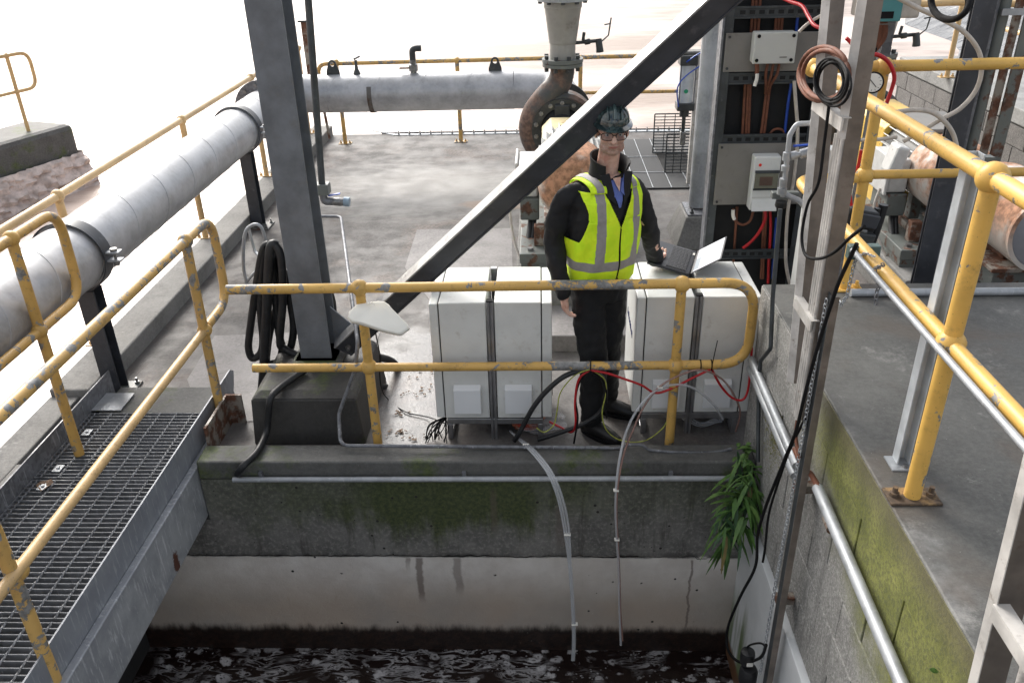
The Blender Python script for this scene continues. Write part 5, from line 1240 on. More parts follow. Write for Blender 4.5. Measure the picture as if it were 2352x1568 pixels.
for (dy, mm) in ((0, 'grp'), (-.30, 'grp')):
    part('side_rail', MB().hexa([(lx, LY(.2)+dy, .2), (lx+.09, LY(.2)+dy, .2), (lx+.09, LY(.2)+dy+.004, .2), (lx, LY(.2)+dy+.004, .2), (lx, LY(2.4)+dy, 2.4), (lx+.09, LY(2.4)+dy, 2.4), (lx+.09, LY(2.4)+dy+.004, 2.4), (lx, LY(2.4)+dy+.004, 2.4)]), M['grp_dark'], l2)
    part('lip', MB().hexa([(lx-.003, LY(.2)+dy-.035, .2), (lx, LY(.2)+dy-.035, .2), (lx, LY(.2)+dy, .2), (lx-.003, LY(.2)+dy, .2), (lx-.003, LY(2.4)+dy-.035, 2.4), (lx, LY(2.4)+dy-.035, 2.4), (lx, LY(2.4)+dy, 2.4), (lx-.003, LY(2.4)+dy, 2.4)]), M['grp'], l2)
zr = P(2290, 1400, x=lx).z
part('rung', MB().box(lx-.010, lx-.004, LY(zr)-.33, LY(zr)-.03, zr-.03, zr+.01), M['grp'], l2, bev=.002)
part('rung_lip', MB().box(lx-.010, lx+.03, LY(zr)-.33, LY(zr)-.03, zr+.0105, zr+.013), M['grp'], l2)
for k_ in range(2): part('riser_conduit', MB().tube([(lx+.03, LY(.2)-.14-.07*k_, .2), (lx+.03, LY(2.4)-.14-.07*k_, 2.4)], .014, 12), M['grp'], l2, smooth=60)
# guide channel with chain
sx = 1.065
gt, gb = P(1908, 676, x=sx), P(1757, 1568, x=sx)
gdir = (gb-gt).normalized(); gb = gb + gdir*.25
gc_ = thing('guide_channel', 'dark slim guide channel dropping down the pit wall into the water', 'channel', tuple(gt))
for nm, dx, dy, wx, wy in (('web', .0, 0, .004, .045), ('flange', .012, .0235, .028, .003), ('flange', .012, -.0235, .028, .003)):
    c = V((dx, dy, 0)); part(nm, MB().hexa([gb+c+V((-wx/2, -wy/2, 0)), gb+c+V((wx/2, -wy/2, 0)), gb+c+V((wx/2, wy/2, 0)), gb+c+V((-wx/2, wy/2, 0)),
        gt+c+V((-wx/2, -wy/2, 0)), gt+c+V((wx/2, -wy/2, 0)), gt+c+V((wx/2, wy/2, 0)), gt+c+V((-wx/2, wy/2, 0))]), M['grp_dark'] if nm == 'flange' else M['dark_steel2'], gc_)
for v in (1165, 1400):
    q = P(1800 if v > 1300 else 1855, v, x=sx+.02); q = V((sx+.04, gt.y+(q.z-gt.z)/(gb.z-gt.z)*(gb.y-gt.y), q.z))
    part('wall_bracket', MB().box(sx+.0, 1.148, q.y+.0+.026, q.y+.07, q.z-.02, q.z+.02), M['rust_plate'], gc_, bev=.003)
def chain_link(c, d, u, s):
    c = V(c); d = V(d).normalized(); u = V(u); u = (u-d*u.dot(d)).normalized(); pts = []
    for k_ in range(12):
        a = 2*PI*k_/12; x = math.cos(a)*s*.5; y_ = math.sin(a)*s*.5; y_ += (s*.35 if y_ > 0 else -s*.35)
        pts.append(c+u*x+d*y_)
    return MB().tube(pts, s*.16, 6, closed=True)
def chain(label, pts, s, m):
    t = thing('chain', label, 'chain', tuple(V(pts[0])))
    L_ = [0]
    for i in range(1, len(pts)): L_.append(L_[-1]+(pts[i]-pts[i-1]).length)
    n = int(L_[-1]/(s*1.32)); 
    for k_ in range(n):
        dd = (k_+.5)*s*1.32; i = max(j for j in range(len(L_)) if L_[j] <= dd); i = min(i, len(pts)-2)
        f = (dd-L_[i])/(L_[i+1]-L_[i]); c = pts[i].lerp(pts[i+1], f); d = pts[i+1]-pts[i]
        u = V((1, .3, 0)) if k_ % 2 else V((.3, -1, 0))
        part('link', chain_link(c, d, u, s), m, t, smooth=60)
cpts = [gt+gdir*.02+V((-.012, .0, 0)), gt.lerp(gb, .35)+V((-.016, .005, 0)), gt.lerp(gb, .62)+V((-.02, .02, 0)), gt.lerp(gb, .88)+V((-.02, .03, 0))]
chain('long thin galvanised chain hanging down the guide channel', cpts, .0145, M['galv'])
chain('short chain draped over the near mid rail, longer hanging end', [P(u, v, x=1.21) for u, v in ((1905, 672), (1925, 690), (1932, 700), (1945, 680), (1952, 650), (1962, 605), (1970, 590), (1990, 582), (2010, 590))], .0135, M['galv'])
chain('short chain with a ring hanging from the near mid rail, right of the other', [P(u, v, x=1.20) for u, v in ((2030, 607), (2010, 618), (2012, 640), (2020, 655), (2014, 670), (2011, 700))], .0135, M['galv_dark'])
# ================================================================== CABLE COILS, RED AND CREAM CABLES, TEAL BOX
def coil(name, label, c, ru, rv, r, m, n, x=1.0, jit=4, tilt=0):
    t = thing(name, label, 'cable', tuple(P(c[0], c[1], x=x)))
    for k_ in range(n):
        pts = []; ox_, oy_ = random.uniform(-jit, jit), random.uniform(-jit, jit); s = random.uniform(.88, 1.08)
        for i in range(28):
            a = 2*PI*i/28 + tilt; pts.append(P(c[0]+ox_+ru*s*math.cos(a), c[1]+oy_+rv*s*math.sin(a), x=x-.008*k_+.012*math.sin(a*2+k_)))
        part('turn', MB().tube(pts, r, 8, closed=True), m, t, smooth=60)
    return t
random.seed(21)
coil('coiled_cable', 'brown coiled cable hanging on the cable ladder behind the black coil', (1893, 172), 54, 58, .0085, M['cable_brown'], 3, 1.02, 7)
coil('coiled_cable', 'black coiled cable hanging on the cable ladder in front of the brown coil', (1909, 190), 36, 48, .0052, M['cable_black'], 6, .995, 7)
coil('coiled_cable', 'black coiled cable ring hanging at the top right border', (2183, 2), 44, 44, .010, M['cable_black'], 3, 1.5, 3)
cable('cable', 'black cable falling from the coil along the cable ladder to the guide channel', [(1905, 235), (1893, 330), (1880, 420), (1855, 470), (1842, 540), (1850, 585), (1880, 594), (1915, 580), (1950, 548), (1985, 520)], .006, M['cable_black'], x=1.0)
cable('cable', 'black cable running down past the guide channel to the submersible pump', [(1968, 560), (1930, 640), (1912, 690), (1880, 790), (1850, 900), (1828, 990), (1800, 1060), (1760, 1160), (1740, 1230), (1735, 1300), (1700, 1370), (1672, 1440), (1672, 1490), (1700, 1520), (1745, 1510), (1760, 1480)], .0075, M['cable_black'], x=1.02)
cable('cable', 'second black cable looping beside the submersible pump', [(1850, 960), (1815, 1030), (1790, 1100), (1766, 1180), (1757, 1260), (1752, 1290)], .006, M['cable_black'], x=1.05)
cable('cable', 'brown cable dropping from the end of the ladder risers', [(1830, 905), (1834, 940), (1828, 1000), (1836, 1050)], .008, M['cable_brown'], x=1.05)
cable('cable', 'bright red cable slung across the top of the rack to the ladder', [(1790, -8, 4.7), (1815, 4, 4.6), (1842, 14, 4.5), (1857, 38, 4.4), (1873, 60, 4.3), (1915, 73, 4.2)], .0095, M['cable_red'], y=4.5)
cable('cable', 'short red cable piece seen between the ladder rails', [(1944, 88), (1952, 96), (1962, 108)], .009, M['cable_red'], y=4.2)
cable('cable', 'red cable arching over the yellow rail joint beside the gauge', [(1995, 124), (2020, 128), (2042, 145), (2054, 175), (2048, 205), (2036, 238)], .0095, M['cable_red'], y=3.88)
cable('cable', 'red cable hanging behind the second yellow post', [(1978, 345), (1970, 385), (1955, 412), (1952, 440), (1955, 472)], .0085, M['cable_red'], y=4.05)
cable('cable', 'long cream cable sweeping in a wide loop in front of the right steel column', [(2060, -6), (2110, 20), (2165, 45), (2215, 75), (2248, 118), (2254, 165), (2240, 210), (2205, 250), (2160, 275), (2110, 305), (2075, 325)], .011, M['cable_white'], y=4.15, seg=10)
cable('cable', 'cream cable running level behind the yellow post', [(1958, 322), (2010, 321), (2060, 315)], .0095, M['cable_white'], y=4.2)
cable('cable', 'cream hose bending down behind the near rail', [(2055, 258), (2100, 253), (2140, 258), (2170, 280), (2190, 310), (2200, 350)], .0115, M['cable_white'], y=4.1, seg=10)
cable('cable', 'thin grey cable in front of the top of the ladder', [(1835, 74), (1862, 50), (1920, 18)], .008, M['cable_white'], y=4.4)
tb_ = thing('control_box', 'teal fronted cream control box with a small display at the top right', 'control box', tuple(P(2035, 20, y=4.4)))
a, b = P(1998, -30, y=4.4), P(2068, 50, y=4.4)
part('case', MB().box(a.x+.0, b.x+.10, 4.43, 4.62, b.z+.01, a.z+.25), M['cable_white'], tb_, bev=.01)
part('front', MB().box(a.x, b.x, 4.40, 4.4285, b.z, a.z+.25), M['teal'], tb_, bev=.006)
q = P(2035, 37, y=4.4); part('display', MB().box(q.x-.045, q.x+.035, 4.3965, 4.3995, q.z-.012, q.z+.02), M['cable_black'], tb_)
part('frame_line', MB().box(a.x+.03, b.x-.03, 4.3975, 4.3995, q.z-.04, q.z-.036), M['steel_frame'], tb_)
part('mounting_post', MB().box(b.x+.02, b.x+.07, 4.63, 4.68, 0, 3.3), M['galv_dark'], tb_)
for u in (2010, 2020, 2030): part('supply_cable', MB().tube(spline([P(u, 50, y=4.5), P(u-2, 85, y=4.5), P(2002, 120, y=4.5)], 5), .02, 10), M['cable_brown'], tb_, smooth=60)
for du in (0, 7): cable('cable', ['black cable under the teal control box, nearer the ladder', 'black cable under the teal control box, nearer the gauge'][du > 0], [(2004+du, 110), (1998+du, 130), (1985+du, 150), (1975+du, 165)], .009, M['cable_black'], y=4.2)
# black valve actuator by the mid rail
va = thing('valve_actuator', 'black plastic valve actuator with cables behind the near mid rail', 'actuator', tuple(P(1975, 500, y=4.15)))
q = P(1972, 497, y=4.2)
part('housing', MB().obox(q, (1, 0, -.2), (0, 1, 0), (.2, 0, 1), .16, .12, .10), M['rubber'], va, bev=.01)
part('cover', MB().obox(q+V((.02, -.07, .0)), (1, 0, -.2), (0, 1, 0), (.2, 0, 1), .12, .02, .07), M['dark_steel'], va, bev=.006)
part('lower_body', MB().obox(q+V((-.01, 0, -.10)), (1, 0, -.2), (0, 1, 0), (.2, 0, 1), .20, .10, .06), M['cast'], va, bev=.008)
cable('cable', 'thick black cable leaning behind the near mid rail, left of the motor frame', [(2030, 470), (2018, 510), (2000, 560), (1985, 600)], .024, M['rubber'], y=4.25, seg=12)
cable('cable', 'second thick black cable beside the valve actuator', [(2016, 478), (2004, 520), (1984, 562), (1970, 590)], .016, M['rubber'], y=4.22, seg=12)
# submersible pump at the lower right of the pit
sb = thing('submersible_pump', 'black submersible level pump with white labels hanging in the pit beside the guide channel', 'pump', tuple(P(1716, 1510, x=1.0)))
q = P(1716, 1512, x=1.0)
part('head', MB().lathe(q, (0, 0, 1), [(.030, -.03), (.034, -.02), (.036, .03), (.033, .05), (.02, .055)], 20), M['rubber'], sb, smooth=40)
part('body', MB().lathe(q+V((.01, -.02, -.14)), (0, 0, 1), [(.04, 0), (.045, .02), (.045, .08), (.036, .10)], 20), M['rubber'], sb, smooth=40)
part('label', MB().box(q.x-.01, q.x+.02, q.y-.040, q.y-.0365, q.z-.01, q.z+.012), M['white'], sb)
part('cable_loop', MB().tube(spline([P(u, v, x=1.0) for u, v in ((1707, 1500), (1720, 1482), (1745, 1476), (1757, 1485), (1750, 1505), (1730, 1518))], 6), .005, 8), M['cable_black'], sb, smooth=60)
# ================================================================== WHITE CABINETS
def cabinet():
    t = thing('equipment_cabinet', 'pair of joined white cabinets on a metal stand behind the handrail, left of the man', 'cabinet', (-.28, 4.06, 0), 'white instrument cabinets')
    y0, y1 = 4.06, 4.56; zb, zt = .145, .885
    for (xa, xb, da, db, s) in ((-.565, -.308, -.618, -.570, -1), (-.262, -.008, -.003, .052, 1)):
        e = part('enclosure', MB().box(xa, xb, y0, y1, zb, zt), M['white_box'], t, bev=.006)
        part('door', MB().box(da, db, y0, y1, zb+.004, zt-.004), M['white_box'], t, bev=.007)
        xs = (db+xa)/2 if s < 0 else (xb+da)/2
        part('seam', MB().box(xs-.0022, xs+.0022, y0+.004, y1-.004, zb+.006, zt-.006), M['seam'], t)
        for zz in (.30, .62):
            hx = xs + s*.005
            part('hinge', MB().box(min(hx, hx+s*.026), max(hx, hx+s*.026), y0-.0015, y0+.01, zz, zz+.115), M['white_box'], e, bev=.001)
        vx0 = (xa+xb)/2-.082 + (.0 if s > 0 else .01)
        v = part('vent_cover', MB().hexa([(vx0, y0-.034, .195), (vx0+.155, y0-.034, .195), (vx0+.155, y0-.0005, .19), (vx0, y0-.0005, .19), (vx0, y0-.034, .352), (vx0+.155, y0-.034, .352), (vx0+.155, y0-.0005, .372), (vx0, y0-.0005, .372)]), M['vent'], t, bev=.003)
    part('upright_extrusion', MB().box(-.303, -.289, y0-.004, y0+.03, .0, .89).box(-.281, -.267, y0-.004, y0+.03, .0, .89).box(-.2889, -.2811, y0+.010, y0+.03, .0, .89), M['alu'], t, bev=.001)
    part('latch', MB().box(.0525, .0555, y0+.012, y0+.028, .29, .335), M['seam'], t, bev=.001)
    part('end_cap', MB().box(-.304, -.266, y0-.006, y0+.028, .8905, .897), M['cable_black'], t)
    part('rear_extrusion', MB().box(-.303, -.267, y1-.03, y1+.002, .0, .887), M['alu'], t, bev=.002)
    part('cross_extrusion', MB().box(-.56, .0, y0+.002, y0+.032, .102, .138), M['alu'], t, bev=.003)
    part('cross_extrusion', MB().box(-.56, .0, y1-.034, y1-.004, .102, .138), M['alu'], t, bev=.003)
    for x in (-.56, -.03):
        part('side_rail', MB().box(x, x+.03, y0+.034, y1-.036, .102, .138), M['alu'], t, bev=.003)
        for yy in (y0+.002, y1-.034): part('stand_leg', MB().box(x, x+.03, yy, yy+.03, 0, .1015), M['alu'], t, bev=.003)
        part('side_rail', MB().box(x, x+.03, y0+.034, y1-.036, .0, .03), M['alu'], t, bev=.003)
    part('cross_extrusion', MB().box(-.529, -.031, y1-.034, y1-.004, .0, .03), M['alu'], t, bev=.003)
    return t
c1 = cabinet()
c2 = copy_tree(c1); c2.location = c1.location + V((1.135, .055, 0)); c2['label'] = 'pair of joined white cabinets carrying the open laptop, right of the man'
sd_ = [o for o in c2.children if o.name.startswith('door')][0]
fx = -.618+1.135-.0012
ink = plain('dark_blue_print', (.02, .03, .16), .5)
def mark(y0, z0, w_, h_): part('print', MB().box(fx-.001, fx+.0008, y0, y0+w_, z0, z0+h_), ink, c2)
random.seed(4)
# blue lettering on the left door (illegible in the photograph): a row of glyph strokes
for i in range(9):
    yy = 4.54 - i*.032
    for s in range(2): mark(yy-.010*s, .585-.004*i, .005, random.choice((.03, .045, .03)))
    mark(yy-.012, .585-.004*i, .016, .006); mark(yy-.012, .612-.004*i, .016, .006)
for i, m_ in enumerate((('led_red', (1, .12, .02)), ('led_green', (.1, 1, .5)), ('led_blue', (.1, .25, 1)))):
    n = NT(m_[0]); mm = n.fin(m_[1], .3, 0, None); n.b.inputs['Emission Color'].default_value = (*m_[1], 1); n.b.inputs['Emission Strength'].default_value = 5
    part('status_light', MB().ball((fx-.002, 4.60-.0-i*.035, .845-i*.022), .0065, 8, 6), mm, c2)
# hoses under the cabinets: round black filter, plastic bag and orange cloth, bundle of black leads
fb = thing('filter_drum', 'black round filter drum tucked under the left cabinet', 'drum', (-.25, 4.35, 0))
part('drum', MB().lathe((-.22, 4.36, 0), (0, 0, 1), [(.13, 0), (.14, .01), (.14, .07), (.12, .085)], 32), M['rubber'], fb, smooth=40)
part('lid', MB().lathe((-.22, 4.36, .086), (0, 0, 1), [(.10, 0), (.09, .008)], 32), M['galv'], fb)
bag = MB(); vs_ = []; fs_ = []
for i in range(15):
    for k_ in range(22):
        th = PI*i/14; a = 2*PI*k_/22; nn = mnoise.noise(V((math.cos(a)*2, math.sin(a)*2, th*2)))
        r = 1+.35*nn; vs_.append((-.10+.10*r*math.sin(th)*math.cos(a), 4.17+.08*r*math.sin(th)*math.sin(a), .055+.05*math.cos(th)*r))
for i in range(14):
    for k_ in range(22): k2 = (k_+1) % 22; fs_.append((i*22+k_, (i+1)*22+k_, (i+1)*22+k2, i*22+k2))
M['orange'] = rusty('orange_cloth', (.45, .17, .05), (.42, .05, .03), .45, .55, 14)
single('orange_cloth', bag.add(vs_, fs_), M['orange'], 'crumpled orange cloth in a plastic bag under the left cabinet', 'cloth', smooth=20)
bg2 = MB(); vs_ = []; fs2 = list(fs_)
for i in range(15):
    for k_ in range(22):
        th = PI*i/14; a = 2*PI*k_/22; nn = mnoise.noise(V((math.cos(a)*2+4, math.sin(a)*2, th*3)))
        r = 1+.55*nn; vs_.append((-.02+.15*r*math.sin(th)*math.cos(a), 4.16+.09*r*math.sin(th)*math.sin(a), .06+.055*math.cos(th)*r))
M['film'] = clear('plastic_film', (.75, .75, .76), .16)
single('plastic_bag', bg2.add(vs_, fs2), M['film'], 'clear crumpled plastic bag around the orange cloth, by the left cabinet legs', 'bag', smooth=20)
lb = thing('lead_bundle', 'splayed bundle of thin black leads at the left foot of the left cabinet', 'cable', (-.62, 4.08, 0))
random.seed(9)
for i in range(22):
    a0 = V((-.575+random.uniform(-.01, .01), 4.10, .125)); b_ = V((-.70+random.uniform(0, .16), 4.0+random.uniform(-.02, .06), .012+random.uniform(0, .02)))
    md = (a0+b_)/2 + V((random.uniform(-.04, .03), random.uniform(-.02, .02), random.uniform(0, .03)))
    part('lead', MB().tube(spline([a0, md, b_], 4), .0032, 5), M['cable_black'], lb, smooth=60)
# ================================================================== LAPTOP
Cc = P(1579, 637, z=.905); Dd = P(1489, 599, z=.955)
A_ = P(1514, 544, z=.960); B_ = P(1598, 577, z=.915)
hx_ = ((B_-Cc).normalized()+(A_-Dd).normalized()).normalized()      # along the hinge, away from camera
wx_ = (Cc-Dd); wx_ = (wx_-hx_*wx_.dot(hx_)).normalized()            # from palm rest to hinge
nx_ = wx_.cross(hx_).normalized(); nx_ = nx_ if nx_.z > 0 else -nx_
ctr = (A_+B_+Cc+Dd)/4; LW = ((B_-Cc).length+(A_-Dd).length)/2; LD = ((Cc-Dd).length+(B_-A_).length)/2
LW = min(max(LW, .27), .34); LD = min(max(LD, .20), .25)
lt = thing('laptop', 'open black laptop tilted on top of the right cabinet, screen lit white', 'laptop', tuple(ctr))
lm = plain('dark_laptop_plastic', (.028, .030, .038), .45, 0, .15, 20); lk = plain('laptop_key', (.012, .012, .014), .4, 0, .1)
part('base', MB().obox(ctr-nx_*.009, hx_, wx_, nx_, LW, LD, .016), lm, lt, bev=.003)
kb = part('keyboard_deck', MB().obox(ctr+wx_*LD*.17+nx_*.0002, hx_, wx_, nx_, LW*.92, LD*.46, .001), lk, lt)
ks = None
for r in range(6):
    for c in range(14):
        o_ = ctr + wx_*LD*(-.03+.40*(5-r)/5+.0) + hx_*(LW*.88)*((c+.5)/14-.5) + nx_*.0022
        kk = MB().obox(o_, hx_, wx_, nx_, LW*.88/14*.82, LD*.065, .003)
        if ks is None: ks = part('key', kk, plain('key_cap', (.035, .035, .04), .5, 0, .1), kb, bev=.0008); ko = o_
        else: inst(ks, kb, o_-ko)
part('trackpad', MB().obox(ctr-wx_*LD*.28+nx_*.0004, hx_, wx_, nx_, LW*.36, LD*.30, .0012), plain('trackpad', (.038, .040, .05), .35), lt)
part('badge', MB().obox(ctr-wx_*LD*.37-hx_*LW*.36+nx_*.0004, hx_+wx_*.3, wx_, nx_, LW*.10, .008, .0012), M['alu'], lt)
part('sticker', MB().obox(ctr+wx_*LD*.46+hx_*LW*.33+nx_*.0004, hx_, wx_, nx_, LW*.09, .012, .0012), M['white'], lt)
hg = ctr + wx_*LD*.5
s1_, s2_ = P(1676, 545, z=1.045), P(1667, 600, z=1.03)
sdir = ((s1_-(hg+hx_*LW*.5))+(s2_-(hg-hx_*LW*.5))); sdir = (sdir - hx_*sdir.dot(hx_)).normalized(); sn = hx_.cross(sdir).normalized(); sn = -sn if sn.dot(V((0, 0, CAM_H))-hg) < 0 else sn
SH = .195
sc_ = hg + sdir*(SH/2+.006)
lid = part('screen_lid', MB().obox(sc_-sn*.004, hx_, sdir, sn, LW, SH, .006), lm, lt, bev=.002)
n = NT('lit_screen'); scm = n.fin((.02, .02, .02), .3); n.b.inputs['Emission Color'].default_value = (.92, .94, 1, 1); n.b.inputs['Emission Strength'].default_value = .9
part('display', MB().obox(sc_+sn*.0002+sdir*.003, hx_, sdir, sn, LW*.94, SH*.86, .0012), scm, lid)
n = NT('screen_taskbar'); scb = n.fin((.02, .02, .02), .3); n.b.inputs['Emission Color'].default_value = (.35, .42, .48, 1); n.b.inputs['Emission Strength'].default_value = .7
part('window_pane', MB().obox(sc_+sn*.0010-sdir*SH*.33-hx_*LW*.2, hx_, sdir, sn, LW*.5, SH*.16, .0012), scb, lid)
n = NT('screen_green'); scg = n.fin((.02, .02, .02), .3); n.b.inputs['Emission Color'].default_value = (.72, .85, .55, 1); n.b.inputs['Emission Strength'].default_value = .8
part('window_pane', MB().obox(sc_+sn*.0010-sdir*SH*.31+hx_*LW*.22, hx_, sdir, sn, LW*.28, SH*.12, .0012), scg, lid)
# ================================================================== WHITE PANEL ANTENNA
an = thing('panel_antenna', 'white wedge shaped plastic antenna cable tied to the middle handrail post', 'antenna', (-.9, 3.85, .9))
out_ = [(797, 727), (801, 712), (818, 697), (868, 689), (882, 690), (893, 697), (900, 706), (936, 742), (941, 752), (922, 766), (914, 766), (880, 758), (830, 742), (805, 736)]
pc_ = P(868, 725, y=3.86); pn_ = V((.05, -.62, .80)).normalized()
pts = []
for u, v in out_:
    d = ray(u, v); o_ = V((0, 0, CAM_H)); t_ = (pc_-o_).dot(pn_)/d.dot(pn_); pts.append(o_+d*t_)
ctr_ = sum(pts, V())/len(pts)
vs_ = []; n_ = len(pts)
for sc2, dn in ((.90, .0), (.975, -.006), (1.0, -.018), (.97, -.034), (.86, -.042)):
    for p in pts: vs_.append(ctr_+(p-ctr_)*sc2+pn_*dn)
fs_ = [tuple(range(n_))]
for k_ in range(4):
    for i in range(n_): j = (i+1) % n_; fs_.append((k_*n_+i, (k_+1)*n_+i, (k_+1)*n_+j, k_*n_+j))
fs_.append(tuple(range(5*n_-1, 4*n_-1, -1)))
o_ = part('shell', MB().add(vs_, fs_), plain('cream_white_plastic', (.86, .84, .76), .35, 0, .03), an, smooth=50)
part('zip_tie', MB().ring((-.955, 3.95, .895), (0, 0, 1), .0275, .030, .006, 20), M['white'], an, smooth=40)
part('zip_tie_tail', MB().tube([P(843, 693, y=3.9), P(862, 700, y=3.88)], .0022, 5), M['white'], an)
part('zip_tie_tail', MB().tube([P(846, 700, y=3.9), P(856, 694, y=3.88)], .0022, 5), M['white'], an)
cable('cable', 'thin black antenna lead hanging down and trailing over the wet deck to the left cabinet', [(862, 762, 3.92), (868, 790, 3.97), (873, 820, 4.02), (872, 850, 4.05), (876, 890, 4.1), P(890, 915, z=.01), P(930, 945, z=.01), P(985, 958, z=.02), (1022, 972, 4.08)], .0036, M['cable_black'], y=4)
# ================================================================== LOOSE CABLES IN FRONT OF THE CABINETS
yq = 3.95
cable('cable', 'thick black hose rising from the left cabinet foot to the tie on the mid rail', [(1181, 1012, 3.93), (1195, 990, 3.93), (1225, 935, 3.92), (1260, 893, 3.92), (1300, 862, 3.93), (1345, 848, 3.95)], .0145, M['rubber'], y=yq, seg=12)
cable('cable', 'black cable drooping from the mid rail tie along the deck by the man', [(1352, 850, 3.98), (1385, 870, 4.0), (1388, 930, 4.0), (1350, 968, 4.0), (1290, 992, 4.0), (1235, 1010, 4.0)], .013, M['rubber'], y=yq, seg=12)
cable('cable', 'thin black cable hanging straight below the mid rail tie', [(1353, 848), (1330, 880), (1322, 920), (1327, 960), (1318, 1018)], .0055, M['cable_black'], y=yq-.01)
cable('cable', 'thin black cable drooping right of the mid rail tie', [(1358, 850), (1385, 875), (1393, 905), (1392, 940), (1394, 960)], .0048, M['cable_black'], y=yq)
cable('cable', 'bright red cable running from the left cabinet foot up to the mid rail tie', [(1262, 968, 4.08), (1290, 982, 4.05), (1312, 992, 4.0), (1322, 975, 3.95), (1321, 920, 3.94), (1330, 870, 3.94), (1355, 850, 3.94)], .0068, M['cable_red'], y=yq)
cable('cable', 'bright red cable swagging right from the mid rail tie in front of the right cabinet', [(1355, 850), (1395, 857), (1440, 872), (1475, 885), (1505, 902), (1540, 893), (1590, 868), (1632, 848)], .0068, M['cable_red'], y=yq-.02)
cable('cable', 'bright red cable looping under the rounded rail end', [(1635, 848), (1655, 885), (1680, 912), (1705, 918), (1718, 895), (1724, 840), (1727, 798)], .0068, M['cable_red'], y=yq-.0)
cable('cable', 'green and yellow earth cable looping left of the mid rail tie', [(1355, 848), (1320, 862), (1288, 900), (1280, 940), (1272, 975), (1250, 992), (1232, 982)], .0034, M['cable_green'], y=yq-.02)
cable('cable', 'green and yellow earth cable looping right towards the right cabinet', [(1360, 850), (1388, 870), (1392, 900), (1383, 950), (1395, 990), (1430, 1012), (1480, 1012), (1520, 985), (1535, 960)], .0034, M['cable_green'], y=yq-.0)
for u in (1356, 1608, 1633):
    t = thing('cable_tie', {1356: 'black cable tie holding the cables to the middle of the mid rail', 1608: 'black cable tie on the mid rail just right of the right post', 1633: 'black cable tie with a long upright tail on the mid rail near its rounded end'}[u], 'cable tie', tuple(P(u, 838, y=yq)))
    q = P(u, 838, y=yq); part('loop', MB().ring(q-V((.003, 0, 0)), (1, 0, 0), .0265, .031, .006, 20), M['cable_black'], t, smooth=40)
    if u == 1633: part('tail', MB().tube([q+V((0, -.028, .02)), P(1648, 782, y=3.9)], .0028, 5), M['cable_black'], t)
    if u == 1356: part('tail', MB().tube([q+V((0, -.028, -.02)), q+V((0, -.03, -.07))], .006, 6), M['cable_black'], t)
TG = None
tub = thing('sampling_tubes', 'clear plastic sampling tubes curving from the left cabinet down into the pit water', 'tube', tuple(P(1190, 1010, y=3.9)))
base = [(1172, 990, 4.1), (1192, 1008, 3.95), (1225, 1037, 3.72), (1262, 1085, 3.55), (1285, 1140, 3.5), (1300, 1210, 3.5), (1309, 1300, 3.5), (1316, 1400, 3.5), (1318, 1470, 3.5), (1316, 1515, 3.5)]
for du in (-5, 0, 6):
    part('tube', MB().tube(spline([P(u+du*min(1, i/2) * (1 if i < 6 else .4), v, y=yy) for i, (u, v, yy) in enumerate(base)], 7), .0068, 8), M['tube'], tub, smooth=60)
for u, v, yy in ((1208, 1022, 3.82), (1303, 1226, 3.5), (1320, 1432, 3.5)):
    part('tie', MB().box(P(u, v, y=yy).x-.018, P(u, v, y=yy).x+.018, yy-.012, yy+.012, P(u, v, y=yy).z-.004, P(u, v, y=yy).z+.004), M['white'], tub, bev=.002)
tub = thing('sampling_tubes', 'clear and brown stained sampling tubes arching from the right cabinet into the pit', 'tube', tuple(P(1420, 1030, y=3.8)))
b2 = [(1660, 962, 4.05), (1640, 930, 3.98), (1600, 895, 3.92), (1560, 883, 3.9), (1515, 892, 3.88), (1475, 925, 3.85), (1445, 975, 3.8), (1428, 1030, 3.65), (1418, 1090, 3.58), (1414, 1160, 3.55), (1417, 1240, 3.55), (1421, 1300, 3.55), (1423, 1400, 3.55), (1426, 1480, 3.55)]
part('tube', MB().tube(spline([P(*q[:2], y=q[2]) for q in b2], 7), .0075, 8), M['tube'], tub, smooth=60)
b3 = [(1690, 990, 4.05), (1700, 950, 4.0), (1690, 915, 3.95), (1660, 872, 3.92), (1615, 850, 3.9), (1570, 858, 3.9), (1515, 888, 3.88), (1478, 935, 3.85), (1455, 985, 3.8), (1435, 1035, 3.66), (1423, 1090, 3.58), (1416, 1160, 3.55), (1419, 1240, 3.55), (1423, 1320, 3.55), (1425, 1400, 3.55), (1430, 1470, 3.55)]
part('stained_tube', MB().tube(spline([P(*q[:2], y=q[2]) for q in b3], 7), .0058, 8), M['tube_brown'], tub, smooth=60)
for u, v, yy in ((1516, 889, 3.88), (1415, 1125, 3.56), (1417, 1238, 3.55)):
    part('tie', MB().box(P(u, v, y=yy).x-.014, P(u, v, y=yy).x+.014, yy-.012, yy+.012, P(u, v, y=yy).z-.004, P(u, v, y=yy).z+.004), M['white'], tub, bev=.002)
random.seed(2)
tub = thing('coiled_tube', 'coil of clear tubing lying under the right cabinet', 'tube', (.95, 4.25, .02))
for k_ in range(3):
    part('turn', MB().tube([V((.96+.12*math.cos(2*PI*i/24)*(1-.1*k_), 4.24+.07*math.sin(2*PI*i/24), .02+.012*k_+.01*math.sin(i))) for i in range(24)], .0055, 6, closed=True), M['tube'], tub, smooth=60)
cable('conduit', 'thin grey conduit with a joint lying along the right part of the front kerb', [(1380, 1030, 3.80), (1420, 1028, 3.80), (1445, 1022, 3.80), (1475, 1022, 3.80), (1495, 1033, 3.79), (1560, 1038, 3.78), (1640, 1038, 3.79), (1680, 1030, 3.80)], .0085, M['galv_dark'], y=3.8, cat='conduit')
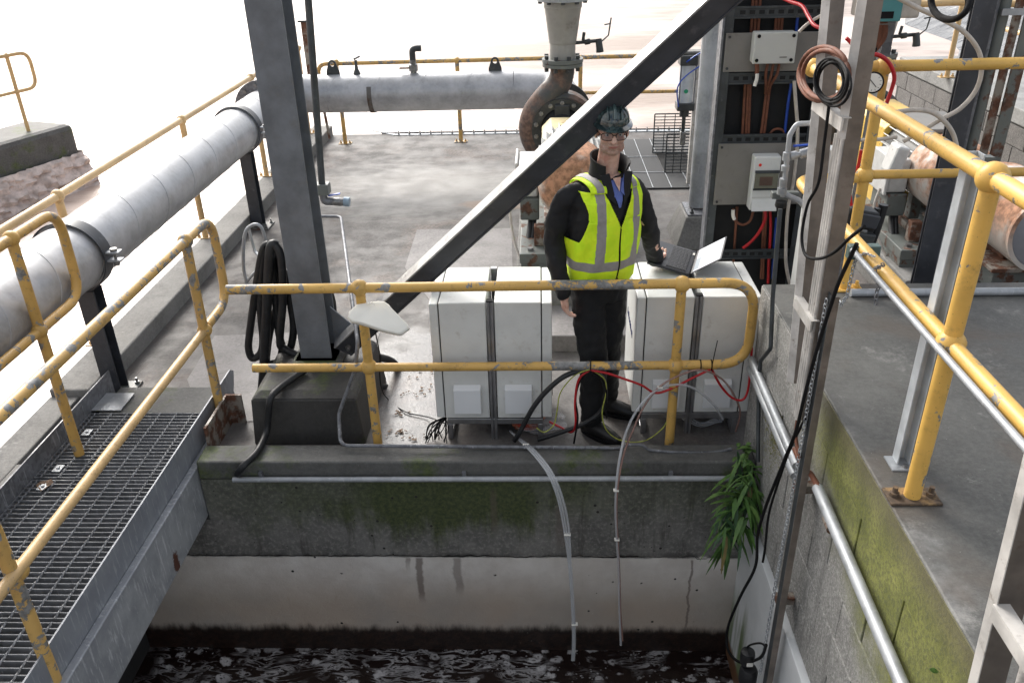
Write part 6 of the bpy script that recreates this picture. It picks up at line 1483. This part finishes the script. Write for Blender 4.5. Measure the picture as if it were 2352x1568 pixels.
single('white_pipe', MB().tube([P(1270, 855, y=5.05), P(1440, 852, y=5.05)], .014, 10), M['white'], 'white plastic pipe lying on the deck behind the man', 'pipe', smooth=60)
# ================================================================== THE MAN
TC = V((.312, 4.19, 0)); PSI = math.radians(30)
FR = V((math.sin(PSI), -math.cos(PSI), 0)); SD = V((math.cos(PSI), math.sin(PSI), 0))     # front, his left
prof = [(.80, .158, .118), (.90, .163, .122), (1.0, .165, .130), (1.12, .176, .145), (1.25, .186, .148), (1.36, .194, .142), (1.44, .192, .130), (1.49, .172, .110), (1.53, .128, .092), (1.56, .085, .078), (1.60, .066, .070)]
def pr_(z):
    z = max(prof[0][0], min(prof[-1][0], z))
    for i in range(len(prof)-1):
        a, b = prof[i], prof[i+1]
        if a[0] <= z <= b[0]:
            t = (z-a[0])/(b[0]-a[0]); t = t*t*(3-2*t)*.5+t*.5; return a[1]+(b[1]-a[1])*t, a[2]+(b[2]-a[2])*t
def tc(z):     # torso centre line: slight lean back
    return TC + V((0, -.012, 0))*((z-1.0)/.5) + V((.012*(z-1.0)/.5, 0, 0))
def torso_pt(th, z, off=0):
    rx, ry = pr_(z); c, s = math.cos(th), math.sin(th)
    e = 2/2.35; cx_ = math.copysign(abs(c)**e, c); sx_ = math.copysign(abs(s)**e, s)
    return tc(z) + SD*(rx+off)*cx_ + FR*(ry+off)*sx_ + V((0, 0, z))
def front(s, z, off=0):
    rx, ry = pr_(z); rx += off; ry += off
    q = max(0, 1-abs(s/rx)**2.35)**(1/2.35)
    return tc(z) + SD*s + FR*ry*q + V((0, 0, z))
def loft_torso(mb, z0, z1, off, n=16, seg=40):
    vs_ = []; fs_ = []
    for i in range(n+1):
        z = z0+(z1-z0)*i/n
        for k_ in range(seg): vs_.append(torso_pt(2*PI*k_/seg, z, off))
    for i in range(n):
        for k_ in range(seg): k2 = (k_+1) % seg; fs_.append((i*seg+k_, i*seg+k2, (i+1)*seg+k2, (i+1)*seg+k_))
    fs_.append(tuple(range(seg))[::-1]); fs_.append(tuple(n*seg+k_ for k_ in range(seg)))
    return mb.add(vs_, fs_)
def limb(mb, pts, rs, seg=18, n=6):
    p2_ = spline([V(p) for p in pts], n); r2_ = []
    for i in range(len(rs)-1):
        for k_ in range(n): t = k_/n; t = t*t*(3-2*t); r2_.append(rs[i]+(rs[i+1]-rs[i])*t)
    r2_.append(rs[-1]); mb.tube(p2_, r2_, seg); mb.ball(p2_[0], rs[0], 14, 10); return mb.ball(p2_[-1], rs[-1], 14, 10)
RSH = TC+SD*-.212-FR*.015+V((0, 0, 1.448)); LSH = TC+SD*.205-FR*.015+V((0, 0, 1.442))
REL = V((.060, 4.13, 1.205)); RWR = V((.112, 4.045, .965))
LEL = V((.585, 4.34, 1.19)); LWR = V((.655, 4.50, .950))
RHP = TC+SD*-.075+V((0, 0, .92)); LHP = TC+SD*.08+V((0, 0, .92))
RKN = V((.285, 4.10, .50)); LKN = V((.375, 4.22, .50))
RAN = V((.285, 4.11, .10)); LAN = V((.395, 4.34, .12))
RTO = V((.415, 4.00, .045)); LTO = V((.49, 4.30, .06))
HC = V((.347, 4.118, 1.788))
person = thing('person', 'man in yellow high visibility vest, dark green hard hat and glasses, holding the laptop', 'person', (TC.x, TC.y, 0))
HF = V((.06, -1, -.10)).normalized(); HS = V((1, .06, 0)).normalized(); HU = HS.cross(HF); HU = HU if HU.z > 0 else -HU
def H(x, f, u): return HC + HS*x + HF*f + HU*u
body = MB()
loft_torso(body, .90, 1.56, -.014)
limb(body, [TC+V((.012, -.01, 1.50)), TC+V((.02, -.02, 1.57)), H(0, -.01, -.055)], [.066, .056, .053])
rotH = Matrix((HS, HF, HU)).transposed()
def hb(x, f, u, r, sc): body.ball(H(x, f, u), r, 22, 16, sc, rotH)
hb(0, -.012, .035, .1, (.76, .97, .86))        # skull
hb(0, .026, -.030, .1, (.58, .60, .80))        # mid face
hb(0, .050, -.082, .1, (.36, .32, .26))        # chin
hb(.034, .035, -.066, .1, (.27, .38, .30)); hb(-.034, .035, -.066, .1, (.30, .40, .30))   # jaw corners
hb(.032, .062, -.020, .1, (.25, .22, .20)); hb(-.032, .062, -.020, .1, (.25, .22, .20))   # cheeks
hb(0, .070, .030, .1, (.50, .15, .10))         # brow ridge
limb(body, [H(0, .082, .018), H(0, .094, -.004), H(0, .103, -.022)], [.010, .0115, .0135])  # nose
hb(.011, .094, -.024, .1, (.075, .08, .06)); hb(-.011, .094, -.024, .1, (.075, .08, .06))
hb(0, .083, -.050, .1, (.23, .09, .048)); hb(0, .081, -.062, .1, (.18, .09, .05))           # lips
hb(.077, -.005, -.008, .1, (.10, .20, .30)); hb(-.077, -.005, -.008, .1, (.10, .20, .30))  # ears
limb(body, [RSH, REL, RWR], [.05, .042, .03]); limb(body, [LSH, LEL, LWR], [.05, .042, .03])
limb(body, [RHP, RKN, RAN], [.055, .042, .035]); limb(body, [LHP, LKN, LAN], [.055, .042, .035])

def hand(W, fdir, palm_n, thumb_side, curl):
    fdir = V(fdir).normalized(); palm_n = V(palm_n); palm_n = (palm_n-fdir*palm_n.dot(fdir)).normalized(); sd2 = fdir.cross(palm_n)*thumb_side
    limb(body, [W, W+fdir*.03], [.028, .026])
    R_ = Matrix((sd2, palm_n, fdir)).transposed()
    body.ball(W+fdir*.062, .1, 18, 12, (.42, .17, .46), R_)
    for i, (o_, ln) in enumerate(((.030, .070), (.010, .080), (-.011, .074), (-.031, .058))):
        b_ = W+fdir*.098+sd2*o_; d = fdir; pts_ = [W+fdir*.07+sd2*o_*.9, b_]; p_ = b_
        for s_ in range(3):
            ang = curl*(s_+1)*.8; d = (fdir*math.cos(ang)+palm_n*math.sin(ang)); p_ = p_+d*ln*(.42, .32, .26)[s_]; pts_.append(p_)
        limb(body, pts_, [.0095, .0098, .0092, .0084, .0072], 10, 3)
    tb2 = W+fdir*.035+sd2*.026
    limb(body, [W+fdir*.03+sd2*.012, tb2+palm_n*.008, tb2+fdir*.032+sd2*.016+palm_n*.016, tb2+fdir*.055+sd2*.010+palm_n*.026], [.014, .0125, .011, .0085], 10, 3)
hand(RWR+V((.002, -.002, -.015)), (.10, -.02, -1), (.9, .35, .1), -1, .55)
hand(LWR, (.35, .9, -.28), (-.1, .1, 1), 1, .5)
def skin_mat():
    n = NT('skin'); p = n.pos(); x, y, z = n.xyz()
    f = n.noise(p, 40, 4); c = n.mix(n.ramp(f, .3, .7), (.60, .37, .28), (.72, .48, .38))
    red = n.ramp(n.noise(p, 22, 3), .5, .62, 0, .5); c = n.mix(red, c, (.50, .20, .15))
    chin = n.ramp(z, HC.z-.032, HC.z-.050, 0, 1); top = n.ramp(z, HC.z-.125, HC.z-.105, 0, 1)
    st = n.math('MULTIPLY', n.math('MULTIPLY', chin, top), n.ramp(n.noise(p, 160, 3), .3, .6, .15, .6))
    c = n.mix(st, c, (.20, .145, .12))
    # lips
    lx = n.math('ABSOLUTE', n.math('ADD', x, -HC.x-.004)); lz = n.math('ABSOLUTE', n.math('ADD', z, -(HC.z-.063)))
    lip = n.math('MULTIPLY', n.ramp(lx, .018, .026, 1, 0), n.ramp(lz, .004, .007, 1, 0)); lip = n.math('MULTIPLY', lip, n.ramp(y, HC.y-.06, HC.y-.075, 0, .8))
    c = n.mix(lip, c, (.36, .12, .10))
    return n.fin(c, .5, 0, .5, **{'Subsurface Weight': .08})
def remesh(o, vx, sm=3):
    r = o.modifiers.new('remesh', 'REMESH'); r.mode = 'VOXEL'; r.voxel_size = vx; r.use_smooth_shade = True
    if sm: s = o.modifiers.new('smooth', 'SMOOTH'); s.iterations = sm; s.factor = .5
body_o = part('body', body, skin_mat(), person); remesh(body_o, .0045, 3)
# face details
M['dark_hair'] = plain('greying_brown_hair', (.09, .07, .055), .8, 0, .4, 60)
eyew = plain('eye_white', (.6, .58, .55), .3, 0, .05); iris = plain('dark_iris', (.03, .035, .04), .2, 0, .1)
for s in (-1, 1):
    e = part('eye', MB().ball(H(s*.031, .068, .006), .0115, 12, 8), eyew, person, smooth=80)
    part('iris', MB().ball(H(s*.031, .0775, .006), .0045, 10, 6), iris, e, smooth=80)
    part('eyebrow', MB().tube([H(s*.016, .086, .026), H(s*.032, .085, .030), H(s*.047, .074, .025)], [.0035, .0042, .0025], 6), M['dark_hair'], person, smooth=60)
hair = MB(); vs_ = []; fs_ = []
for i in range(9):
    for k_ in range(31):
        a = math.radians(-20 + 220*k_/30); u = .048 - .085*i/8*(1 if 12 > k_ > 2 or 28 > k_ > 18 or True else 1)
        fr = math.sin(a); 
        low = -.03 - .035*max(0, fr)
        u = .055 + (low-.055)*i/8
        vs_.append(H(.0805*math.cos(a)*(1 if u > 0 else .97), -.012-.100*math.sin(a)*(1+.0*u), u))
for i in range(8):
    for k_ in range(30): a = i*31+k_; fs_.append((a, a+31, a+32, a+1))
part('hair', hair.add(vs_, fs_), M['dark_hair'], person, smooth=80)
# glasses
gl = part('glasses', MB().tube([H(-.008, .100, .010), H(0, .104, .013), H(.008, .100, .010)], .0022, 6), M['cable_black'], person, smooth=60)
for s in (-1, 1):
    rim = []
    for k_ in range(20):
        a = 2*PI*k_/20; cx_ = math.copysign(abs(math.cos(a))**.6, math.cos(a)); sz_ = math.copysign(abs(math.sin(a))**.6, math.sin(a))
        xx = s*.034+.027*cx_; rim.append(H(xx, .100-.25*abs(xx)**1.5*4, .003+.0185*sz_))
    part('rim', MB().tube(rim, .0019, 6, closed=True), M['cable_black'], gl, smooth=60)
    part('lens', MB().add(rim, [tuple(range(20))]), M['lens'], gl)
    part('arm', MB().tube([H(s*.060, .085, .010), H(s*.078, .02, .008), H(s*.080, -.02, .004)], .0018, 6), M['cable_black'], gl)
# hard hat
def hat_mat():
    n = NT('dark_green_hard_hat'); p = n.pos(); f = n.noise(p, 22, 5, .6)
    c = n.mix(n.ramp(f, .4, .62), (.012, .024, .026), (.05, .085, .085))
    return n.fin(c, .16, 0, .6, **{'Coat Weight': .6})
hm_ = hat_mat()
hh_ = part('hard_hat', MB().ball(H(0, -.005, .055), 1, 40, 24, (.086, .110, .090), rotH), hm_, person, smooth=80)
me = hh_.data; bm = bmesh.new(); bm.from_mesh(me)
hroot = person.location
geom = [v for v in bm.verts if ((v.co+hroot)-H(0, 0, .052)).dot(HU) < 0]; bmesh.ops.delete(bm, geom=geom, context='VERTS'); bm.to_mesh(me); bm.free()
for q_, ww_ in ((0, .016), (-.034, .009), (.034, .009)):
    pts_ = [H(q_, -.005+.114*math.cos(a), .055+.094*math.sin(a)*math.sqrt(max(0, 1-(q_/.090)**2))) for a in [PI*(.12+.76*i/14) for i in range(15)]]
    part('hat_ridge', MB().tube(pts_, ww_*.6, 8), hm_, hh_, smooth=60)
vs_ = []; fs_ = []
for k_ in range(49):
    a = -PI/2 + 2*PI*k_/48; s = max(0, math.sin(a))
    for j, (rr2, du) in enumerate(((0, .0), (.010, -.003), (.009+.032*s**1.3, -.004-.008*s), (.009+.032*s**1.3, -.009-.008*s), (.004, -.010))):
        vs_.append(H((.084+rr2)*math.cos(a), -.005+(.108+rr2)*math.sin(a), .055+du))
for k_ in range(48):
    for j in range(4): a = k_*5+j; fs_.append((a, a+1, a+6, a+5))
part('hat_brim', MB().add(vs_, fs_), hm_, hh_, smooth=50)
# headlight clips at the side of the hat
part('ear_clip', MB().box(HC.x-.115, HC.x-.095, HC.y-.02, HC.y+.03, HC.z+.02, HC.z+.06), M['cable_black'], hh_, bev=.004)
# trousers and boots
tr = MB(); loft_torso(tr, .86, .99, -.002)
limb(tr, [RHP+V((0, 0, .0)), (RHP+RKN)/2+V((-.005, .0, 0)), RKN, (RKN+RAN)/2, RAN+V((0, 0, .02))], [.094, .090, .076, .070, .066]); limb(tr, [LHP, (LHP+LKN)/2, LKN, (LKN+LAN)/2, LAN+V((0, 0, .02))], [.092, .086, .070, .067, .064])
M['trousers'] = plain('black_trousers', (.0065, .007, .0085), .85, 0, .4, 10, .3)
o_ = part('trousers', tr, M['trousers'], person); remesh(o_, .010, 3)
txt = bpy.data.textures.new('trouser_folds', 'CLOUDS'); txt.noise_scale = .07; txt.noise_depth = 2
q_ = o_.modifiers.new('folds', 'DISPLACE'); q_.texture = txt; q_.strength = .028; q_.mid_level = .5; q_.texture_coords = 'GLOBAL'
M['boot'] = plain('black_boot_leather', (.010, .010, .011), .45, 0, .4, 25, .2)
for (an_, to_, nm) in ((RAN, RTO, 'boot'), (LAN, LTO, 'boot')):
    d = (to_-an_); d.z = 0; d.normalize(); L2 = V((an_.x, an_.y, 0))
    b_ = MB(); limb(b_, [an_+V((0, 0, .06)), an_+V((0, 0, -.03))], [.052, .050])
    limb(b_, [L2-d*.04+V((0, 0, .045)), L2+d*.05+V((0, 0, .055)), L2+d*.13+V((0, 0, .042)), L2+d*.185+V((0, 0, .036))], [.042, .046, .042, .030])
    o_ = part(nm, b_, M['boot'], person); remesh(o_, .007, 2)
    so_ = MB(); pts_ = []
    sd3 = V((-d.y, d.x, 0))
    for k_ in range(20):
        a = 2*PI*k_/20; pts_.append(L2+d*(.07+.145*math.cos(a))+sd3*(.046*math.sin(a))+V((0, 0, 0)))
    part('boot_sole', so_.prism(pts_, (0, 0, .024)), M['cable_black'], person, bev=.004)
# jacket
jk = MB(); loft_torso(jk, .955, 1.548, .004)
limb(jk, [TC+SD*-.10+V((0, 0, 1.485)), RSH, (RSH+REL)/2+V((-.008, 0, 0)), REL, (REL+RWR)/2+V((-.006, .0, 0)), RWR+V((0, 0, -.01))], [.045, .060, .059, .055, .051, .044])
limb(jk, [TC+SD*.10+V((0, 0, 1.485)), LSH, (LSH+LEL)/2+V((.01, 0, 0)), LEL, (LEL+LWR)/2, LWR], [.045, .060, .059, .056, .051, .044])
M['jacket'] = plain('black_fleece_jacket', (.0085, .009, .011), .8, 0, .45, 30, .35)
jo = part('jacket', jk, M['jacket'], person); remesh(jo, .0095, 3)
tx = bpy.data.textures.new('cloth_folds', 'CLOUDS'); tx.noise_scale = .09; tx.noise_depth = 2
dm = jo.modifiers.new('folds', 'DISPLACE'); dm.texture = tx; dm.strength = .034; dm.mid_level = .5; dm.texture_coords = 'GLOBAL'
# collar (open, standing)
vs_ = []; fs_ = []; NA = 36
for i in range(NA+1):
    th = math.radians(90+38) + math.radians(284)*i/NA        # opening at the front
    for j, (zz, ro) in enumerate(((1.530, .098), (1.565, .092), (1.605, .087), (1.645, .090), (1.642, .082), (1.605, .079), (1.565, .082))):
        flare = .030*max(0, (i-NA+9)/9)*max(0, (zz-1.55)/.085) + .012*max(0, (6-i)/6)*max(0, (zz-1.55)/.085)
        c = TC+V((.022, -.028, 0)); r = ro+flare; dz = -.020*math.sin(th)
        vs_.append(c + SD*r*math.cos(th)*1.0 + FR*r*math.sin(th) + V((0, 0, zz+dz*1.2)))
for i in range(NA):
    for j in range(6): a = i*7+j; fs_.append((a, a+7, a+8, a+1))
o_ = part('collar', MB().add(vs_, fs_), M['jacket'], jo, smooth=60)
lap = MB()
for s in (-1, 1):       # collar points folding down on to the chest
    a, b, c, d = front(s*.045, 1.545, .02), front(s*.092, 1.55, .045 if s > 0 else .03), front(s*.070, 1.475, .016), front(s*.020, 1.43, .014)
    lap.prism([a+V((0, 0, .045)), b+V((0, 0, .03)), c, d], FR*.007)
part('lapel', lap, M['jacket'], jo, bev=.003, kind=None)
# blue shirt in the collar opening
M['shirt'] = plain('blue_shirt', (.12, .17, .46), .8, 0, .2, 30, .2)
sh_ = MB()
def strip(fn, us, vs2, mb_):
    vv = []; ff = []
    for i, u in enumerate(us):
        for j, v in enumerate(vs2): vv.append(fn(u, v))
    m_ = len(vs2)
    for i in range(len(us)-1):
        for j in range(m_-1): a = i*m_+j; ff.append((a, a+m_, a+m_+1, a+1))
    return mb_.add(vv, ff)
strip(lambda t, s: front(s*(.006+.042*t), 1.415+.135*t, .018-.002*abs(s)), [i/8 for i in range(9)], [-1, -.5, 0, .5, 1], sh_)
part('shirt', sh_, M['shirt'], person, smooth=60)
sc2_ = MB()
for s in (-1, 1):
    sc2_.prism([front(s*.008, 1.50, .022), front(s*.052, 1.58, .028), front(s*.058, 1.545, .024), front(s*.030, 1.47, .020)], FR*.004)
part('shirt_collar', sc2_, M['shirt'], person, bev=.002)
part('throat', MB().prism([front(-.022, 1.56, .024), front(.026, 1.56, .024), front(.003, 1.495, .022)], FR*.002), body_o.data.materials[0], person)
# high visibility vest
def vest_mat():
    n = NT('fluorescent_yellow_vest'); p = n.pos()
    wv = n.noise(n.mapped(p, (1, 1, 1)), 9, 3, .5, .4); c = n.mix(n.ramp(wv, .3, .7), (.62, .96, .012), (.78, 1.0, .02))
    n.bump(n.math('ADD', n.noise(n.mapped(p, (1, 1, .5)), 14, 3, .5, 1.2), n.math('MULTIPLY', n.noise(p, 300, 2), .08)), .6, .02); return n.fin(c, .7)
M['vest'] = vest_mat(); M['tape'] = plain('grey_reflective_tape', (.30, .285, .28), .6, .0, .1, 40, .1)
VO = .017
def folds(th, z):
    return .004*math.sin(th*9+z*23) * (1 if z < 1.35 else .3) + .005*mnoise.noise(V((th*3, z*7, 0)))
def vpt(th, z, off=VO):
    return torso_pt(th, z, off + folds(th, z))
NTH, NZ = 420, 200; z_lo, z_hi = .99, 1.50
vs_ = [vpt(2*PI*k_/NTH, z_lo+(z_hi-z_lo)*i/NZ) for i in range(NZ+1) for k_ in range(NTH)]
def in_vest(s, f, z, th):
    # side arm holes
    side = abs(s)
    if z > 1.20:
        lim = .190 - .042*min(1, (z-1.20)/.16)**.6 + (.0 if z < 1.40 else .014*min(1, (z-1.40)/.06))
        if side > lim + .02*(z < 1.24) : return False
    if f > 0:
        if z > 1.315 and abs(s-.004) < .004+(z-1.315)*.40: return False          # V neck
        if abs(s-.004) < .0035: return False                                      # zip gap
        if z < 1.06 and s > .004 and (z-.99) < .07 - .07*math.sqrt(max(0, 1-((.075-min(abs(s), .075))/.075)**2)): return False
        if z < 1.035 and s <= .004 and (z-.99) < .045 - .045*math.sqrt(max(0, 1-((.06-min(abs(s), .06))/.06)**2)): return False
    else:
        if z > 1.53: return False
    return True
fs_ = []
for i in range(NZ):
    z = z_lo+(z_hi-z_lo)*(i+.5)/NZ
    for k_ in range(NTH):
        th = 2*PI*(k_+.5)/NTH; p = torso_pt(th, z)-tc(z); s = p.dot(SD); f = p.dot(FR)
        if in_vest(s, f, z, th): k2 = (k_+1) % NTH; fs_.append((i*NTH+k_, i*NTH+k2, (i+1)*NTH+k2, (i+1)*NTH+k_))
ve = part('vest', MB().add(vs_, fs_), M['vest'], person, smooth=80)
bm = bmesh.new(); bm.from_mesh(ve.data); bmesh.ops.delete(bm, geom=[v for v in bm.verts if not v.link_faces], context='VERTS')
edge_loops = [(e.verts[0].co.copy(), e.verts[1].co.copy()) for e in bm.edges if e.is_boundary]; bm.to_mesh(ve.data); bm.free()
so2 = ve.modifiers.new('solid', 'SOLIDIFY'); so2.thickness = .003; so2.offset = -1
# shoulder straps across the top of the shoulders
st_ = MB()
for s in (-1, 1):
    def sp_(t, q):
        a = math.radians(-6+180*t)      # front to back over the shoulder
        ss = s*(.070+.040*q)
        f_ = front(ss, 1.47, VO); base_ = tc(1.47)+SD*ss+V((0, 0, 1.47))
        fy = (f_-base_).dot(FR); h_ = .062-.010*q
        return base_ + FR*(fy*math.cos(a)) + V((0, 0, .026+h_*max(0, math.sin(a))**.8))
    strip(sp_, [i/14 for i in range(15)], [0, .5, 1.0, 1.5, 1.95], st_)
o_ = part('shoulder_strap', st_, M['vest'], ve, smooth=80); q_ = o_.modifiers.new('solid', 'SOLIDIFY'); q_.thickness = .003; q_.offset = 1
st_ = MB()
for s in (-1, 1):
    def sp2(t, q):
        a = math.radians(-8+180*t); ss = s*(.086+.036*q); f_ = front(ss, 1.47, VO); base_ = tc(1.47)+SD*ss+V((0, 0, 1.47)); fy = (f_-base_).dot(FR)
        return base_ + FR*((fy+.004)*math.cos(a)) + V((0, 0, .031+(.060-.010*q)*max(0, math.sin(a))**.8))
    strip(sp2, [i/14 for i in range(15)], [0, .5, 1.0], st_)
part('tape', st_, M['tape'], ve, smooth=80)
# reflective tapes
def tape_grid(test, z0, z1, nz, off):
    vv = [vpt(2*PI*k_/NTH, z0+(z1-z0)*i/nz, off) for i in range(nz+1) for k_ in range(NTH)]; ff = []
    for i in range(nz):
        z = z0+(z1-z0)*(i+.5)/nz
        for k_ in range(NTH):
            th = 2*PI*(k_+.5)/NTH; p = torso_pt(th, z)-tc(z); s = p.dot(SD); f = p.dot(FR)
            if test(s, f, z) and in_vest(s, f, z, th): k2 = (k_+1) % NTH; ff.append((i*NTH+k_, i*NTH+k2, (i+1)*NTH+k2, (i+1)*NTH+k_))
    return MB().add(vv, ff)
for tst, z0, z1, nz in ((lambda s, f, z: True, 1.075, 1.128, 6), (lambda s, f, z: f > 0 and abs(s+.094) < .021, 1.128, 1.50, 40), (lambda s, f, z: f > 0 and abs(s-.100) < .020, 1.128, 1.50, 40)):
    o_ = part('tape', tape_grid(tst, z0, z1, nz, VO+.0035), M['tape'], ve, smooth=80)
# dark piping along every open edge of the vest
pg = MB()
for a, b in edge_loops:
    if (a-b).length > 1e-5: pg.tube([a+person.location, b+person.location], .0032, 5, cap=False)
part('piping', pg, M['cable_black'], ve, kind='stuff')
# ================================================================== WEEDS IN THE PIT CORNER
M['leaf'] = None
def leaf_mat(name, a, b):
    n = NT(name); p = n.pos(); f = n.noise(p, 14, 4)
    c = n.mix(n.ramp(f, .35, .65), a, b); return n.fin(c, .5, 0, .4, **{'Transmission Weight': 0.0, 'Subsurface Weight': .0})
lm1 = leaf_mat('dark_leaf', (.035, .09, .018), (.09, .19, .04)); lm2 = leaf_mat('young_leaf', (.06, .13, .03), (.12, .21, .05)); lm3 = leaf_mat('bluish_leaf', (.03, .07, .03), (.05, .11, .045)); lm4 = leaf_mat('dying_leaf', (.14, .11, .035), (.20, .15, .05))
def leaf(root, base, d, L_, W_, m, droop=.5):
    d = V(d).normalized(); sd = d.cross(V((0, 0, 1))); sd = sd.normalized() if sd.length > .1 else V((1, 0, 0)); vs_ = []; fs_ = []
    n = 8
    for i in range(n+1):
        t = i/n; w2 = W_*math.sin(PI*min(1, t*.92+.06))**.8*(1-.25*t) * (1+.22*(i % 2)) ; p = base + d*L_*t + V((0, 0, -droop*L_*t*t))
        cup = V((0, 0, .25*w2))
        vs_ += [p-sd*w2+cup, p, p+sd*w2+cup]
    for i in range(n):
        a = 3*i; fs_ += [(a, a+3, a+4, a+1), (a+1, a+4, a+5, a+2)]
    return part('leaf', MB().add(vs_, fs_), m, root, smooth=60)
random.seed(31)
w1 = thing('weed', 'large drooping weed with long toothed leaves growing from the pit wall corner', 'plant', (1.05, 3.6, -.1))
st_ = spline([P(1728, 1070, y=3.62), P(1722, 1130, y=3.56), P(1700, 1180, y=3.5), P(1675, 1235, y=3.48)], 5)
part('stem', MB().tube(st_, .006, 6), lm2, w1, smooth=60)
for i in range(130):
    t = random.random(); q = st_[int(t*(len(st_)-1))]; a = random.uniform(0, 2*PI)
    q = q + V((random.uniform(-.09, .07), random.uniform(-.06, .06), random.uniform(-.06, .07)))
    q.x = min(q.x, 1.10)
    dx = math.cos(a)*.8 - .15; dy = -abs(math.sin(a))*.6
    leaf(w1, q, (dx, dy, random.uniform(-.9, .35)), random.uniform(.06, .16), random.uniform(.006, .014), random.choice((lm1, lm1, lm1, lm1, lm3, lm2, lm2, lm4 if i % 5 == 0 else lm1)), random.uniform(.4, 1.2))
for (a_, b_) in (((1700, 1180), (1655, 1215)), ((1722, 1120), (1690, 1105)), ((1690, 1205), (1700, 1270)), ((1715, 1150), (1735, 1210)), ((1722, 1090), (1665, 1130))):
    part('stem', MB().tube(spline([P(*a_, y=3.53), P((a_[0]+b_[0])/2, (a_[1]+b_[1])/2-10, y=3.49), P(*b_, y=3.46)], 4), .0035, 6), lm2, w1, smooth=60)
for (u, v) in ((1640, 1098), (1632, 1148), (1650, 1125), (1628, 1285), (1622, 1310), (1640, 1300), (1665, 1320)):
    tip = P(u, v, y=3.48); b_ = st_[6 if v < 1200 else 14]; leaf(w1, b_, tip-b_, (tip-b_).length, .016, lm2 if v < 1200 else lm1, .12)
w2 = thing('weed', 'small bright green weed sprouting on the kerb end above the big drooping weed', 'plant', tuple(P(1705, 1050, y=3.75)))
s2_ = spline([P(1712, 1100, y=3.64), P(1708, 1060, y=3.68), P(1716, 1025, y=3.74)], 4); part('stem', MB().tube(s2_, .004, 6), lm2, w2)
for i in range(30):
    q = s2_[random.randrange(len(s2_))]+V((random.uniform(-.05, .03), random.uniform(-.02, .02), random.uniform(-.02, .02))); a = random.uniform(0, 2*PI)
    leaf(w2, q, (math.cos(a), math.sin(a)*.6-.3, random.uniform(-.2, .7)), random.uniform(.035, .07), random.uniform(.009, .016), lm2, .3)
w3 = thing('weed', 'tiny weed at the broken slab edge near the bottom right corner', 'plant', tuple(P(2150, 1540, x=1.14)))
for i in range(9):
    q = P(2150+random.uniform(-8, 8), 1545, x=1.14); leaf(w3, q, (random.uniform(-.8, -.1), random.uniform(-.5, .5), .6), random.uniform(.015, .03), .006, lm2, .3)
w4 = thing('ivy', 'yellow green moss clump with tiny leaves on the wall face beside the wall conduits', 'plant', tuple(P(1780, 985, x=1.14)))
ivm = leaf_mat('moss_leaf', (.12, .13, .02), (.20, .19, .05)); ml = MB()
for i in range(700):
    q = P(1780+random.gauss(0, 11), 1005+random.gauss(0, 35), x=1.147); a = random.uniform(0, 2*PI); d = V((-.3, math.cos(a), math.sin(a))).normalized()*.007; e = d.cross(V((1, 0, 0))).normalized()*.004
    ml.add([q, q+d*.6+e, q+d, q+d*.6-e], [(0, 1, 2, 3)])
part('leaves', ml, ivm, w4, kind='stuff')
# leaf litter on the wet deck
lit = None; random.seed(12)
cl_ = [((890, 1000), (935, 990)), ((880, 985), (960, 1012)), ((945, 925), (1000, 900))]
for i in range(60):
    c = random.choice(((920, 950, 12), (918, 990, 14), (1000, 890, 22), (960, 1000, 30), (975, 860, 30), (948, 905, 16)))
    q = P(c[0]+random.gauss(0, c[2]), c[1]+random.gauss(0, c[2]*.3), z=.004)
    if q.x > -.66 or q.x < -1.0: continue
    a = random.uniform(0, 6.3); s = random.uniform(.004, .012)
    if lit is None: lit = thing('leaf_litter', 'scattered dead leaf scraps on the wet deck left of the left cabinet', 'leaves', tuple(q))
    part('scrap', MB().add([q+V((s*math.cos(a+t_)*(1+.4*((k_ % 2))), s*math.sin(a+t_), .003+.004*(k_ % 2))) for k_, t_ in enumerate((0, 1.2, 2.1, 3.4, 4.6, 5.4))], [(0, 1, 2, 3, 4, 5)]), M['dead_leaf'], lit)
